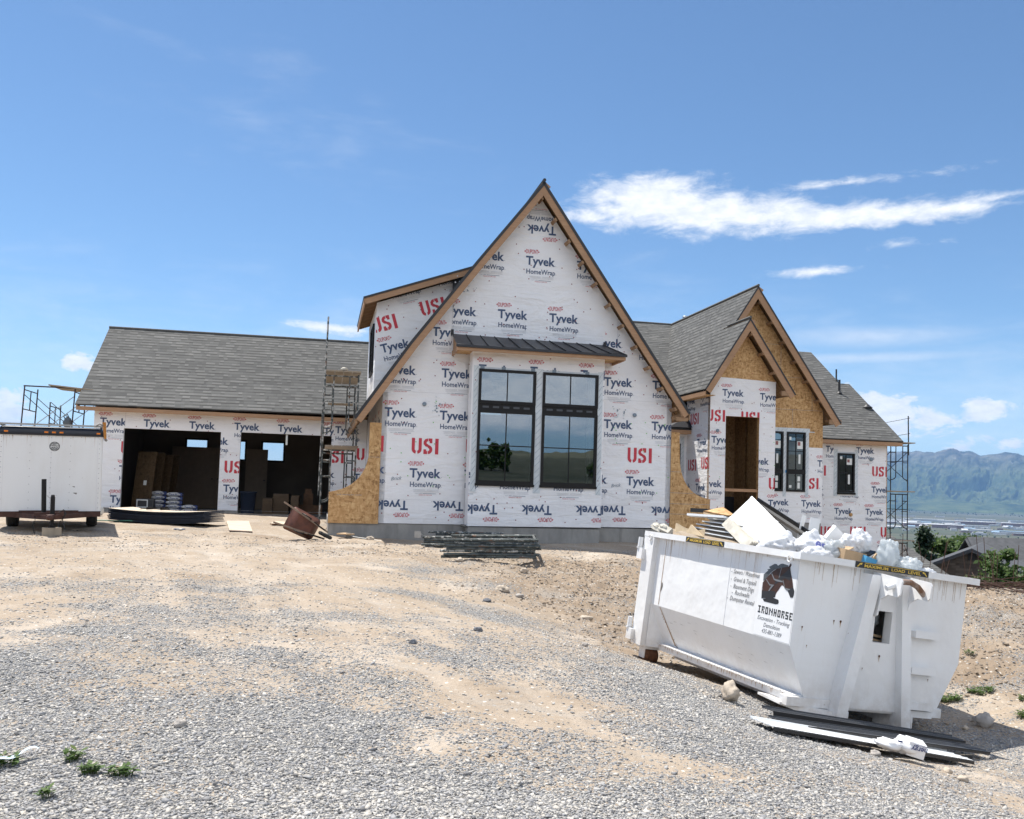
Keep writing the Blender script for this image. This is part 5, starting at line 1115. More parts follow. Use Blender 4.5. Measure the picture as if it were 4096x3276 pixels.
rnd = random.Random(9)
for i in range(5):
    z = 1.54 + i * .032; a = Vector((.06 + .05 * i, 2.46 - .05 * i, z + .012 * i)); b = Vector((.16 + .05 * i, 1.50 + .02 * i, z - .03 + .022 * i)); n_ = Vector((.26, .05, -.035))
    mb = MB(); mb.prism([a, b, b + n_, a + n_], (0, 0, -.012), 0, 1)
    ditem('black_sheet', mb, (a + b) / 2, [M['panelblack'], M['panelwhite']], 'thin black panel fanned in a pile at the far left of the dumpster', 'panel', 'black panels piled in the dumpster')
mb = MB(); mb.beam((.08, 2.42, 1.72), (.30, 1.92, 1.745), .10, .028, (.1, 0, 1), 0); ditem('white_board', mb, (.2, 2.2, 1.73), [M['panelwhite']], 'short white board lying across the pile of black panels', 'board')
mb = MB(); mb.prism([(.26, 2.38, 1.80), (.46, 2.26, 1.885), (.50, 2.05, 1.80), (.40, 2.02, 1.78), (.31, 2.16, 1.79)], (.0, .03, -.02), 0); ditem('strand_board_offcut', mb, (.38, 2.2, 1.8), [M['osb']], 'five-sided scrap of strand board on top of the black panels', 'offcut')
mb = MB(); mb.beam((.15, 2.52, 1.79), (.42, 2.30, 1.82), .05, .05, (0, 0, 1), 0); ditem('black_bar', mb, (.3, 2.4, 1.8), [M['panelblack']], 'short black bar behind the scrap of strand board', 'bar')
mb = MB(); mb.beam((.40, 2.05, 1.68), (.66, 1.75, 1.72), .06, .03, (0, 0, 1), 0); ditem('black_bar', mb, (.5, 1.9, 1.7), [M['panelblack']], 'short black bar at the right end of the white board', 'bar')
mb = MB(); mb.beam((.22, 2.3, 1.77), (.36, 2.0, 1.74), .03, .02, (0, 0, 1), 0); ditem('lath', mb, (.3, 2.1, 1.75), [M['offcut']], 'thin pale lath poking out by the short white board', 'lath')
mb = MB(); rows = [[(.04 + .02 * k, 2.66 - .33 * k + .02 * math.sin(k * 3), 1.47 + .05 * j + .035 * math.sin(k * 2.2 + j)) for j in range(3)] for k in np.linspace(0, 2, 9)]
mb.grid(rows, 0); mb.prism([(.0, 2.3, 1.49), (.03, 2.26, 1.60), (.06, 2.0, 1.47)], (.02, .0, 0), 0); ditem('torn_paper', mb, (.06, 2.3, 1.5), [M['paper']], 'curled torn tan paper on the dumpster rim by the left warning sign', 'paper')
for i, (p, s_) in enumerate((((.07, 3.18, 1.505), .16), ((.12, 3.05, 1.50), .2))):
    mb = MB(); mb.obox(p, (.05, s_, .09), Euler((.3, .35 + i * .3, .5)).to_matrix(), 0); mb.blob((p[0], p[1] + .06, p[2] + .03), (.05, .08, .04), i, .5, 2., 10, 7, 0, flat=True)
    ditem('plasterboard_scrap', mb, p, [M['gypsum']], ('darker' if i else 'smaller') + ' broken plasterboard scrap at the far left corner of the dumpster' if not i else 'longer broken plasterboard scrap at the far left corner of the dumpster', 'scrap')
mb = MB()
for i in range(4): a = Vector((.20 + i * .022, 1.76, 1.69 - .012 * i)); b = Vector((.17 + i * .03, 1.16, 1.44)); mb.beam(a + Vector((0, rnd.uniform(-.05, .05), 0)), b, .02, .12, (.5, 0, 1), 0)
ditem('plasterboard_strip', mb, (.2, 1.5, 1.56), [M['gypsum']], 'ragged white plasterboard strips slanting over the dumpster rim right of the black panels', 'scrap')
mb = MB(); mb.beam((.37, 1.72, 1.66), (.24, 1.12, 1.42), .05, .03, (1, 0, 1), 0); ditem('black_bar', mb, (.3, 1.4, 1.55), [M['panelblack']], 'black bar slanting under the left edge of the steep white panel', 'bar')
mb = MB(); mb.obox((.83, 1.14, 1.72), (.10, .006, .34), Euler((.1, .05, .5)).to_matrix(), 0); ditem('white_trim', mb, (.83, 1.14, 1.7), [M['panelwhite']], 'narrow white trim standing upright, left of two in the dumpster', 'trim')
mb = MB(); mb.obox((.93, 1.05, 1.68), (.13, .006, .38), Euler((.05, .03, -.1)).to_matrix(), 0); ditem('white_trim', mb, (.93, 1.05, 1.7), [M['panelwhite']], 'wider white trim standing upright, right of two in the dumpster', 'trim')
def bag(c, r, seed, mat, label, amp=.30, ridge=.11, ink=False, freq=1.35):
    mb = MB(); mb.blob(c, r, seed, amp, freq, 52, 34, 0, flat=False, ridge=ridge)
    if ink:
        tr = text_tris('esin', -.20, -.02, width=.40, h=.10, rot=-.15, bold=.03)
        put_flat(mb, tr, lambda a, b: (c[0] + r[0] * .5 + a * .62 - .12, c[1] - r[1] * 1.02 - .02, c[2] + r[2] * .35 + b), 1)
    return ditem('plastic_bag', mb, c, [mat, M['inkblue']], label, 'bag', 'plastic bags in the dumpster')
bag((.40, .90, 1.47), (.26, .24, .17), 1, M['film'], 'broad crumpled white plastic bag at the foot of the steep white panel')
bag((.62, .64, 1.49), (.22, .2, .19), 2, M['film'], 'white plastic bag with blue lettering in the dumpster', ink=True)
bag((.50, .40, 1.42), (.17, .17, .11), 8, M['film'], 'flat white plastic bag at the near corner of the dumpster')
bag((.74, .42, 1.50), (.15, .14, .13), 3, M['clearfilm'], 'small milky plastic bag left of the cardboard box')
mb = MB(); mb.obox((.92, .66, 1.68), (.20, .05, .18), Euler((.3, .5, .2)).to_matrix(), 0); mb.obox((.86, .68, 1.60), (.16, .04, .12), Euler((.1, -.6, .3)).to_matrix(), 0); ditem('foam_block', mb, (.9, .66, 1.66), [M['foam']], 'angular white foam block highest among the bags', 'foam block')
bag((.99, .48, 1.60), (.11, .11, .12), 4, M['film'], 'small tight white bag between the foam block and the cardboard box')
bag((1.09, .44, 1.64), (.11, .11, .15), 5, M['film'], 'upright white bag just right of the foam block')
mb = MB(); R_ = Euler((.08, .06, .12)).to_matrix(); mb.obox((.86, .33, 1.475), (.32, .2, .15), R_, 0); mb.obox((.78, .30, 1.56), (.10, .17, .006), Euler((0, -.5, .1)).to_matrix(), 0); ditem('cardboard_box', mb, (.86, .33, 1.47), [M['card']], 'brown cardboard box lying among the white bags', 'box')
mb = MB(); mb.obox((1.08, .40, 1.525), (.28, .2, .02), Euler((.1, -.42, .3)).to_matrix(), 0); ditem('black_tile', mb, (1.08, .4, 1.52), [M['panelblack']], 'black flat tile tilted right of the cardboard box', 'tile')
mb = MB(); mb.obox((1.06, .26, 1.47), (.18, .1, .08), Euler((.2, .15, .2)).to_matrix(), 0); ditem('blue_carton', mb, (1.06, .26, 1.47), [M['bluebox']], 'small blue printed carton right of the cardboard box', 'carton')
mb = MB(); mb.prism([(1.08, .25, 1.45), (1.17, .25, 1.56), (1.18, .25, 1.44)], (.01, .04, 0), 0); ditem('torn_card', mb, (1.13, .26, 1.48), [M['card']], 'dark torn cardboard corner right of the blue carton', 'card')
bag((1.29, .22, 1.54), (.12, .12, .19), 6, M['clearfilm'], 'tall clear plastic bag standing above the right warning sign', amp=.25)
bag((1.47, .10, 1.45), (.15, .12, .12), 7, M['clearfilm'], 'round clear plastic bag at the right end of the warning sign', amp=.25)
bag((1.66, .06, 1.43), (.16, .1, .05), 9, M['film'], 'flat white plastic bag farthest right on the dumpster rim')
bag((1.05, .2, .85), (.16, .1, .14), 11, M['clearfilm'], 'clear plastic bag seen through the port of the dumpster')
mb = MB(); mb.obox((1.05, .22, .70), (.5, .2, .025), Euler((0, .1, 0)).to_matrix(), 0); ditem('board_scrap', mb, (1.05, .2, .7), [M['offcut']], 'upper of two boards seen through the port of the dumpster', 'board')
mb = MB(); mb.obox((1.05, .20, .655), (.5, .2, .02), Euler((0, .12, .1)).to_matrix(), 0); ditem('board_scrap', mb, (1.05, .2, .655), [M['offcut']], 'lower of two boards seen through the port of the dumpster', 'board')

# ---------------------------------------------------------------- cargo trailer
def gz(x, y): return float(zg(x, y)[0])
M['trailer'] = mat_painted('chalky white aluminium skin', (.74, .74, .73), (.45, .40, .33), .3, .45, 1.2); M['capblue'] = plain('dark glossy roof cap', (.010, .012, .020), .35, var=.3, vscale=8.); M['amber'] = plain('amber lens', (.75, .20, .01), .25)
M['rustframe'] = plain('rusty painted frame', (.075, .028, .018), .75, var=.5, vscale=9., bump=.2); M['rivet'] = plain('dull rivet', (.25, .25, .25), .5); M['alu'] = plain('dull aluminium', (.38, .38, .37), .45, .6, var=.2); M['orange'] = plain('faded orange strap', (.50, .20, .03), .7, var=.3, vscale=30.)
M['emblem'] = plain('charcoal decal', (.06, .06, .06), .5)
tr = thing('cargo_trailer', 'white enclosed cargo trailer with dark roof cap parked nose first at the left edge', 'trailer', (-9.56, 18.5, .49), 0, rot=Euler((0, R(-1.1), R(25))))
HWd = .975
mb = MB(); r_ = .07
pl_ = [(-HWd, 3.9), (-HWd, r_)] + [(-HWd + r_ - r_ * math.cos(t), r_ - r_ * math.sin(t)) for t in np.linspace(.2, 1.57, 5)] + [(HWd - r_ + r_ * math.sin(t), r_ - r_ * math.cos(t)) for t in np.linspace(0, 1.4, 5)] + [(HWd, r_), (HWd, 3.9)]
mb.prism([(x, y, .345) for x, y in pl_], (0, 0, 1.59), 0)
body = mb.build('body', [M['trailer']], tr)
mb = MB()
for x in (-.91, -.39, .0, .36, .91):
    n = 15 if abs(x) > .9 or x == 0 else 10
    for i in range(n): z = .42 + 1.46 * i / (n - 1); mb.lathe((x, -.001, z), [(.0075, 0), (.0065, -.004), (.001, -.006)], (0, 1, 0), 6, 0)
for x in (-.87, .0, .875): mb.box(x - .002, x + .002, -.0015, 0, .36, 1.92, 1)
for i in range(12): x = -.88 + i * .16; mb.lathe((x, -.001, 1.905), [(.006, 0), (.005, -.004), (.001, -.005)], (0, 1, 0), 6, 0)
mb.build('rivet_line', [M['rivet'], M['seam']], body)
mb = MB(); rnd = random.Random(12)
for x, z, s in ((.44, .86, .028), (.47, .72, .04), (-.62, 1.45, .01), (.6, 1.05, .008), (-.9, .6, .012), (.12, .68, .008)):
    put_flat(mb, [[(x - s, z + s * .3), (x - s * .2, z + s * .5), (x + s, z + s * .4), (x + s * .7, z - s * .5), (x - s * .1, z - s * .1)]], lambda a, b: (a, -.003, b), 0)
for i in range(14): x = rnd.uniform(-1, 1); z = rnd.uniform(1.5, 1.9); l = rnd.uniform(.05, .3); mb.poly([(x, -.002, 1.92), (x + .006, -.002, 1.92), (x + .003, -.002, 1.92 - l)], 1)
mb.build('scratch_mark', [M['scrape'], M['streak']], body)
mb = MB()      # globe-like round badge
cx, cz, rr = .06, 1.70, .098
ring = lambda r0, r1: [[(cx + r0 * math.cos(a), cz + r0 * math.sin(a)), (cx + r1 * math.cos(a), cz + r1 * math.sin(a)), (cx + r1 * math.cos(b), cz + r1 * math.sin(b)), (cx + r0 * math.cos(b), cz + r0 * math.sin(b))] for a, b in [(i * .3142, (i + 1) * .3142) for i in range(20)]]
lf = lambda a, b: (a, -.004, b)
put_flat(mb, ring(rr * .86, rr), lf, 0)
for dz in (-.066, -.052, .056, .07):
    w = math.sqrt(max(0, (rr * .86) ** 2 - dz * dz)); put_flat(mb, rect_tri(cx - w, cx + w, cz + dz - .005, cz + dz + .004), lf, 0)
put_flat(mb, text_tris('WELLS', cx, cz + .006, width=.185, h=.036, align='c', bold=.03), lf, 0); put_flat(mb, text_tris('CARGO', cx, cz - .042, width=.185, h=.036, align='c', bold=.03), lf, 0)
mb.build('round_badge', [M['emblem']], body)
mb = MB(); rows = []
for z, y, ins in ((1.925, -.03, -.015), (1.98, -.04, -.015), (2.04, -.03, -.01), (2.09, .01, .03), (2.115, .09, .10), (2.12, .3, .25)):
    q = [(-HWd + ins, 3.9), (-HWd + ins, .10 + y)] + [(-HWd + ins + .10 - .10 * math.cos(t), .10 + y - .10 * math.sin(t)) for t in np.linspace(.3, 1.57, 5)] + [(HWd - ins - .10 + .10 * math.sin(t), .10 + y - .10 * math.cos(t)) for t in np.linspace(0, 1.3, 5)] + [(HWd - ins, .10 + y), (HWd - ins, 3.9)]
    rows.append([(a, b, z) for a, b in q])
mb.grid(rows, 0); mb.poly(rows[-1], 1); mb.build('roof_cap', [M['capblue'], M['alu']], tr)
for x in (-.83, -.10, .04, .18, .88):
    mb = MB(); mb.box(x - .035, x + .035, -.065, -.02, 1.975, 2.005, 0); mb.box(x - .042, x + .042, -.045, -.01, 1.965, 2.012, 1); mb.build('marker_light', [M['amber'], M['emblem']], tr)
mb = MB(); mb.box(-.99, .97, -.03, .05, .235, .35, 0); mb.box(-.96, -.88, .05, 3.9, .24, .345, 0); mb.box(.88, .96, .05, 3.9, .24, .345, 0)
for y in (1., 2., 3.): mb.box(-.9, .9, y, y + .06, .25, .34, 0)
mb.box(-.55, .55, -.06, -.03, .28, .37, 0); mb.build('chassis', [M['rustframe']], tr)
mb = MB(); mb.beam((-.65, .1, .27), (.02, -1.15, .27), .06, .09, (0, 0, 1), 0); mb.beam((.75, .1, .27), (.12, -1.15, .27), .06, .09, (0, 0, 1), 0); mb.box(.0, .14, -1.3, -1.0, .24, .33, 0); mb.lathe((.07, -1.32, .25), [(.02, -.03), (.06, -.02), (.065, .04), (.04, .08), (.01, .09)], (0, 0, 1), 14, 0); mb.box(-.22, .30, -.95, -.9, .29, .36, 0)
mb.build('tongue', [M['rustframe']], tr)
mb = MB(); mb.tube([(-.06, -.80, .36), (-.075, -.80, 1.02)], .045, 0, 12); mb.build('spare_post', [M['frame']], tr)
mb = MB(); mb.tube([(.10, -.98, .08), (.10, -.98, .30)], .035, 0, 12); mb.tube([(.10, -.98, .30), (.10, -.98, .66)], .042, 0, 12); mb.tube([(.10, -.98, .62), (.03, -.99, .66), (.0, -.99, .70)], .012, 1, 8); mb.lathe((.10, -.98, .66), [(.042, 0), (.03, .05), (.005, .055)], (0, 0, 1), 12, 0); mb.lathe((.10, -.98, .065), [(.07, 0), (.07, .015), (.035, .03)], (0, 0, 1), 14, 0)
mb.build('jack', [M['frame'], M['steel']], tr)
mb = MB()
for x0, y0 in ((-.22, -.9), (.24, -.9)):
    for k in range(9):
        z = .30 - k * .045; mb.tube([(x0 + .012 * math.cos(t) * (k % 2) + .02 * math.sin(k), y0 + .012 * math.cos(t) * (1 - k % 2), z + .028 * math.sin(t)) for t in np.linspace(0, 2 * math.pi, 9)], .0055, 0, 5, caps=False)
mb.tube([(.2, -.9, .35), (.3, -.92, .42), (.34, -.9, .33), (.28, -.9, .22), (.33, -.9, .02)], .010, 1, 6); mb.tube([(.2, -.9, .32), (.25, -.92, .40), (.32, -.93, .40), (.31, -.9, .28)], .008, 1, 6)
mb.build('safety_chain', [M['frame'], M['black']], tr)
for x in (-.80, .80):
    mb = MB(); prof = [(.16, -.10), (.29, -.115), (.325, -.085), (.335, -.03), (.335, .03), (.325, .085), (.29, .115), (.16, .10)]
    mb.lathe((x, 2.0, .265), prof, (1, 0, 0), 30, 0)
    for k in (-.06, -.02, .02, .06): mb.lathe((x + k, 2.0, .265), [(.3355, -.012), (.338, -.008), (.338, .008), (.3355, .012)], (1, 0, 0), 30, 0)
    w_ = mb.build('wheel', [M['rubber']], tr); mb = MB(); mb.lathe((x, 2.0, .265), [(.02, .05), (.12, .05), (.165, .09), (.165, -.09), (.02, -.06)], (1, 0, 0), 20, 0); mb.build('rim', [M['rustframe']], w_)
mb = MB(); mb.tube([(-.8, 2, .265), (.8, 2, .265)], .035, 0, 8); mb.build('axle', [M['rustframe']], tr)
mb = MB(); mb.box(-.97, .96, -.02, .03, 2.13, 2.165, 0); mb.box(-.97, -.92, .03, 3.8, 2.13, 2.165, 0); mb.box(.91, .96, .03, 3.8, 2.13, 2.165, 0); mb.box(-1.01, -.97, -.02, .03, 2.0, 2.33, 1)
for y in (1.2, 2.4, 3.6): mb.box(-.92, .91, y, y + .04, 2.13, 2.165, 0); mb.box(-.97, -.92, y, y + .04, 2.0, 2.13, 0); mb.box(.91, .96, y, y + .04, 2.0, 2.13, 0)
mb.build('roof_rack', [M['alu'], M['rustframe']], tr)
mb = MB(); rows = [[(1.055 + .05 * k + w * .03, -.045 - .0 * k, 2.24 - .36 * k)] for k in (0, 1) for w in (0,)]
mb.prism([(.95, -.04, 2.24), (1.02, -.04, 2.24), (1.04, -.05, 1.88), (.99, -.05, 1.88)], (0, .012, 0), 0); mb.tube([(.83, -.05, 2.15), (.90, -.06, 2.20), (.97, -.05, 2.16)], .016, 1, 6); mb.blob((1.03, -.05, 1.86), (.035, .02, .03), 3, .5, 3, 8, 6, 1)
mb.build('tie_strap', [M['orange'], M['scrape']], tr)
CT_, ST_ = math.cos(R(25)), math.sin(R(25))
mb = MB(); mb.box(-.17, .17, -.11, .11, -.10, .12, 0); o = mb.build('concrete_block', [mat_concrete('rough block', (.40, .34, .26), (.30, .25, .19))]); o.location = (-9.56 + .10 * CT_ + .98 * ST_, 18.5 + .10 * ST_ - .98 * CT_, .49 + .065 - .122); o.rotation_euler = (0, 0, .5); tag(o, 'squat concrete block propping up the trailer jack', 'block')
# ---------------------------------------------------------------- scaffolding
def mat_scaf():
    m, w = new_mat('mortar spattered scaffold tube'); v = w.coord('Object')
    rn = w.n('ShaderNodeObjectInfo').outputs['Random']; vv = w.n('ShaderNodeVectorMath', operation='ADD'); w.link(v, vv.inputs[0]); w.link(w.comb(w.math('MULTIPLY', rn, 37.), 0., 0.), vv.inputs[1]); v = vv.outputs[0]
    a = w.math('ADD', w.noise(v, 9., 5, .7), w.math('MULTIPLY', w.math('SUBTRACT', rn, .5), .16)); b = w.noise(w.mapping(v, (1, 1, .6)), 5., 5, .65)
    col = w.mix(w.mr(b, .40, .52), (.018, .025, .028), (.075, .088, .085)); col = w.mix(w.mr(a, .55, .63), col, (.46, .45, .42)); col = w.mix(w.mr(w.noise(v, 5., 3), .58, .66, 0, .7), col, (.16, .075, .04))
    w.link(col, w.b.inputs['Base Color']); w.b.inputs['Roughness'].default_value = .75; return m
M['scaf'] = mat_scaf(); M['scaf_dark'] = plain('dark red-brown scaffold tube', (.055, .022, .02), .6, var=.6, vscale=12.); M['scaf_black'] = plain('black scaffold tube', (.022, .022, .024), .55, var=.4, vscale=12.)
M['plank'] = mat_wood('weathered plank', (.42, .34, .25), (.28, .22, .155), 1., (1, 14, 14))
def frame_mb(w, h, r=.021, T=None, n=7):
    """walk-through scaffold frame in the plane (a across, b up)"""
    T = T or (lambda a, b: (a, 0, b)); mb = MB()
    for a in (0, w): mb.tube([T(a, 0), T(a, h)], r, 0, n)
    mb.tube([T(0, h - .06), T(w, h - .06)], r, 0, n); mb.tube([T(.0, h - .34), T(.24, h - .34)], r * .8, 0, n); mb.tube([T(w, h - .34), T(w - .24, h - .34)], r * .8, 0, n)
    for s, a0 in ((1, 0), (-1, w)):
        mb.tube([T(a0 + s * .24, h - .06), T(a0 + s * .24, h * .34)] + [T(a0 + s * (.24 * math.cos(t) if True else 0), h * .34 - .16 * math.sin(t)) for t in np.linspace(.2, 1.57, 6)], r * .85, 0, n)
        mb.tube([T(a0, h * .62), T(a0 + s * .24, h * .62)], r * .7, 0, n)
    return mb
def ladder_frame_mb(w, h, T, r=.021, n=7):
    mb = MB()
    for a in (0, w): mb.tube([T(a, 0), T(a, h)], r, 0, n)
    for k in (.06, .34, .62, .93): mb.tube([T(0, h * k), T(w, h * k)], r * .85, 0, n)
    mb.tube([T(w * .5, h * .93), T(w * .5, h * .62)], r * .8, 0, n)
    return mb
def planks(name, corners, n, mats, parent, th=.04):
    """n boards side by side between two edges a0-a1 and b0-b1"""
    a0, a1, b0, b1 = [Vector(p) for p in corners]
    for i in range(n):
        mb = MB(); k0, k1 = i / n + .006, (i + 1) / n - .006
        mb.prism([a0.lerp(b0, k0), a1.lerp(b1, k0), a1.lerp(b1, k1), a0.lerp(b0, k1)], (0, 0, -th), 0); mb.build(name, mats, parent)
# tower between the garage doors and the tall gable
sc = thing('scaffold_tower', 'mortar spattered scaffold tower before the right garage opening beside the tall gable', 'scaffold', (*house_xy(-4.45, 3.6), .5), R(12))
W1, D1, H1 = .92, 2.7, 2.06
for s in (-1.4, 1.3):
    for k in (0, 1): frame_mb(W1, H1, .024, T=lambda a, b, s=s, k=k: (a - .46, s, b + .02 + k * (H1 + .02))).build('frame', [M['scaf']], sc)
for x in (-.46, .46):
    for k in (0, 1):
        z0 = .5 + k * (H1 + .02)
        for za, zb_ in ((z0, z0 + 1.1), (z0 + 1.1, z0)): mb = MB(); mb.tube([(x, -1.4, za), (x, 1.3, zb_)], .013, 0, 6); mb.build('cross_brace', [M['scaf']], sc)
planks('plank', [(-.40, -1.65, 2.15), (.52, -1.65, 2.15), (-.40, 1.45, 2.15), (.52, 1.45, 2.15)][0:1] + [(-.40, 1.45, 2.15), (.52, -1.65, 2.15), (.52, 1.45, 2.15)], 4, [M['plank']], sc)
planks('plank', [(-.44, -1.6, 4.24), (-.44, 1.5, 4.24), (.52, -1.6, 4.24), (.52, 1.5, 4.24)], 4, [M['plank']], sc)
planks('plank', [(-.35, .9, 3.55), (-.35, 1.3, 3.55), (.40, .9, 3.55), (.40, 1.3, 3.55)], 1, [M['plank']], sc)
mb = MB(); mb.tube([(-.46, -1.4, 4.1), (-.44, -1.4, 5.75)], .024, 0, 8); mb.build('guard_post', [M['scaf']], sc)
mb = MB(); mb.tube([(-.47, 1.3, 4.1), (-.45, 1.3, 5.35)], .024, 0, 8); mb.build('guard_post', [M['scaf']], sc)
mb = MB(); mb.tube([(-.44, -1.4, 5.74), (-.45, -.9, 5.72), (-.455, -.2, 5.62), (-.455, .6, 5.48), (-.45, 1.3, 5.30)], .018, 0, 8); mb.tube([(-.44, -1.4, 5.0), (-.455, 0., 4.95), (-.45, 1.3, 4.75)], .018, 0, 8); mb.build('guard_rail', [M['plank']], sc)
mb = MB(); mb.blob((.05, -1.5, 4.29), (.10, .08, .05), 3, .4, 3, 12, 8, 0); mb.build('mortar_lump', [M['gypsum']], sc)
mb = MB(); mb.tube([(-.52, -1.5, .75), (-.50, -1.45, 3.0), (-.46, -1.35, 4.3)], .016, 0, 8); mb.build('pole', [M['scaf']], sc)
# tower beyond the left end of the garage
sc2 = thing('scaffold_tower', 'rusty scaffold tower with a plank deck rising behind the trailer beside the garage', 'scaffold', (*house_xy(-13.6, 8.7), .4), R(12))
for k in (0, 1):
    for t in (-.75, .75): ladder_frame_mb(1.35, 2.0, lambda a, b, t=t, k=k: (t + .06 * (b / 2 - .5), a - .7, b + k * 2.04)).build('frame', [M['scaf_dark']], sc2)
for t in (-.75, .75): ladder_frame_mb(1.3, 1.95, lambda a, b, t=t: (t, a + 2.2, b + 1.8)).build('frame', [M['scaf_dark']], sc2)
for y in (-.7, .65, 2.2):
    for za, zb_ in ((2.45, 3.75), (3.75, 2.45)): mb = MB(); mb.tube([(-.73, y, za), (.76, y, zb_)], .012, 0, 6); mb.build('cross_brace', [M['alu'] if za < zb_ else M['scaf_dark']], sc2)
planks('plank', [(.0, -.8, 4.10), (1.35, -.8, 4.0), (.0, .75, 4.10), (1.35, .75, 4.0)], 4, [M['plank']], sc2)
mb = MB(); mb.box(-.75, .75, -.72, -.68, 4.0, 4.04, 0); mb.build('bearer', [M['scaf_dark']], sc2)
mb = MB(); rows = []
mb.blob((0, 0, 0), (.13, .09, .17), 5, .3, 1.6, 16, 12, 0); mb.tube([(-.08, 0, .12), (-.13, 0, .2), (-.02, 0, .27), (.04, 0, .16)], .02, 0, 8)
o = mb.build('canvas_pouch', [plain('grey canvas', (.13, .15, .17), .9, var=.3)]); o.location = Vector((*house_xy(-12.93, 7.75), 3.28)); tag(o, 'grey canvas pouch hanging from the scaffold behind the trailer', 'pouch')
# tower beyond the right wing
sc3 = thing('scaffold_tower', 'black scaffold tower with three plank decks beyond the right wing of the house', 'scaffold', (*house_xy(18.6, 9.8), -2.1), R(12))
for s in (0, 2.2):
    for k in range(3): frame_mb(.80, 2.0, .022, T=lambda a, b, s=s, k=k: (a - .40, s, b + k * 2.02 + .0)).build('frame', [M['scaf_black']], sc3)
for k in range(3):
    for x in (-.40, .40):
        for za, zb_ in ((.45, 1.7), (1.7, .45)): mb = MB(); mb.tube([(x, 0, za + k * 2.02), (x, 2.2, zb_ + k * 2.02)], .013, 0, 6); mb.build('cross_brace', [M['scaf_black']], sc3)
    z = 2.0 + k * 2.03
    mb = MB(); mb.tube([(.40, 0, z - .7), (.40, 2.2, z - .7)], .016, 0, 6); mb.build('cross_brace', [M['scaf_black']], sc3)
    planks('plank', [(-.75, -.2, z + .07), (.62, -.2, z + .07), (-.75, 2.4, z + .07), (.62, 2.4, z + .07)], 3, [M['plank']], sc3)
mb = MB(); mb.tube([(.44, 0, 5.6), (.41, 0, 7.25)], .024, 0, 8); mb.build('guard_post', [M['scaf_black']], sc3)
for z in (6.5, 7.15): mb = MB(); mb.tube([(.50, 0, z + .02), (.42, 0, z), (.42, 2.3, z - .12)], .011, 0, 6); mb.build('guard_rail', [M['scaf_black']], sc3)
# frames lying flat before the house
proto = None; rnd = random.Random(3)
spots = [(-1.30 + rnd.uniform(-.05, .08), 17.45 + rnd.uniform(-.05, .05), .035 + .054 * i, rnd.gauss(0, .022), 0) for i in range(7)] + [(-1.92 + rnd.uniform(-.06, .06), 19.85 + rnd.uniform(-.05, .05), .02 + .054 * i, rnd.gauss(0, .03), 1) for i in range(5)]
zs0 = max(gz(-1.2, 17.8), gz(.4, 17.8), gz(-.4, 19.2), gz(.3, 19.4)) - .02; zs1 = max(gz(-1.8, 19.9), gz(-.3, 19.9), gz(-1.8, 21.4)) - .02
for i, (x, y, z, a, k) in enumerate(spots):
    if proto is None:
        mb = frame_mb(2.05, 1.86, .027, T=lambda a, b: (1.86 - b if False else b, a, 0)); proto = mb.build('scaffold_section', [M['scaf']]); o = proto
    else: o = proto.copy(); COL.objects.link(o)
    o.location = (x, y, (zs1 if k else zs0) + z); o.rotation_euler = (rnd.gauss(0, .006), rnd.gauss(0, .006) - (.02 if k == 0 else 0), a)
    if i == 6: lb = 'scaffold frame lying flat on top of the front pile before the gable'
    elif k: lb = 'spattered scaffold frame in the low rear pile close to the foundation'
    else: lb = 'spattered scaffold frame lying within the front pile before the gable'
    tag(o, lb, 'scaffold frame', 'scaffold frames piled before the gable' if i == 6 else ('frames in the rear pile' if k else 'frames in the front pile'))
mb = MB(); mb.box(-.07, .07, -.006, .006, -.07, .07, 0); mb.tube([(0, .006, 0), (.05, .35, -.02)], .018, 0, 8); o = mb.build('base_plate', [M['alu']]); o.location = (-1.98, 19.3, gz(-2, 19.3) + .30); tag(o, 'square steel base plate at the left end of the rear pile of frames', 'base plate')
mb = MB(); mb.box(-.075, .075, -.006, .006, -.02, .13, 0); mb.tube([(0, .0, .05), (.75, -.35, .03)], .017, 0, 8); o = mb.build('scaffold_jack', [M['alu']]); o.location = (-3.95, 22.0, gz(-3.95, 22.0) + .0); o.rotation_euler = (.2, 0, .3); tag(o, 'steel scaffold jack with square plate lying by the foundation left corner', 'jack')
# ---------------------------------------------------------------- wheelbarrow tipped on its side
M['tray'] = plain('rust red tray', (.14, .045, .025), .6, var=.45, vscale=5., bump=.1); M['handle'] = mat_wood('grey worn handle', (.30, .22, .16), (.19, .13, .09), 1., (12, 12, 1))
fw = Vector((.78, .40, -.42)).normalized(); up = Vector((-.52, .80, .12)); up = (up - fw * up.dot(fw)).normalized(); lat = up.cross(fw)
RW = Matrix((fw, lat, up)).transposed()
wb = thing('wheelbarrow', 'rusty red wheelbarrow tipped on its side before the garage', 'wheelbarrow', (-4.72, 20.6, gz(-4.7, 20.6) + .34), rot=RW); wb.scale = (.86, .86, .86)
mb = MB(); rows = []
def rr_(cx, lx, ly, z, n=24, p=8.): return [(cx + lx * math.copysign(abs(math.cos(t)) ** (2 / p), math.cos(t)), ly * (1 - .12 * math.cos(t)) * math.copysign(abs(math.sin(t)) ** (2 / p), math.sin(t)), z) for t in np.linspace(0, 2 * math.pi, n, endpoint=False)]
mb.grid([rr_(-.02, .44, .33, .27), rr_(-.02, .42, .31, .26), rr_(-.02, .36, .27, .12), rr_(-.03, .27, .21, .015), rr_(-.03, .24, .19, .0)], 0, closed=True); mb.poly(rr_(-.03, .24, .19, .0), 0); mb.grid([rr_(-.02, .43, .32, .27), rr_(-.02, .35, .26, .13), rr_(-.03, .25, .2, .015)], 0, closed=True); mb.poly(rr_(-.03, .25, .2, .015), 0)
mb.build('tray', [M['tray']], wb)
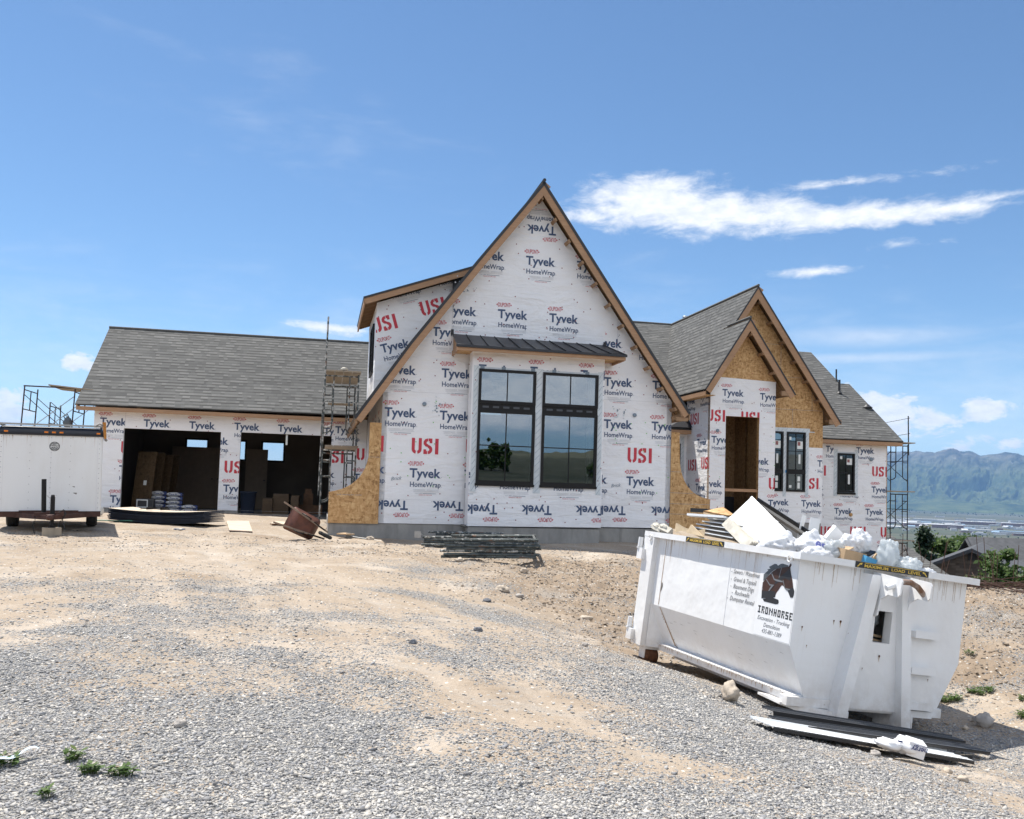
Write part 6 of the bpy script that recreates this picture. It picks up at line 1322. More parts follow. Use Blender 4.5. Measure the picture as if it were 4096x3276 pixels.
for s in (-1, 1):
    mb = MB(); mb.beam((-.78, s * .30, .08), (.62, s * .10, -.10), .045, .05, (0, 0, 1), 0); mb.build('handle', [M['handle']], wb)
    mb = MB(); mb.tube([(.05, s * .2, -.02), (-.02, s * .22, -.36), (-.16, s * .24, -.36), (-.22, s * .25, .0)], .016, 0, 8); mb.build('leg', [M['frame']], wb)
    mb = MB(); mb.beam((.1, s * .18, -.30), (.50, s * .11, -.12), .03, .02, (0, 0, 1), 0); mb.build('brace', [M['frame']], wb)
mb = MB(); mb.lathe((.58, 0, -.14), [(.08, -.035), (.16, -.05), (.195, -.03), (.20, 0), (.195, .03), (.16, .05), (.08, .035)], (0, 1, 0), 24, 0); w_ = mb.build('wheel', [M['rubber']], wb); mb = MB(); mb.lathe((.58, 0, -.14), [(.015, -.06), (.05, -.05), (.1, -.02), (.1, .02), (.05, .05), (.015, .06)], (0, 1, 0), 16, 0); mb.build('rim', [M['alu']], w_)
# ---------------------------------------------------------------- sheets and boards before the garage
M['navysheet'] = plain('dark blue sheathing edge', (.018, .028, .055), .7, var=.4, vscale=10.); M['palesheet'] = plain('pale sheathing face', (.60, .50, .38), .8, var=.2, vscale=3.)
base = max(gz(-9.6, 22.6), gz(-8, 23), gz(-9, 23.6)); proto = None; rnd = random.Random(6)
for i in range(10):
    if proto is None or i == 9:
        mb = MB(); rows_t = []; rows_b = []
        for k in range(9):
            u = -1.26 + 2.52 * k / 8; s_ = .055 * (u / 1.26) ** 2
            rows_t.append([(u, -.61, s_ + .018), (u, .61, s_ + .018)]); rows_b.append([(u, -.61, s_), (u, .61, s_)])
        mt = 1 if i == 9 else 0
        mb.grid(rows_t, mt); mb.grid([list(reversed(r)) for r in rows_b], 0)
        for e in (0, 1): mb.grid([[a[e], b[e]] for a, b in zip(rows_t, rows_b)], 0)
        for r0, r1 in ((rows_t[0], rows_b[0]), (rows_t[-1], rows_b[-1])): mb.grid([r0, r1], 0)
        o = mb.build('sheathing_sheet', [M['navysheet'], M['palesheet']]); proto = o
    else: o = proto.copy(); COL.objects.link(o)
    o.location = (-8.85 + rnd.uniform(-.03, .03), 23.0 + rnd.uniform(-.05, .05), base + .01 + .030 * i); o.rotation_euler = (rnd.gauss(0, .004), rnd.gauss(0, .0015) + .004, R(-6) + rnd.gauss(0, .006))
    tag(o, 'pale faced sheathing sheet, topmost of the stack before the left garage opening' if i == 9 else 'dark blue edged sheathing sheet under the pale top sheet of the stack', 'sheet', 'stacked sheathing sheets')
mb = MB(); mb.beam((-.45, 0, .02), (.42, -.12, .02), .03, .02, (0, 0, 1), 0); mb.box(-.22, -.18, -.14, .1, .0, .06, 0); mb.box(.2, .24, -.2, .03, .0, .06, 0); mb.tube([(-.45, .02, .03), (-.6, .2, .03)], .014, 0, 6)
o = mb.build('bar_clamp', [M['frame']]); o.location = (-9.05, 22.85, base + .335); o.rotation_euler = (0, 0, -.15); tag(o, 'dark bar clamp lying on the top sheathing sheet', 'clamp')
M['pinkboard'] = plain('pale pinkish board', (.66, .52, .44), .8, var=.15)
def flat_board(name, corners, th, mats, label, cat, lift=.03):
    c = [Vector((x, y, gz(x, y) + lift)) for x, y in corners]; ctr = sum(c, Vector()) / 4
    z = max(p.z for p in c); mb = MB(); mb.prism([p - ctr for p in c], (0, 0, -th), 0, len(mats) - 1)
    o = mb.build(name, mats); o.location = ctr; return tag(o, label, cat)
flat_board('board', [(-6.75, 21.5), (-6.25, 21.7), (-7.2, 24.6), (-7.75, 24.4)], .02, [M['palesheet'], M['pinkboard']], 'wide pale board lying on the soil below the pillar between the garage openings', 'board', .05)
flat_board('board', [(-6.5, 24.2), (-5.9, 24.3), (-5.95, 25.2), (-6.6, 25.1)], .03, [M['palesheet'], M['rust']], 'small thin board on the ground behind the wheelbarrow', 'board', .06)
flat_board('lath', [(-4.2, 21.7), (-3.95, 21.6), (-3.85, 22.2), (-4.1, 22.3)], .03, [M['offcut'], M['offcut']], 'pale lath end beside the left corner of the foundation', 'lath', .12)
mb = MB()
for i in range(7): mb.blob((rnd.gauss(0, .10), rnd.gauss(0, .07), .02), (.05, .04, .02), i, .4, 3, 8, 6, 0 if i % 2 else 1, flat=True)
o = mb.build('crumpled_glove', [plain('dusty blue cloth', (.06, .10, .20), .8, var=.5), M['alu']]); o.location = (-7.88, 21.2, gz(-7.88, 21.2)); tag(o, 'crumpled dusty blue glove on the soil before the sheathing stack', 'glove')
mb = MB(); mb.tube([(0, 0, .02), (.3, .1, .04), (.7, .15, .03), (1.0, .05, .05), (1.3, .2, .03)], .014, 0, 8); o = mb.build('garden_hose', [plain('green hose', (.10, .28, .20), .4)]); o.location = (-10.6, 22.4, gz(-10.2, 22.4)); tag(o, 'pale green hose on the ground between trailer and sheathing stack', 'hose')
M['bucketw'] = plain('white bucket', (.70, .72, .70), .4); M['bucketg'] = plain('green bucket band', (.02, .20, .06), .4)
for i, (x, y, lb) in enumerate(((-11.2, 24.4, 'white and green bucket lying under the trailer, right of two'), (-11.9, 24.0, 'white and green bucket lying under the trailer, left of two'))):
    mb = MB(); mb.lathe((0, 0, 0), [(.02, .0), (.125, .0), (.132, .12), (.137, .24), (.15, .37), (.155, .38), (.145, .38)], (1, .0, .0), 20, 0); mb.lathe((0, 0, 0), [(.1335, .10), (.1385, .25)], (1, 0, 0), 20, 1); mb.tube([(.37, .15, 0), (.42, .08, -.1), (.42, -.08, -.1), (.37, -.15, 0)], .004, 0, 5)
    o = mb.build('bucket', [M['bucketw'], M['bucketg']]); o.location = (x, y, gz(x, y) + .14); o.rotation_euler = (0, 0, 2.9 if i == 0 else .3); tag(o, lb, 'bucket', 'buckets under the trailer')
# ---------------------------------------------------------------- inside the garage (house-local placing)
def hloc(t, s, z): return Vector((*house_xy(t, s), z))
def hitem(name, mb, t, s, z, mats, label, cat, group=None, rz=0., rx=0., ry=0.):
    o = mb.build(name, mats); o.location = hloc(t, s, z); o.rotation_euler = (rx, ry, R(12) + rz); return tag(o, label, cat, group)
M['door'] = plain('primed flush door', (.25, .19, .135), .7, var=.15); M['bagwhite'] = plain('paper mortar bag', (.62, .62, .62), .75, var=.15); M['bagblue'] = plain('blue print on bag', (.03, .05, .16), .6); M['tarp'] = plain('blue tarpaulin', (.02, .06, .22), .6); M['osb_dim'] = mat_osb('strand board dimmed for garage shade', .20); M['lumber'] = mat_wood('stacked flooring', (.24, .16, .095), (.16, .105, .06), 1., (1, 12, 12)); M['carton'] = plain('dark carton', (.20, .11, .06), .85, var=.3)  # osb_dim: strand board colour darkened to stand in for the garage shade
for i, (t, lb) in enumerate(((-10.7, 'leftmost flush door leaning in the left garage bay'), (-9.88, 'flush door leaning between the other two in the left garage bay'), (-9.02, 'flush door leaning behind the pillar in the left garage bay'), (-7.86, 'single flush door leaning in the right garage bay'))):
    mb = MB(); mb.box(-.425, .425, -.02, .02, 0, 2.44, 0); mb.lathe((.32 if i in (1, 3) else -.32, -.02, 1.18), [(.03, 0), (.03, -.012), (.002, -.012)], (0, 1, 0), 10, 1)
    hitem('door_leaf', mb, t + .36, 14.35, .45, [M['door'], M['black']], lb, 'door', 'doors leaning in the garage', rx=-.06)
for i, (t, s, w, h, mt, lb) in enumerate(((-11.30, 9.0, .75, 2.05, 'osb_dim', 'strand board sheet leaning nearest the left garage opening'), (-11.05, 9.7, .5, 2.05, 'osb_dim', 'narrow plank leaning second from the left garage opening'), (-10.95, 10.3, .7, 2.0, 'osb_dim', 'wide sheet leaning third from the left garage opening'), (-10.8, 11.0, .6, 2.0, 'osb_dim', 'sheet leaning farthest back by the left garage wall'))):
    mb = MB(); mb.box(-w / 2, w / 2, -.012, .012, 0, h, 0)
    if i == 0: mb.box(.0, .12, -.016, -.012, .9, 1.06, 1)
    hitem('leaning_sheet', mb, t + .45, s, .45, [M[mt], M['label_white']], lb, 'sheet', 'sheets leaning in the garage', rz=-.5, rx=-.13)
def paper_bag(t, s, z, rz, lb, grp, seed):
    mb = MB(); mb.blob((0, 0, .07), (.26, .19, .075), seed, .12, 2., 20, 10, 0, squash=None); tr_ = text_tris('Type N', -.14, .045, width=.26, h=.06, bold=.02, shear=.1); put_flat(mb, tr_, lambda a, b: (a, -.215, b), 1); mb.box(.12, .265, -.12, .12, .02, .13, 1)
    return hitem('mortar_bag', mb, t, s, z, [M['bagwhite'], M['bagblue']], lb, 'bag', grp, rz)
for i in range(5): paper_bag(-9.75, 8.9, .45 + .135 * i, (.05, -.06, .03, .1, -.04)[i], ('topmost mortar bag of the tall pile on the left garage floor', 'mortar bag second from the top of the tall pile', 'mortar bag in the middle of the tall pile', 'mortar bag second from the bottom of the tall pile', 'mortar bag at the bottom of the tall pile')[4 - i], 'mortar bags in the garage', i)
for i in range(5): paper_bag(-10.35, 9.3, .45 + .14 * i, (.3, .1, .2, .35, .25)[i], ('topmost mortar bag of the pile behind the microwave', 'mortar bag second from the top behind the microwave', 'mortar bag in the middle of the pile behind the microwave', 'mortar bag second lowest behind the microwave', 'lowest mortar bag behind the microwave')[4 - i], 'mortar bags in the garage', i + 7)
for i in range(2): paper_bag(-9.22, 8.6, .45 + .135 * i, .1 * i, ('lower' if i == 0 else 'upper') + ' of two mortar bags right of the tall pile', 'mortar bags in the garage', i + 17)
mb = MB(); mb.box(-.27, .27, -.2, .2, 0, .31, 0); mb.box(-.25, .10, -.206, -.2, .02, .29, 1); mb.box(-.22, .07, -.21, -.206, .055, .255, 2); mb.box(.12, .25, -.206, -.2, .03, .28, 2)
hitem('microwave', mb, -10.62, 8.7, .58, [M['emblem'], M['label_white'], M['black']], 'white fronted microwave oven standing by the mortar bags in the garage', 'microwave')
mb = MB(); mb.box(-.3, .3, -.22, .22, 0, .13, 0); hitem('carton', mb, -10.62, 8.72, .45, [M['carton']], 'dark carton under the microwave', 'carton')
mb = MB(); mb.grid([[(x, y, .03 + .02 * mnoise.noise(Vector((x * 3, y * 3, 1)))) for y in np.linspace(-.5, .5, 8)] for x in np.linspace(-1.2, 1.2, 16)], 0); hitem('blue_tarp', mb, -9.8, 8.5, .45, [M['tarp']], 'blue tarpaulin spread under the mortar bags', 'tarpaulin')
mb = MB(); rows = [[(r * math.cos(a), r * math.sin(a), z) for a in np.linspace(0, 2 * math.pi, 20, endpoint=False)] for r, z in ((.22, 0), (.27, .72), (.29, .74), (.29, .78), (.26, .78))]; mb.grid(rows, 0, closed=True); mb.poly(rows[0], 0); hitem('waste_bin', mb, -7.35, 9.0, .45, [plain('dark blue plastic', (.015, .025, .05), .5)], 'dark plastic waste bin beside the pillar in the right garage bay', 'bin')
for i, (t, s, n, w, lb) in enumerate(((-6.75, 10.6, 13, .34, 'low stack of flooring boards, leftmost of four in the right bay'), (-6.30, 10.9, 17, .55, 'tallest stack of flooring boards in the right bay'), (-5.80, 10.6, 16, .26, 'narrow stack of flooring boards right of the tallest'), (-4.35, 10.6, 10, .4, 'stack of flooring boards behind the scaffold legs'))):
    mb = MB(); rnd2 = random.Random(i)
    for k in range(n): d = rnd2.uniform(-.015, .015); mb.box(-w / 2 + d, w / 2 + d, -.9 + d, .9 + d, k * .042, k * .042 + .034, 0)
    hitem('board_stack', mb, t, s, .45, [M['lumber']], lb, 'board stack', 'board stacks in the garage')
mb = MB(); mb.box(-.42, .42, -.3, .3, 0, .32, 0); hitem('carton', mb, -5.25, 10.7, .45, [M['carton']], 'wide brown carton on the right garage floor', 'carton')
mb = MB(); mb.box(-.17, .17, -.2, .2, 0, .42, 0); mb.box(-.12, .12, -.15, .15, .42, .60, 0); hitem('carton', mb, -5.35, 10.8, .77, [M['carton']], 'narrow brown carton standing on the wide carton', 'carton')
mb = MB(); mb.box(-.03, .03, -.005, .005, -.35, 0, 0); hitem('hanging_strip', mb, -6.1, 7.8, 3.19, [M['label_white']], 'thin white strip hanging from the right garage header', 'strip')
# ---------------------------------------------------------------- loose stones, sheet metal, sack, weeds near the camera
M['rock'] = plain('pale limestone', (.52, .44, .35), .9, var=.35, vscale=9., bump=.5, bscale=40., bdist=.01); M['rock2'] = plain('grey boulder', (.44, .40, .36), .9, var=.35, vscale=7., bump=.4, bscale=30., bdist=.01); M['rockdark'] = plain('dark stone', (.16, .165, .18), .9, var=.4, vscale=12., bump=.3)
def rock(x, y, r, seed, mat, label, sq=1., lift=.25):
    r *= .8
    mb = MB(); mb.blob((0, 0, 0), (r, r * .8, r * .72 * sq), seed, .35, 1.3, 20, 14, 0, ridge=.10)
    o = mb.build('rock', [mat]); o.location = (x, y, gz(x, y) + r * .72 * sq * lift * 1.6); o.rotation_euler = (0, 0, seed * 1.3); return tag(o, label, 'rock', 'loose rocks')
rock(2.17, 8.62, .135, 1, M['rock'], 'blocky pale boulder against the long side of the dumpster', 1.25, .55); rock(5.26, 9.85, .135, 2, M['rock2'], 'rounded grey boulder on the slope right of the dumpster', .95, .5)
for i, (x, y, r, mt, lb) in enumerate(((3.08, 7.46, .055, 'rock2', 'small grey stone at the left end of the paper sack'), (3.70, 7.50, .05, 'rock', 'small pale stone at the right end of the paper sack'), (3.55, 6.95, .05, 'rock', 'pale stone alone on the gravel below the paper sack'), (5.0, 9.75, .05, 'rock', 'small square brown stone left of the rounded boulder'),
        (-.08, 14.79, .18, 'rock', 'long pale slab-like stone in the dug soil before the frames'), (.20, 14.4, .09, 'rock2', 'round stone just right of the long pale slab'), (-.3, 13.5, .09, 'rockdark', 'dark stone in the dug soil below the long pale slab'), (1.25, 14.0, .12, 'rock', 'flat pale stone half way between gable and dumpster'), (-.86, 8.3, .05, 'rockdark', 'dark stone alone on the bare patch of gravel'), (-.3, 9.6, .06, 'rockdark', 'larger dark stone left of the bare soil patch'), (.9, 10.2, .055, 'rock2', 'brown stone on the soil between gravel and dumpster'),
        (-.95, 17.35, .11, 'rock', 'pale stone at the front foot of the pile of frames'), (.3, 16.9, .09, 'rock', 'pale stone lying before the right end of the frame pile'), (2.9, 17.6, .2, 'rock', 'long pale slab in the bank left of the dumpster'), (-3.4, 21.9, .12, 'rock', 'pale stone at the left corner of the foundation'), (-1.97, 5.5, .05, 'rock2', 'grey stone between the weeds near the bottom left corner'))):
    rock(x, y, r, i + 5, M[mt], lb, .7 if 'slab' in lb or 'flat' in lb else 1., .3)
def sheet(name, a, b, w, lip, mats, label, cat, grp, dz=.04):
    a = Vector((*a, gz(*a) + dz)); b = Vector((*b, gz(*b) + dz)); d = (b - a).normalized(); n = Vector((-d.y, d.x, .0)).normalized() * w; ctr = (a + b) / 2
    mb = MB(); A, B = a - ctr, b - ctr
    mb.prism([A, B, B + n, A + n], (0, 0, -.008), 0, 0, mback=1)
    mb.prism([A, B, B + Vector((0, 0, -lip)), A + Vector((0, 0, -lip))], n * .03, 1); mb.prism([A + n, B + n, B + n + Vector((0, 0, lip * .4)), A + n + Vector((0, 0, lip * .4))], n * .03, 0)
    for k in (.25, .5, .75): mb.beam(A + n * k + Vector((0, 0, .003)), B + n * k + Vector((0, 0, .003)), .012, .006, (0, 0, 1), 0)
    o = mb.build(name, mats); o.location = ctr; return tag(o, label, cat, grp)
sheet('metal_sheet', (2.20, 7.32), (4.30, 8.22), .30, .035, [M['panelwhite'], M['panelblack']], 'long white metal sheet on the gravel in front of the dumpster', 'metal sheet', 'metal sheets before the dumpster', .06)
M['greysheet'] = plain('charcoal pebbled sheet', (.075, .08, .09), .45, var=.3, vscale=20.)
sheet('metal_sheet', (2.42, 7.75), (4.66, 8.62), .22, .03, [M['greysheet'], M['panelblack']], 'charcoal metal sheet just behind the white one', 'metal sheet', 'metal sheets before the dumpster', .07)
sheet('metal_sheet', (2.42, 8.08), (4.62, 9.0), .16, .04, [M['greysheet'], M['panelblack']], 'narrower charcoal sheet nearest the dumpster skids', 'metal sheet', 'metal sheets before the dumpster', .09)
mb = MB(); mb.blob((0, 0, .06), (.13, .10, .075), 3, .3, 2., 20, 12, 0, ridge=.12); mb.blob((-.16, .0, .04), (.13, .08, .05), 5, .4, 2.2, 18, 12, 0, ridge=.15); mb.obox((.06, -.01, .06), (.14, .17, .12), Euler((.1, .05, -.25)).to_matrix(), 0)
put_flat(mb, text_tris('nergy', .115, .088, width=.14, h=.045, rot=math.pi, bold=.02), lambda a, b: (a, -.115 - .1 * (b - .06), b), 1); put_flat(mb, text_tris('Dry Base Coat', .11, .104, width=.09, h=.012, rot=math.pi), lambda a, b: (a, -.118, b), 1)
put_flat(mb, rect_tri(-.12, -.03, .085, .10), lambda a, b: (a, -.06, b), 1)
o = mb.build('paper_sack', [M['decal'], M['bagblue']]); o.location = (3.45, 7.72, gz(3.45, 7.72) + .07); o.rotation_euler = (0, .2, .05); tag(o, 'crumpled white paper sack on the edge of the white metal sheet', 'sack')
mb = MB(); mb.grid([[(-.02, .30 * k - .0, .03 + .01 * math.sin(k * 9)), (.012, .30 * k, .03 + .012 * math.sin(k * 9 + 1))] for k in np.linspace(0, 1, 10)], 0); o = mb.build('plastic_strip', [plain('pale blue strip', (.55, .66, .74), .4)]); o.location = (-2.60, 4.60, gz(-2.6, 4.7) + .02); o.rotation_euler = (0, 0, -.3); tag(o, 'pale blue plastic strip on the gravel at the bottom left corner', 'strip')
M['weed'] = mat_leaf('weed leaves', (.06, .11, .022), (.10, .165, .035), (.17, .20, .065))
def weed(x, y, r, n, seed, label, h=.05):
    r *= .66; n = int(n * .7)
    rg = random.Random(seed); mb = MB()
    for i in range(n):
        a = rg.uniform(0, 6.28); d = r * math.sqrt(rg.random()); px, py = d * math.cos(a), d * math.sin(a) * .8; z0 = float(zg(x + px, y + py)[0]) - gz(x, y); hh = rg.uniform(.3, 1.) * h; b = rg.uniform(0, 6.28); w = rg.uniform(.006, .014) * (1 + r); l = rg.uniform(.015, .045) * (1 + r)
        u = Vector((math.cos(b), math.sin(b), rg.uniform(-.2, .6))).normalized(); v = Vector((-math.sin(b), math.cos(b), 0)); c = Vector((px, py, z0 + hh))
        mb.poly([c - u * l * .2, c + v * w + u * l * .4, c + u * l, c - v * w + u * l * .4], 0)
        if i % 3 == 0: mb.tube([(px * .8, py * .8, z0 - .01), tuple(c)], .0018, 0, 3, caps=False)
    o = mb.build('weed_clump', [M['weed']], smooth=False); o.location = (x, y, gz(x, y)); return tag(o, label, 'weeds', 'weeds in the gravel and soil')
for i, a in enumerate(((5.30, 10.75, .22, 420, 'bright green weed clump on the slope nearest the dumpster'), (5.75, 10.85, .24, 380, 'duller green weed clump right of the bright one'), (5.78, 9.95, .16, 240, 'green weed clump at the right edge above the rounded boulder'), (6.1, 10.5, .14, 160, 'small weed clump high on the right edge'), (6.2, 12.0, .10, 90, 'tiny weed sprig on the rubble bank right of the dumpster'), (6.0, 12.3, .08, 60, 'smallest weed sprig on the bank top'),
        (-2.62, 4.72, .14, 150, 'weed clump at the bottom left corner behind the plastic strip'), (-2.30, 4.84, .08, 110, 'upright weed tuft right of the plastic strip'), (-2.12, 4.66, .075, 110, 'low dark weed tuft, left of two on the gravel'), (-1.96, 4.66, .10, 130, 'wider weed tuft, right of two on the gravel'), (-2.16, 4.30, .05, 45, 'tiny weed tuft lowest on the gravel at left'))):
    weed(*a[:4], i, a[4])

# ---------------------------------------------------------------- beyond the site
M['leafA'] = mat_leaf('bright broad leaves', (.035, .075, .012), (.07, .125, .022), (.12, .17, .035)); M['leafB'] = mat_leaf('dark conifer leaves', (.012, .032, .012), (.025, .05, .018), (.04, .065, .022)); M['bark'] = plain('bark', (.10, .075, .05), .9, var=.4)
def tree(x, y, z0, h, rad, n, seed, label, leaf='leafA', cone=False, size=.12, trunk=.12, group='trees beyond the site'):
    """tapered trunk with limbs; leaf-sized faces in clumps through the crown"""
    rg = random.Random(seed); t = thing('tree', label, 'tree', (x, y, z0), 0, group)
    mb = MB(); top = Vector((rg.gauss(0, .15), rg.gauss(0, .15), h * (.95 if cone else .7))); mb.tube([(0, 0, -.3), tuple(top * .4), tuple(top)], [trunk, trunk * .7, trunk * .2], 0, 8)
    limbs = []
    for i in range(7):
        k = rg.uniform(.3, .9); a = rg.uniform(0, 6.28); s = top * k; e = s + Vector((math.cos(a) * rad * .6, math.sin(a) * rad * .6, rad * .35 * (0 if cone else 1))) * (1 - k * .4 if cone else 1); limbs.append(e); mb.tube([tuple(s), tuple((s + e) / 2 + Vector((0, 0, .1))), tuple(e)], [trunk * .35, trunk * .25, trunk * .08], 0, 5)
    mb.build('trunk', [M['bark']], t)
    mb = MB(); clumps = []
    for i in range(46):
        if cone:
            k = rg.random() ** .8; z = h * (.08 + .92 * k); rr_ = rad * (1 - k) ** .8 * rg.uniform(.5, 1.05) + .05; a = rg.uniform(0, 6.28); clumps.append((Vector((rr_ * math.cos(a), rr_ * math.sin(a), z)), rad * .24 + .08))
        else:
            d = Vector((rg.gauss(0, 1), rg.gauss(0, 1), rg.gauss(0, 1))).normalized() * rg.uniform(.45, 1.0); clumps.append((Vector((d.x * rad, d.y * rad, h * (.5 if 'viewer' in group else .62) + d.z * h * (.48 if 'viewer' in group else .36))), rad * rg.uniform(.16, .34)))
    for i in range(n):
        c, r_ = clumps[rg.randrange(len(clumps))]; p = c + Vector((rg.gauss(0, .5), rg.gauss(0, .5), rg.gauss(0, .45))) * r_
        u = Vector((rg.gauss(0, 1), rg.gauss(0, 1), rg.gauss(0, .7))).normalized(); v = u.orthogonal().normalized(); s = size * rg.uniform(.6, 1.3)
        mb.poly([p - u * s, p + v * s * .6, p + u * s, p - v * s * .6], 0)
    mb.build('crown', [M['leaf' + leaf[-1]]], t, smooth=False)
    return t
def gb(x, y): return float(z_base(x, y)[0])
tree(28.0, 60.0, -6.6, 6.3, 1.1, 3600, 1, 'dark pointed conifer between the scaffold and the stone gabled house', 'leafB', True, .16)
tree(32.4, 65.0, -7.5, 7.3, 2.3, 7000, 2, 'bright green round tree behind the stone gabled house', 'leafA', False, .17)
tree(22.75, 40.0, -6.0, 6.3, 1.45, 9000, 3, 'bright green tree at the right edge in front of the stone house', 'leafA', False, .13)
tree(21.55, 39.3, -6.0, 5.0, .95, 5200, 4, 'lower bushy tree left of the tree at the right edge', 'leafA', False, .11)
tree(26.0, 52.0, -6.6, 4.4, .9, 2200, 5, 'low green tree at the left foot of the stone gabled house', 'leafA', False, .12)
tree(31.5, 62.0, -7.2, 4.6, 1.5, 2200, 6, 'dull green tree lower left of the bright round tree', 'leafB', False, .16)
# trees behind the photographer, seen in the window glass
for i, (x, y, h, r) in enumerate(((65.0, -133.8, 7.4, 2.0), (67.6, -132.6, 6.2, 1.5), (62.9, -135.0, 4.6, 1.5), (86, -124, 3.0, 2.4))):
    tree(x, y, gb(x, y) - .2, h, r, 2200, 20 + i, 'leafy tree on the grassy slope behind the viewer, mirrored in the gable windows', 'leafA', False, .30, .2, 'trees behind the viewer')
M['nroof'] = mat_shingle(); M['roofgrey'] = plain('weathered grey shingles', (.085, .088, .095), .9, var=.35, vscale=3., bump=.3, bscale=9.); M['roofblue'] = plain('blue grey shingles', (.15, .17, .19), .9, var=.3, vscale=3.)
def mat_stone():
    m, w = new_mat('rubble stone facing'); v = w.coord('Object'); b = w.n('ShaderNodeTexBrick'); w.link(w.mapping(v, (1, 1, 1), (R(90), 0, 0)), b.inputs[0])
    b.inputs['Scale'].default_value = 1; b.inputs['Brick Width'].default_value = .42; b.inputs['Row Height'].default_value = .14; b.inputs['Mortar Size'].default_value = .012; b.inputs['Color1'].default_value = (.075, .06, .05, 1); b.inputs['Color2'].default_value = (.20, .165, .135, 1); b.inputs['Mortar'].default_value = (.10, .085, .07, 1); b.inputs['Bias'].default_value = -.1
    w.link(w.mix(w.mr(w.noise(v, 5., 4), .35, .65, 0, .6), b.outputs[0], (.13, .10, .08)), w.b.inputs['Base Color']); w.b.inputs['Roughness'].default_value = .95; return m
M['stone'] = mat_stone(); M['stucco'] = plain('tan stucco', (.42, .33, .27), .9, var=.1); M['garagedoor'] = plain('cream garage door', (.46, .38, .31), .7)
def gable_house(name, label, x, y, z, rz, w, d, hw, hr, mats, over=.5, door=None, vent=False):
    """w across the gable front, d deep; eaves hw, ridge hr"""
    t = thing(name, label, 'house', (x, y, z), rz, 'houses below the site'); wall, roof, trim = mats
    mb = MB(); mb.prism([(-w / 2, 0, -1), (w / 2, 0, -1), (w / 2, 0, hw), (0, 0, hr), (-w / 2, 0, hw)], (0, d, 0), 0); mb.build('wall', [wall], t)
    mb = MB(); k = (hr - hw) / (w / 2)
    for s in (-1, 1): slab(mb, [(0, -over, hr + .12), (s * (w / 2 + over), -over, hw - over * k + .12), (s * (w / 2 + over), d + over, hw - over * k + .12), (0, d + over, hr + .12)], .12, (0, 1, 0), None)
    mb.build('roof', [roof, trim, trim], t)
    mb = MB()
    for s in (-1, 1): mb.beam((0, -over - .02, hr - .06), (s * (w / 2 + over), -over - .02, hw - over * k - .06), .04, .22, (0, 1, 0), 0)
    mb.build('barge_board', [trim], t)
    if door: mb = MB(); mb.box(door[0], door[1], -.06, -.01, -.3, door[2], 0); mb.box(door[0] + .12, door[1] - .12, -.08, -.06, -.3, door[2] - .12, 1); mb.build('garage_door', [M['stucco'], M['garagedoor']], t)
    if vent: mb = MB(); mb.box(-.22, .22, -.05, -.01, hw + (hr - hw) * .5, hw + (hr - hw) * .5 + .6, 0); mb.build('gable_vent', [M['black']], t)
    return t
gable_house('stone_house', 'brown stone faced house with a cream garage door and dark gable roof', 26.0, 50.0, -5.6, R(-31), 4.9, 9., 3.4, 4.55, (M['stone'], M['roofgrey'], M['roofgrey']), .5, (-.6, 1.5, 2.6), True)
gable_house('stucco_house', 'tan stucco house with a long dark roof joined behind the stone gable', 30.6, 58.5, -6.6, R(-98), 9.0, 16, 2.9, 5.85, (M['stucco'], M['roofgrey'], M['roofgrey']))
gable_house('shingled_house', 'house with a big dark shingled roof showing behind the black scaffold tower', 19.1, 48.0, -6.2, R(108.8), 10.6, 4.5, 4.2, 6.5, (M['stucco'], M['nroof'], M['roofgrey']))
gable_house('brown_roofed_house', 'small house with a brown roof between the scaffold and the dark conifer', 24.2, 56, -6.6, R(60), 5.5, 7, 3.2, 5.3, (M['stucco'], plain('brown shingles', (.15, .085, .07), .9, var=.3), M['stucco']))
gable_house('blue_roofed_house', 'house with a pale blue-grey roof at the right edge behind the reinforcing rods', 27.4, 43.5, -7.6, R(-60), 7, 9, 3.0, 5.7, (M['stucco'], M['roofblue'], M['roofblue']))
for i, (a, d, z, rz) in enumerate(((29.4, 120, .5, .3), (28.6, 135, .4, 1.2), (27.6, 150, .2, .1), (30.4, 115, .8, .8), (26.9, 170, 0, .6), (25.6, 160, 0, 1.0))):
    x, y = d * math.sin(R(a)), d * math.cos(R(a)); gable_house('roofed_house', 'dark roofed house on the lower slope beyond the stone gabled house', x, y, gb(x, y) + z, rz, 9, 12, 3.2, 6.0, (M['stucco'], M['roofgrey'], M['roofgrey']))['group'] = 'far houses on the slope'
# reinforcing rods standing and lying on the bank
M['rebar'] = plain('rusty reinforcing rod', (.085, .042, .028), .85, var=.4, vscale=20.)
mb = MB(); mb.tube([(0, 0, -.1), (.01, .01, .5), (.0, .03, 1.)], .0055, 0, 5); rod0 = mb.build('reinforcing_rod', [M['rebar']]); rnd = random.Random(31); first = True
for i in range(26):
    x = 6.9 + i * .105 + rnd.gauss(0, .03); y = 16.2 + rnd.uniform(-.3, .8) - .0 * i; o = rod0 if first else rod0.copy()
    if not first: COL.objects.link(o)
    first = False; o.location = (x, y, gz(x, y)); o.rotation_euler = (rnd.gauss(0, .12), rnd.gauss(-.12, .13), rnd.uniform(0, 6)); o.scale = (1, 1, rnd.uniform(.5, .98)); tag(o, 'thin rusty reinforcing rod standing on the bank right of the dumpster', 'rod', 'standing reinforcing rods')
mb = MB(); mb.tube([(-1, 0, 0), (0, .0, .03), (1, 0, 0)], .006, 0, 5); rod1 = mb.build('reinforcing_rod', [M['rebar']]); first = True
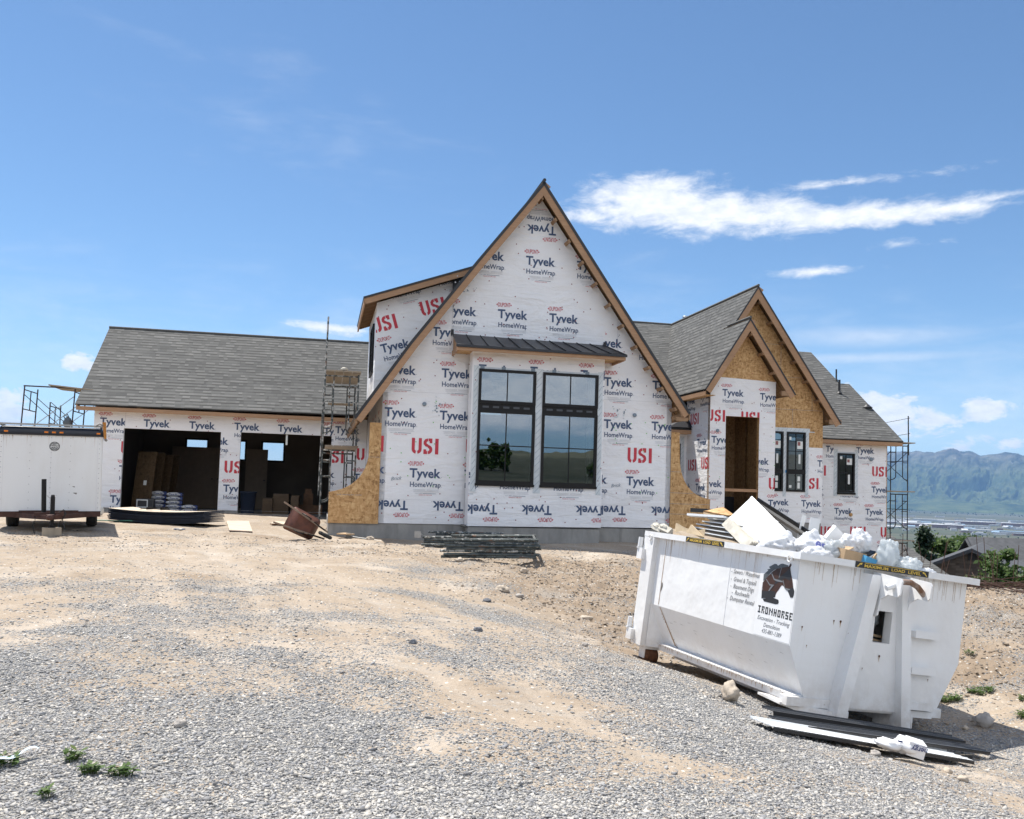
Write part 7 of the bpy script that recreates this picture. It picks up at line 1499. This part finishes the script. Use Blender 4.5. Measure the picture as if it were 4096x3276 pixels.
for i in range(64):
    x = 8.3 + rnd.uniform(-1.1, 1.5); y = 15.6 + rnd.uniform(-.4, .9); o = rod1 if first else rod1.copy()
    if not first: COL.objects.link(o)
    first = False; o.location = (x, y, gz(x, y) + .03 + rnd.uniform(0, .13)); o.rotation_euler = (0, rnd.gauss(.0, .12), rnd.gauss(-.1, .35) + (1.4 if i % 3 == 0 else 0)); o.scale = (rnd.uniform(.4, .9), 1, 1); tag(o, 'rusty reinforcing rod in the tangled pile on the bank crest', 'rod', 'reinforcing rods piled on the bank')
# the town on the valley floor
M['tw'] = plain('white metal siding', (.50, .50, .50), .7); M['tb'] = plain('brown brick block', (.20, .13, .11), .8); M['tr'] = plain('pale flat roof', (.52, .53, .54), .8); M['tg'] = plain('grey roof', (.25, .27, .30), .8); M['tbl'] = plain('blue grey roof', (.22, .32, .42), .7)
VZ = -110.
def town(az, d, w, dp, h, wall, roof, rz, label, gab=False):
    x, y = d * math.sin(R(az)), d * math.cos(R(az)); t = thing('town_building', label, 'building', (x, y, gb(x, y)), rz, 'buildings in the distant valley town')
    mb = MB(); mb.box(-w / 2, w / 2, -dp / 2, dp / 2, -2, h, 0); mb.build('wall', [M[wall]], t)
    mb = MB()
    if gab: mb.prism([(-w / 2 - .5, -dp / 2 - .5, h), (w / 2 + .5, -dp / 2 - .5, h), (w / 2 + .5, 0, h + dp * .18), (-w / 2 - .5, 0, h + dp * .18)], (0, 0, .3), 0); mb.prism([(-w / 2 - .5, dp / 2 + .5, h), (w / 2 + .5, dp / 2 + .5, h), (w / 2 + .5, 0, h + dp * .18), (-w / 2 - .5, 0, h + dp * .18)], (0, 0, .3), 0)
    else: mb.box(-w / 2 - .3, w / 2 + .3, -dp / 2 - .3, dp / 2 + .3, h, h + .8, 0)
    mb.build('roof', [M[roof]], t); return t
rnd = random.Random(77)
def dep(e): return 111.6 / math.tan(R(e))
big = [(23.9, 1.30, 150, 70, 12, 'tw', 'tr'), (25.2, 1.16, 150, 60, 13, 'tw', 'tr'), (26.6, 1.22, 170, 60, 14, 'tw', 'tr'), (27.6, 1.24, 180, 60, 15, 'tb', 'tr'), (28.6, 1.22, 150, 60, 15, 'tw', 'tr'), (29.6, 1.26, 120, 60, 16, 'tb', 'tr'), (27.6, 1.40, 120, 60, 8, 'tw', 'tg'), (26.0, 1.50, 150, 80, 14, 'tb', 'tr'), (24.9, 1.48, 160, 80, 14, 'tb', 'tr'), (29.4, 1.65, 110, 60, 8, 'tw', 'tbl'), (28.0, 1.60, 80, 40, 6, 'tw', 'tr'), (27.9, 1.02, 160, 60, 10, 'tw', 'tr'), (29.8, 1.02, 110, 50, 10, 'tw', 'tbl'), (24.0, .92, 120, 40, 8, 'tw', 'tg'), (23.3, 1.20, 120, 50, 9, 'tw', 'tr'), (25.8, .90, 60, 30, 9, 'tw', 'tr')]
for i, (a, e, w, dp, h, wa, ro) in enumerate(big): town(a, dep(e), w, dp, h, wa, ro, -R(a) + rnd.gauss(0, .1), ('large pale warehouse' if wa == 'tw' else 'large brown block') + ' in the far valley town right of the scaffold')
for i in range(70):
    a = rnd.uniform(23, 31); e = rnd.choice((1.1, 1.2, 1.3, 1.35, 1.45, 1.55, 1.7)) + rnd.gauss(0, .06); wa, ro = rnd.choice((('tw', 'tr'), ('tw', 'tg'), ('tb', 'tg'), ('tw', 'tbl'), ('tw', 'tr')))
    town(a, dep(e), rnd.uniform(18, 60), rnd.uniform(14, 30), rnd.uniform(4, 8), wa, ro, -R(a) + rnd.gauss(0, .3), 'tiny pale building in the far valley town right of the scaffold', rnd.random() < .4)
def far_wood():
    """scattered valley trees that read as a far-off mass"""
    rg = np.random.default_rng(4); mb = MB(); rnd = random.Random(8)
    for i in range(900):
        a = rnd.uniform(18, 36); k = rnd.random()
        d = dep(rnd.uniform(.55, .72)) if k < .25 else dep(rnd.uniform(1.0, 2.2)) if k < .6 else rnd.uniform(300, 1600)
        a = a + .6 * math.sin(d / 700.); x, y = d * math.sin(R(a)), d * math.cos(R(a)); r_ = rnd.uniform(2.0, 4.5) * (2.2 if k < .25 else 1.); z = gb(x, y)
        for q in range(26 if d < 1700 else 6):
            u = Vector((rnd.gauss(0, 1), rnd.gauss(0, 1), rnd.gauss(0, 1))).normalized(); c = Vector((x, y, z + r_ * .9)) + u * r_ * .7; v = u.orthogonal().normalized() * r_ * .55; w = u.cross(v).normalized() * r_ * .55
            mb.poly([c - v - w * .3, c + w, c + v - w * .3, c - w * .9], 0)
    o = mb.build('valley_wood', [M['leafB']], smooth=False); tag(o, 'dark scattered trees across the far valley floor', 'wood', kind='stuff')
far_wood()
def mountains():
    az = np.arange(4, 64, .07); K = [(4, .3), (14, .9), (18, 2.1), (20.9, 2.5), (22.93, 2.74), (24.38, 2.80), (25.55, 2.72), (26.33, 2.98), (26.98, 2.84), (27.31, 2.88), (27.87, 2.60), (28.4, 2.68), (29.12, 2.78), (30.03, 2.62), (33, 2.9), (38, 2.4), (46, 1.6), (64, .4)]
    el = np.interp(az, [k[0] for k in K], [k[1] for k in K]) + .16 * fbm(az * 2.6, az * 0 + 3, 6, 3, .6)
    dn = np.linspace(0, 1, 130); D0, D1 = 11000., 15000.; rows = []
    A, Dn = np.meshgrid(az, dn, indexing='ij'); D = D0 + (D1 - D0) * Dn * 1.25
    crest = np.tan(np.radians(el))[:, None] * D1 + 1.6 + 40
    t = np.clip(Dn * 1.25, 0, 1.25)
    rise = np.where(t < 1, .16 * sstep(0, .42, t) + .84 * sstep(.30, 1.02, t) ** 1.15, 1 - (t - 1) * 1.2)
    xw = A * 300.; wv = fbm(xw / 700., t * 2.2, 4, 51) * 2.2; rid = np.abs(fbm(xw / 900. + wv + .8 * t, t * 1.6 + wv * .4, 5, 13, .55)) * 2.6; rid2 = fbm(xw / 260. + wv, t * 5.5, 6, 23, .62)
    z = -114 + (crest + 114) * np.clip(rise - (rid * .34 + rid2 * .30) * np.clip(t * 1.5, 0, 1) * np.clip((1.02 - t) * 3, .0, 1) * (t > .25) * np.clip((t - .25) * 4, 0, 1), 0, 2)
    V = np.stack([D * np.sin(np.radians(A)), D * np.cos(np.radians(A)), z], -1).reshape(-1, 3); na, nd = A.shape
    i = np.arange(na - 1)[:, None] * nd; j = np.arange(nd - 1)[None]; Fq = np.stack([i + j, i + nd + j, i + nd + j + 1, i + j + 1], -1).reshape(-1, 4)
    mb = MB(); mb.arrays(V, Fq)
    m, w = new_mat('mountain slopes'); v = w.coord('Object'); x, y, zz = w.sep(v); geo = w.n('ShaderNodeNewGeometry'); nz = w.sep(geo.outputs['Normal'])[2]
    n = w.noise(v, .0016, 7, .65); n2 = w.noise(v, .006, 5, .65)
    hgt = w.math('ADD', w.math('DIVIDE', zz, 950.), w.math('MULTIPLY', w.math('SUBTRACT', n, .5), .5))
    low = w.mix(w.mr(n2, .35, .65), (.045, .068, .032), (.115, .135, .06)); hi = w.mix(w.mr(n2, .4, .65), (.07, .068, .06), (.19, .17, .15))
    col = w.mix(w.mr(hgt, .35, .85), low, hi); col = w.mix(w.mr(n, .5, .62, 0, .75), col, (.018, .034, .022))
    chute = w.math('MULTIPLY', w.math('GREATER_THAN', n2, .685), w.math('GREATER_THAN', hgt, .25)); col = w.mix(w.math('MULTIPLY', chute, .6), col, (.34, .28, .22))
    snow = w.math('MULTIPLY', w.math('GREATER_THAN', w.noise(w.mapping(v, (1, 1, .35)), .0085, 5, .7), .665), w.math('GREATER_THAN', zz, 560.)); col = w.mix(snow, col, (.75, .76, .78))
    w.link(col, w.b.inputs['Base Color']); w.b.inputs['Roughness'].default_value = 1.; w.b.inputs['Specular IOR Level'].default_value = 0.
    o = mb.build('mountains', [m], smooth=False); tag(o, None, None, kind='structure')
mountains()
def haze():
    mb = MB(); mb.box(-23500, 23500, -23500, 23500, -118, 930, 0); m, w = new_mat('valley haze'); w.t.nodes.remove(w.b)
    pv = w.n('ShaderNodeVolumePrincipled'); pv.inputs['Color'].default_value = (.30, .56, 1., 1); pv.inputs['Density'].default_value = HAZE; pv.inputs['Anisotropy'].default_value = .1; w.link(pv.outputs[0], w.o.inputs['Volume'])
    m.cycles.homogeneous_volume = True if hasattr(m.cycles, 'homogeneous_volume') else False
    o = mb.build('haze', [m]); tag(o, 'thin blue haze filling the valley air', 'haze', kind='stuff'); return o
HAZE = 4.1e-5
haze()
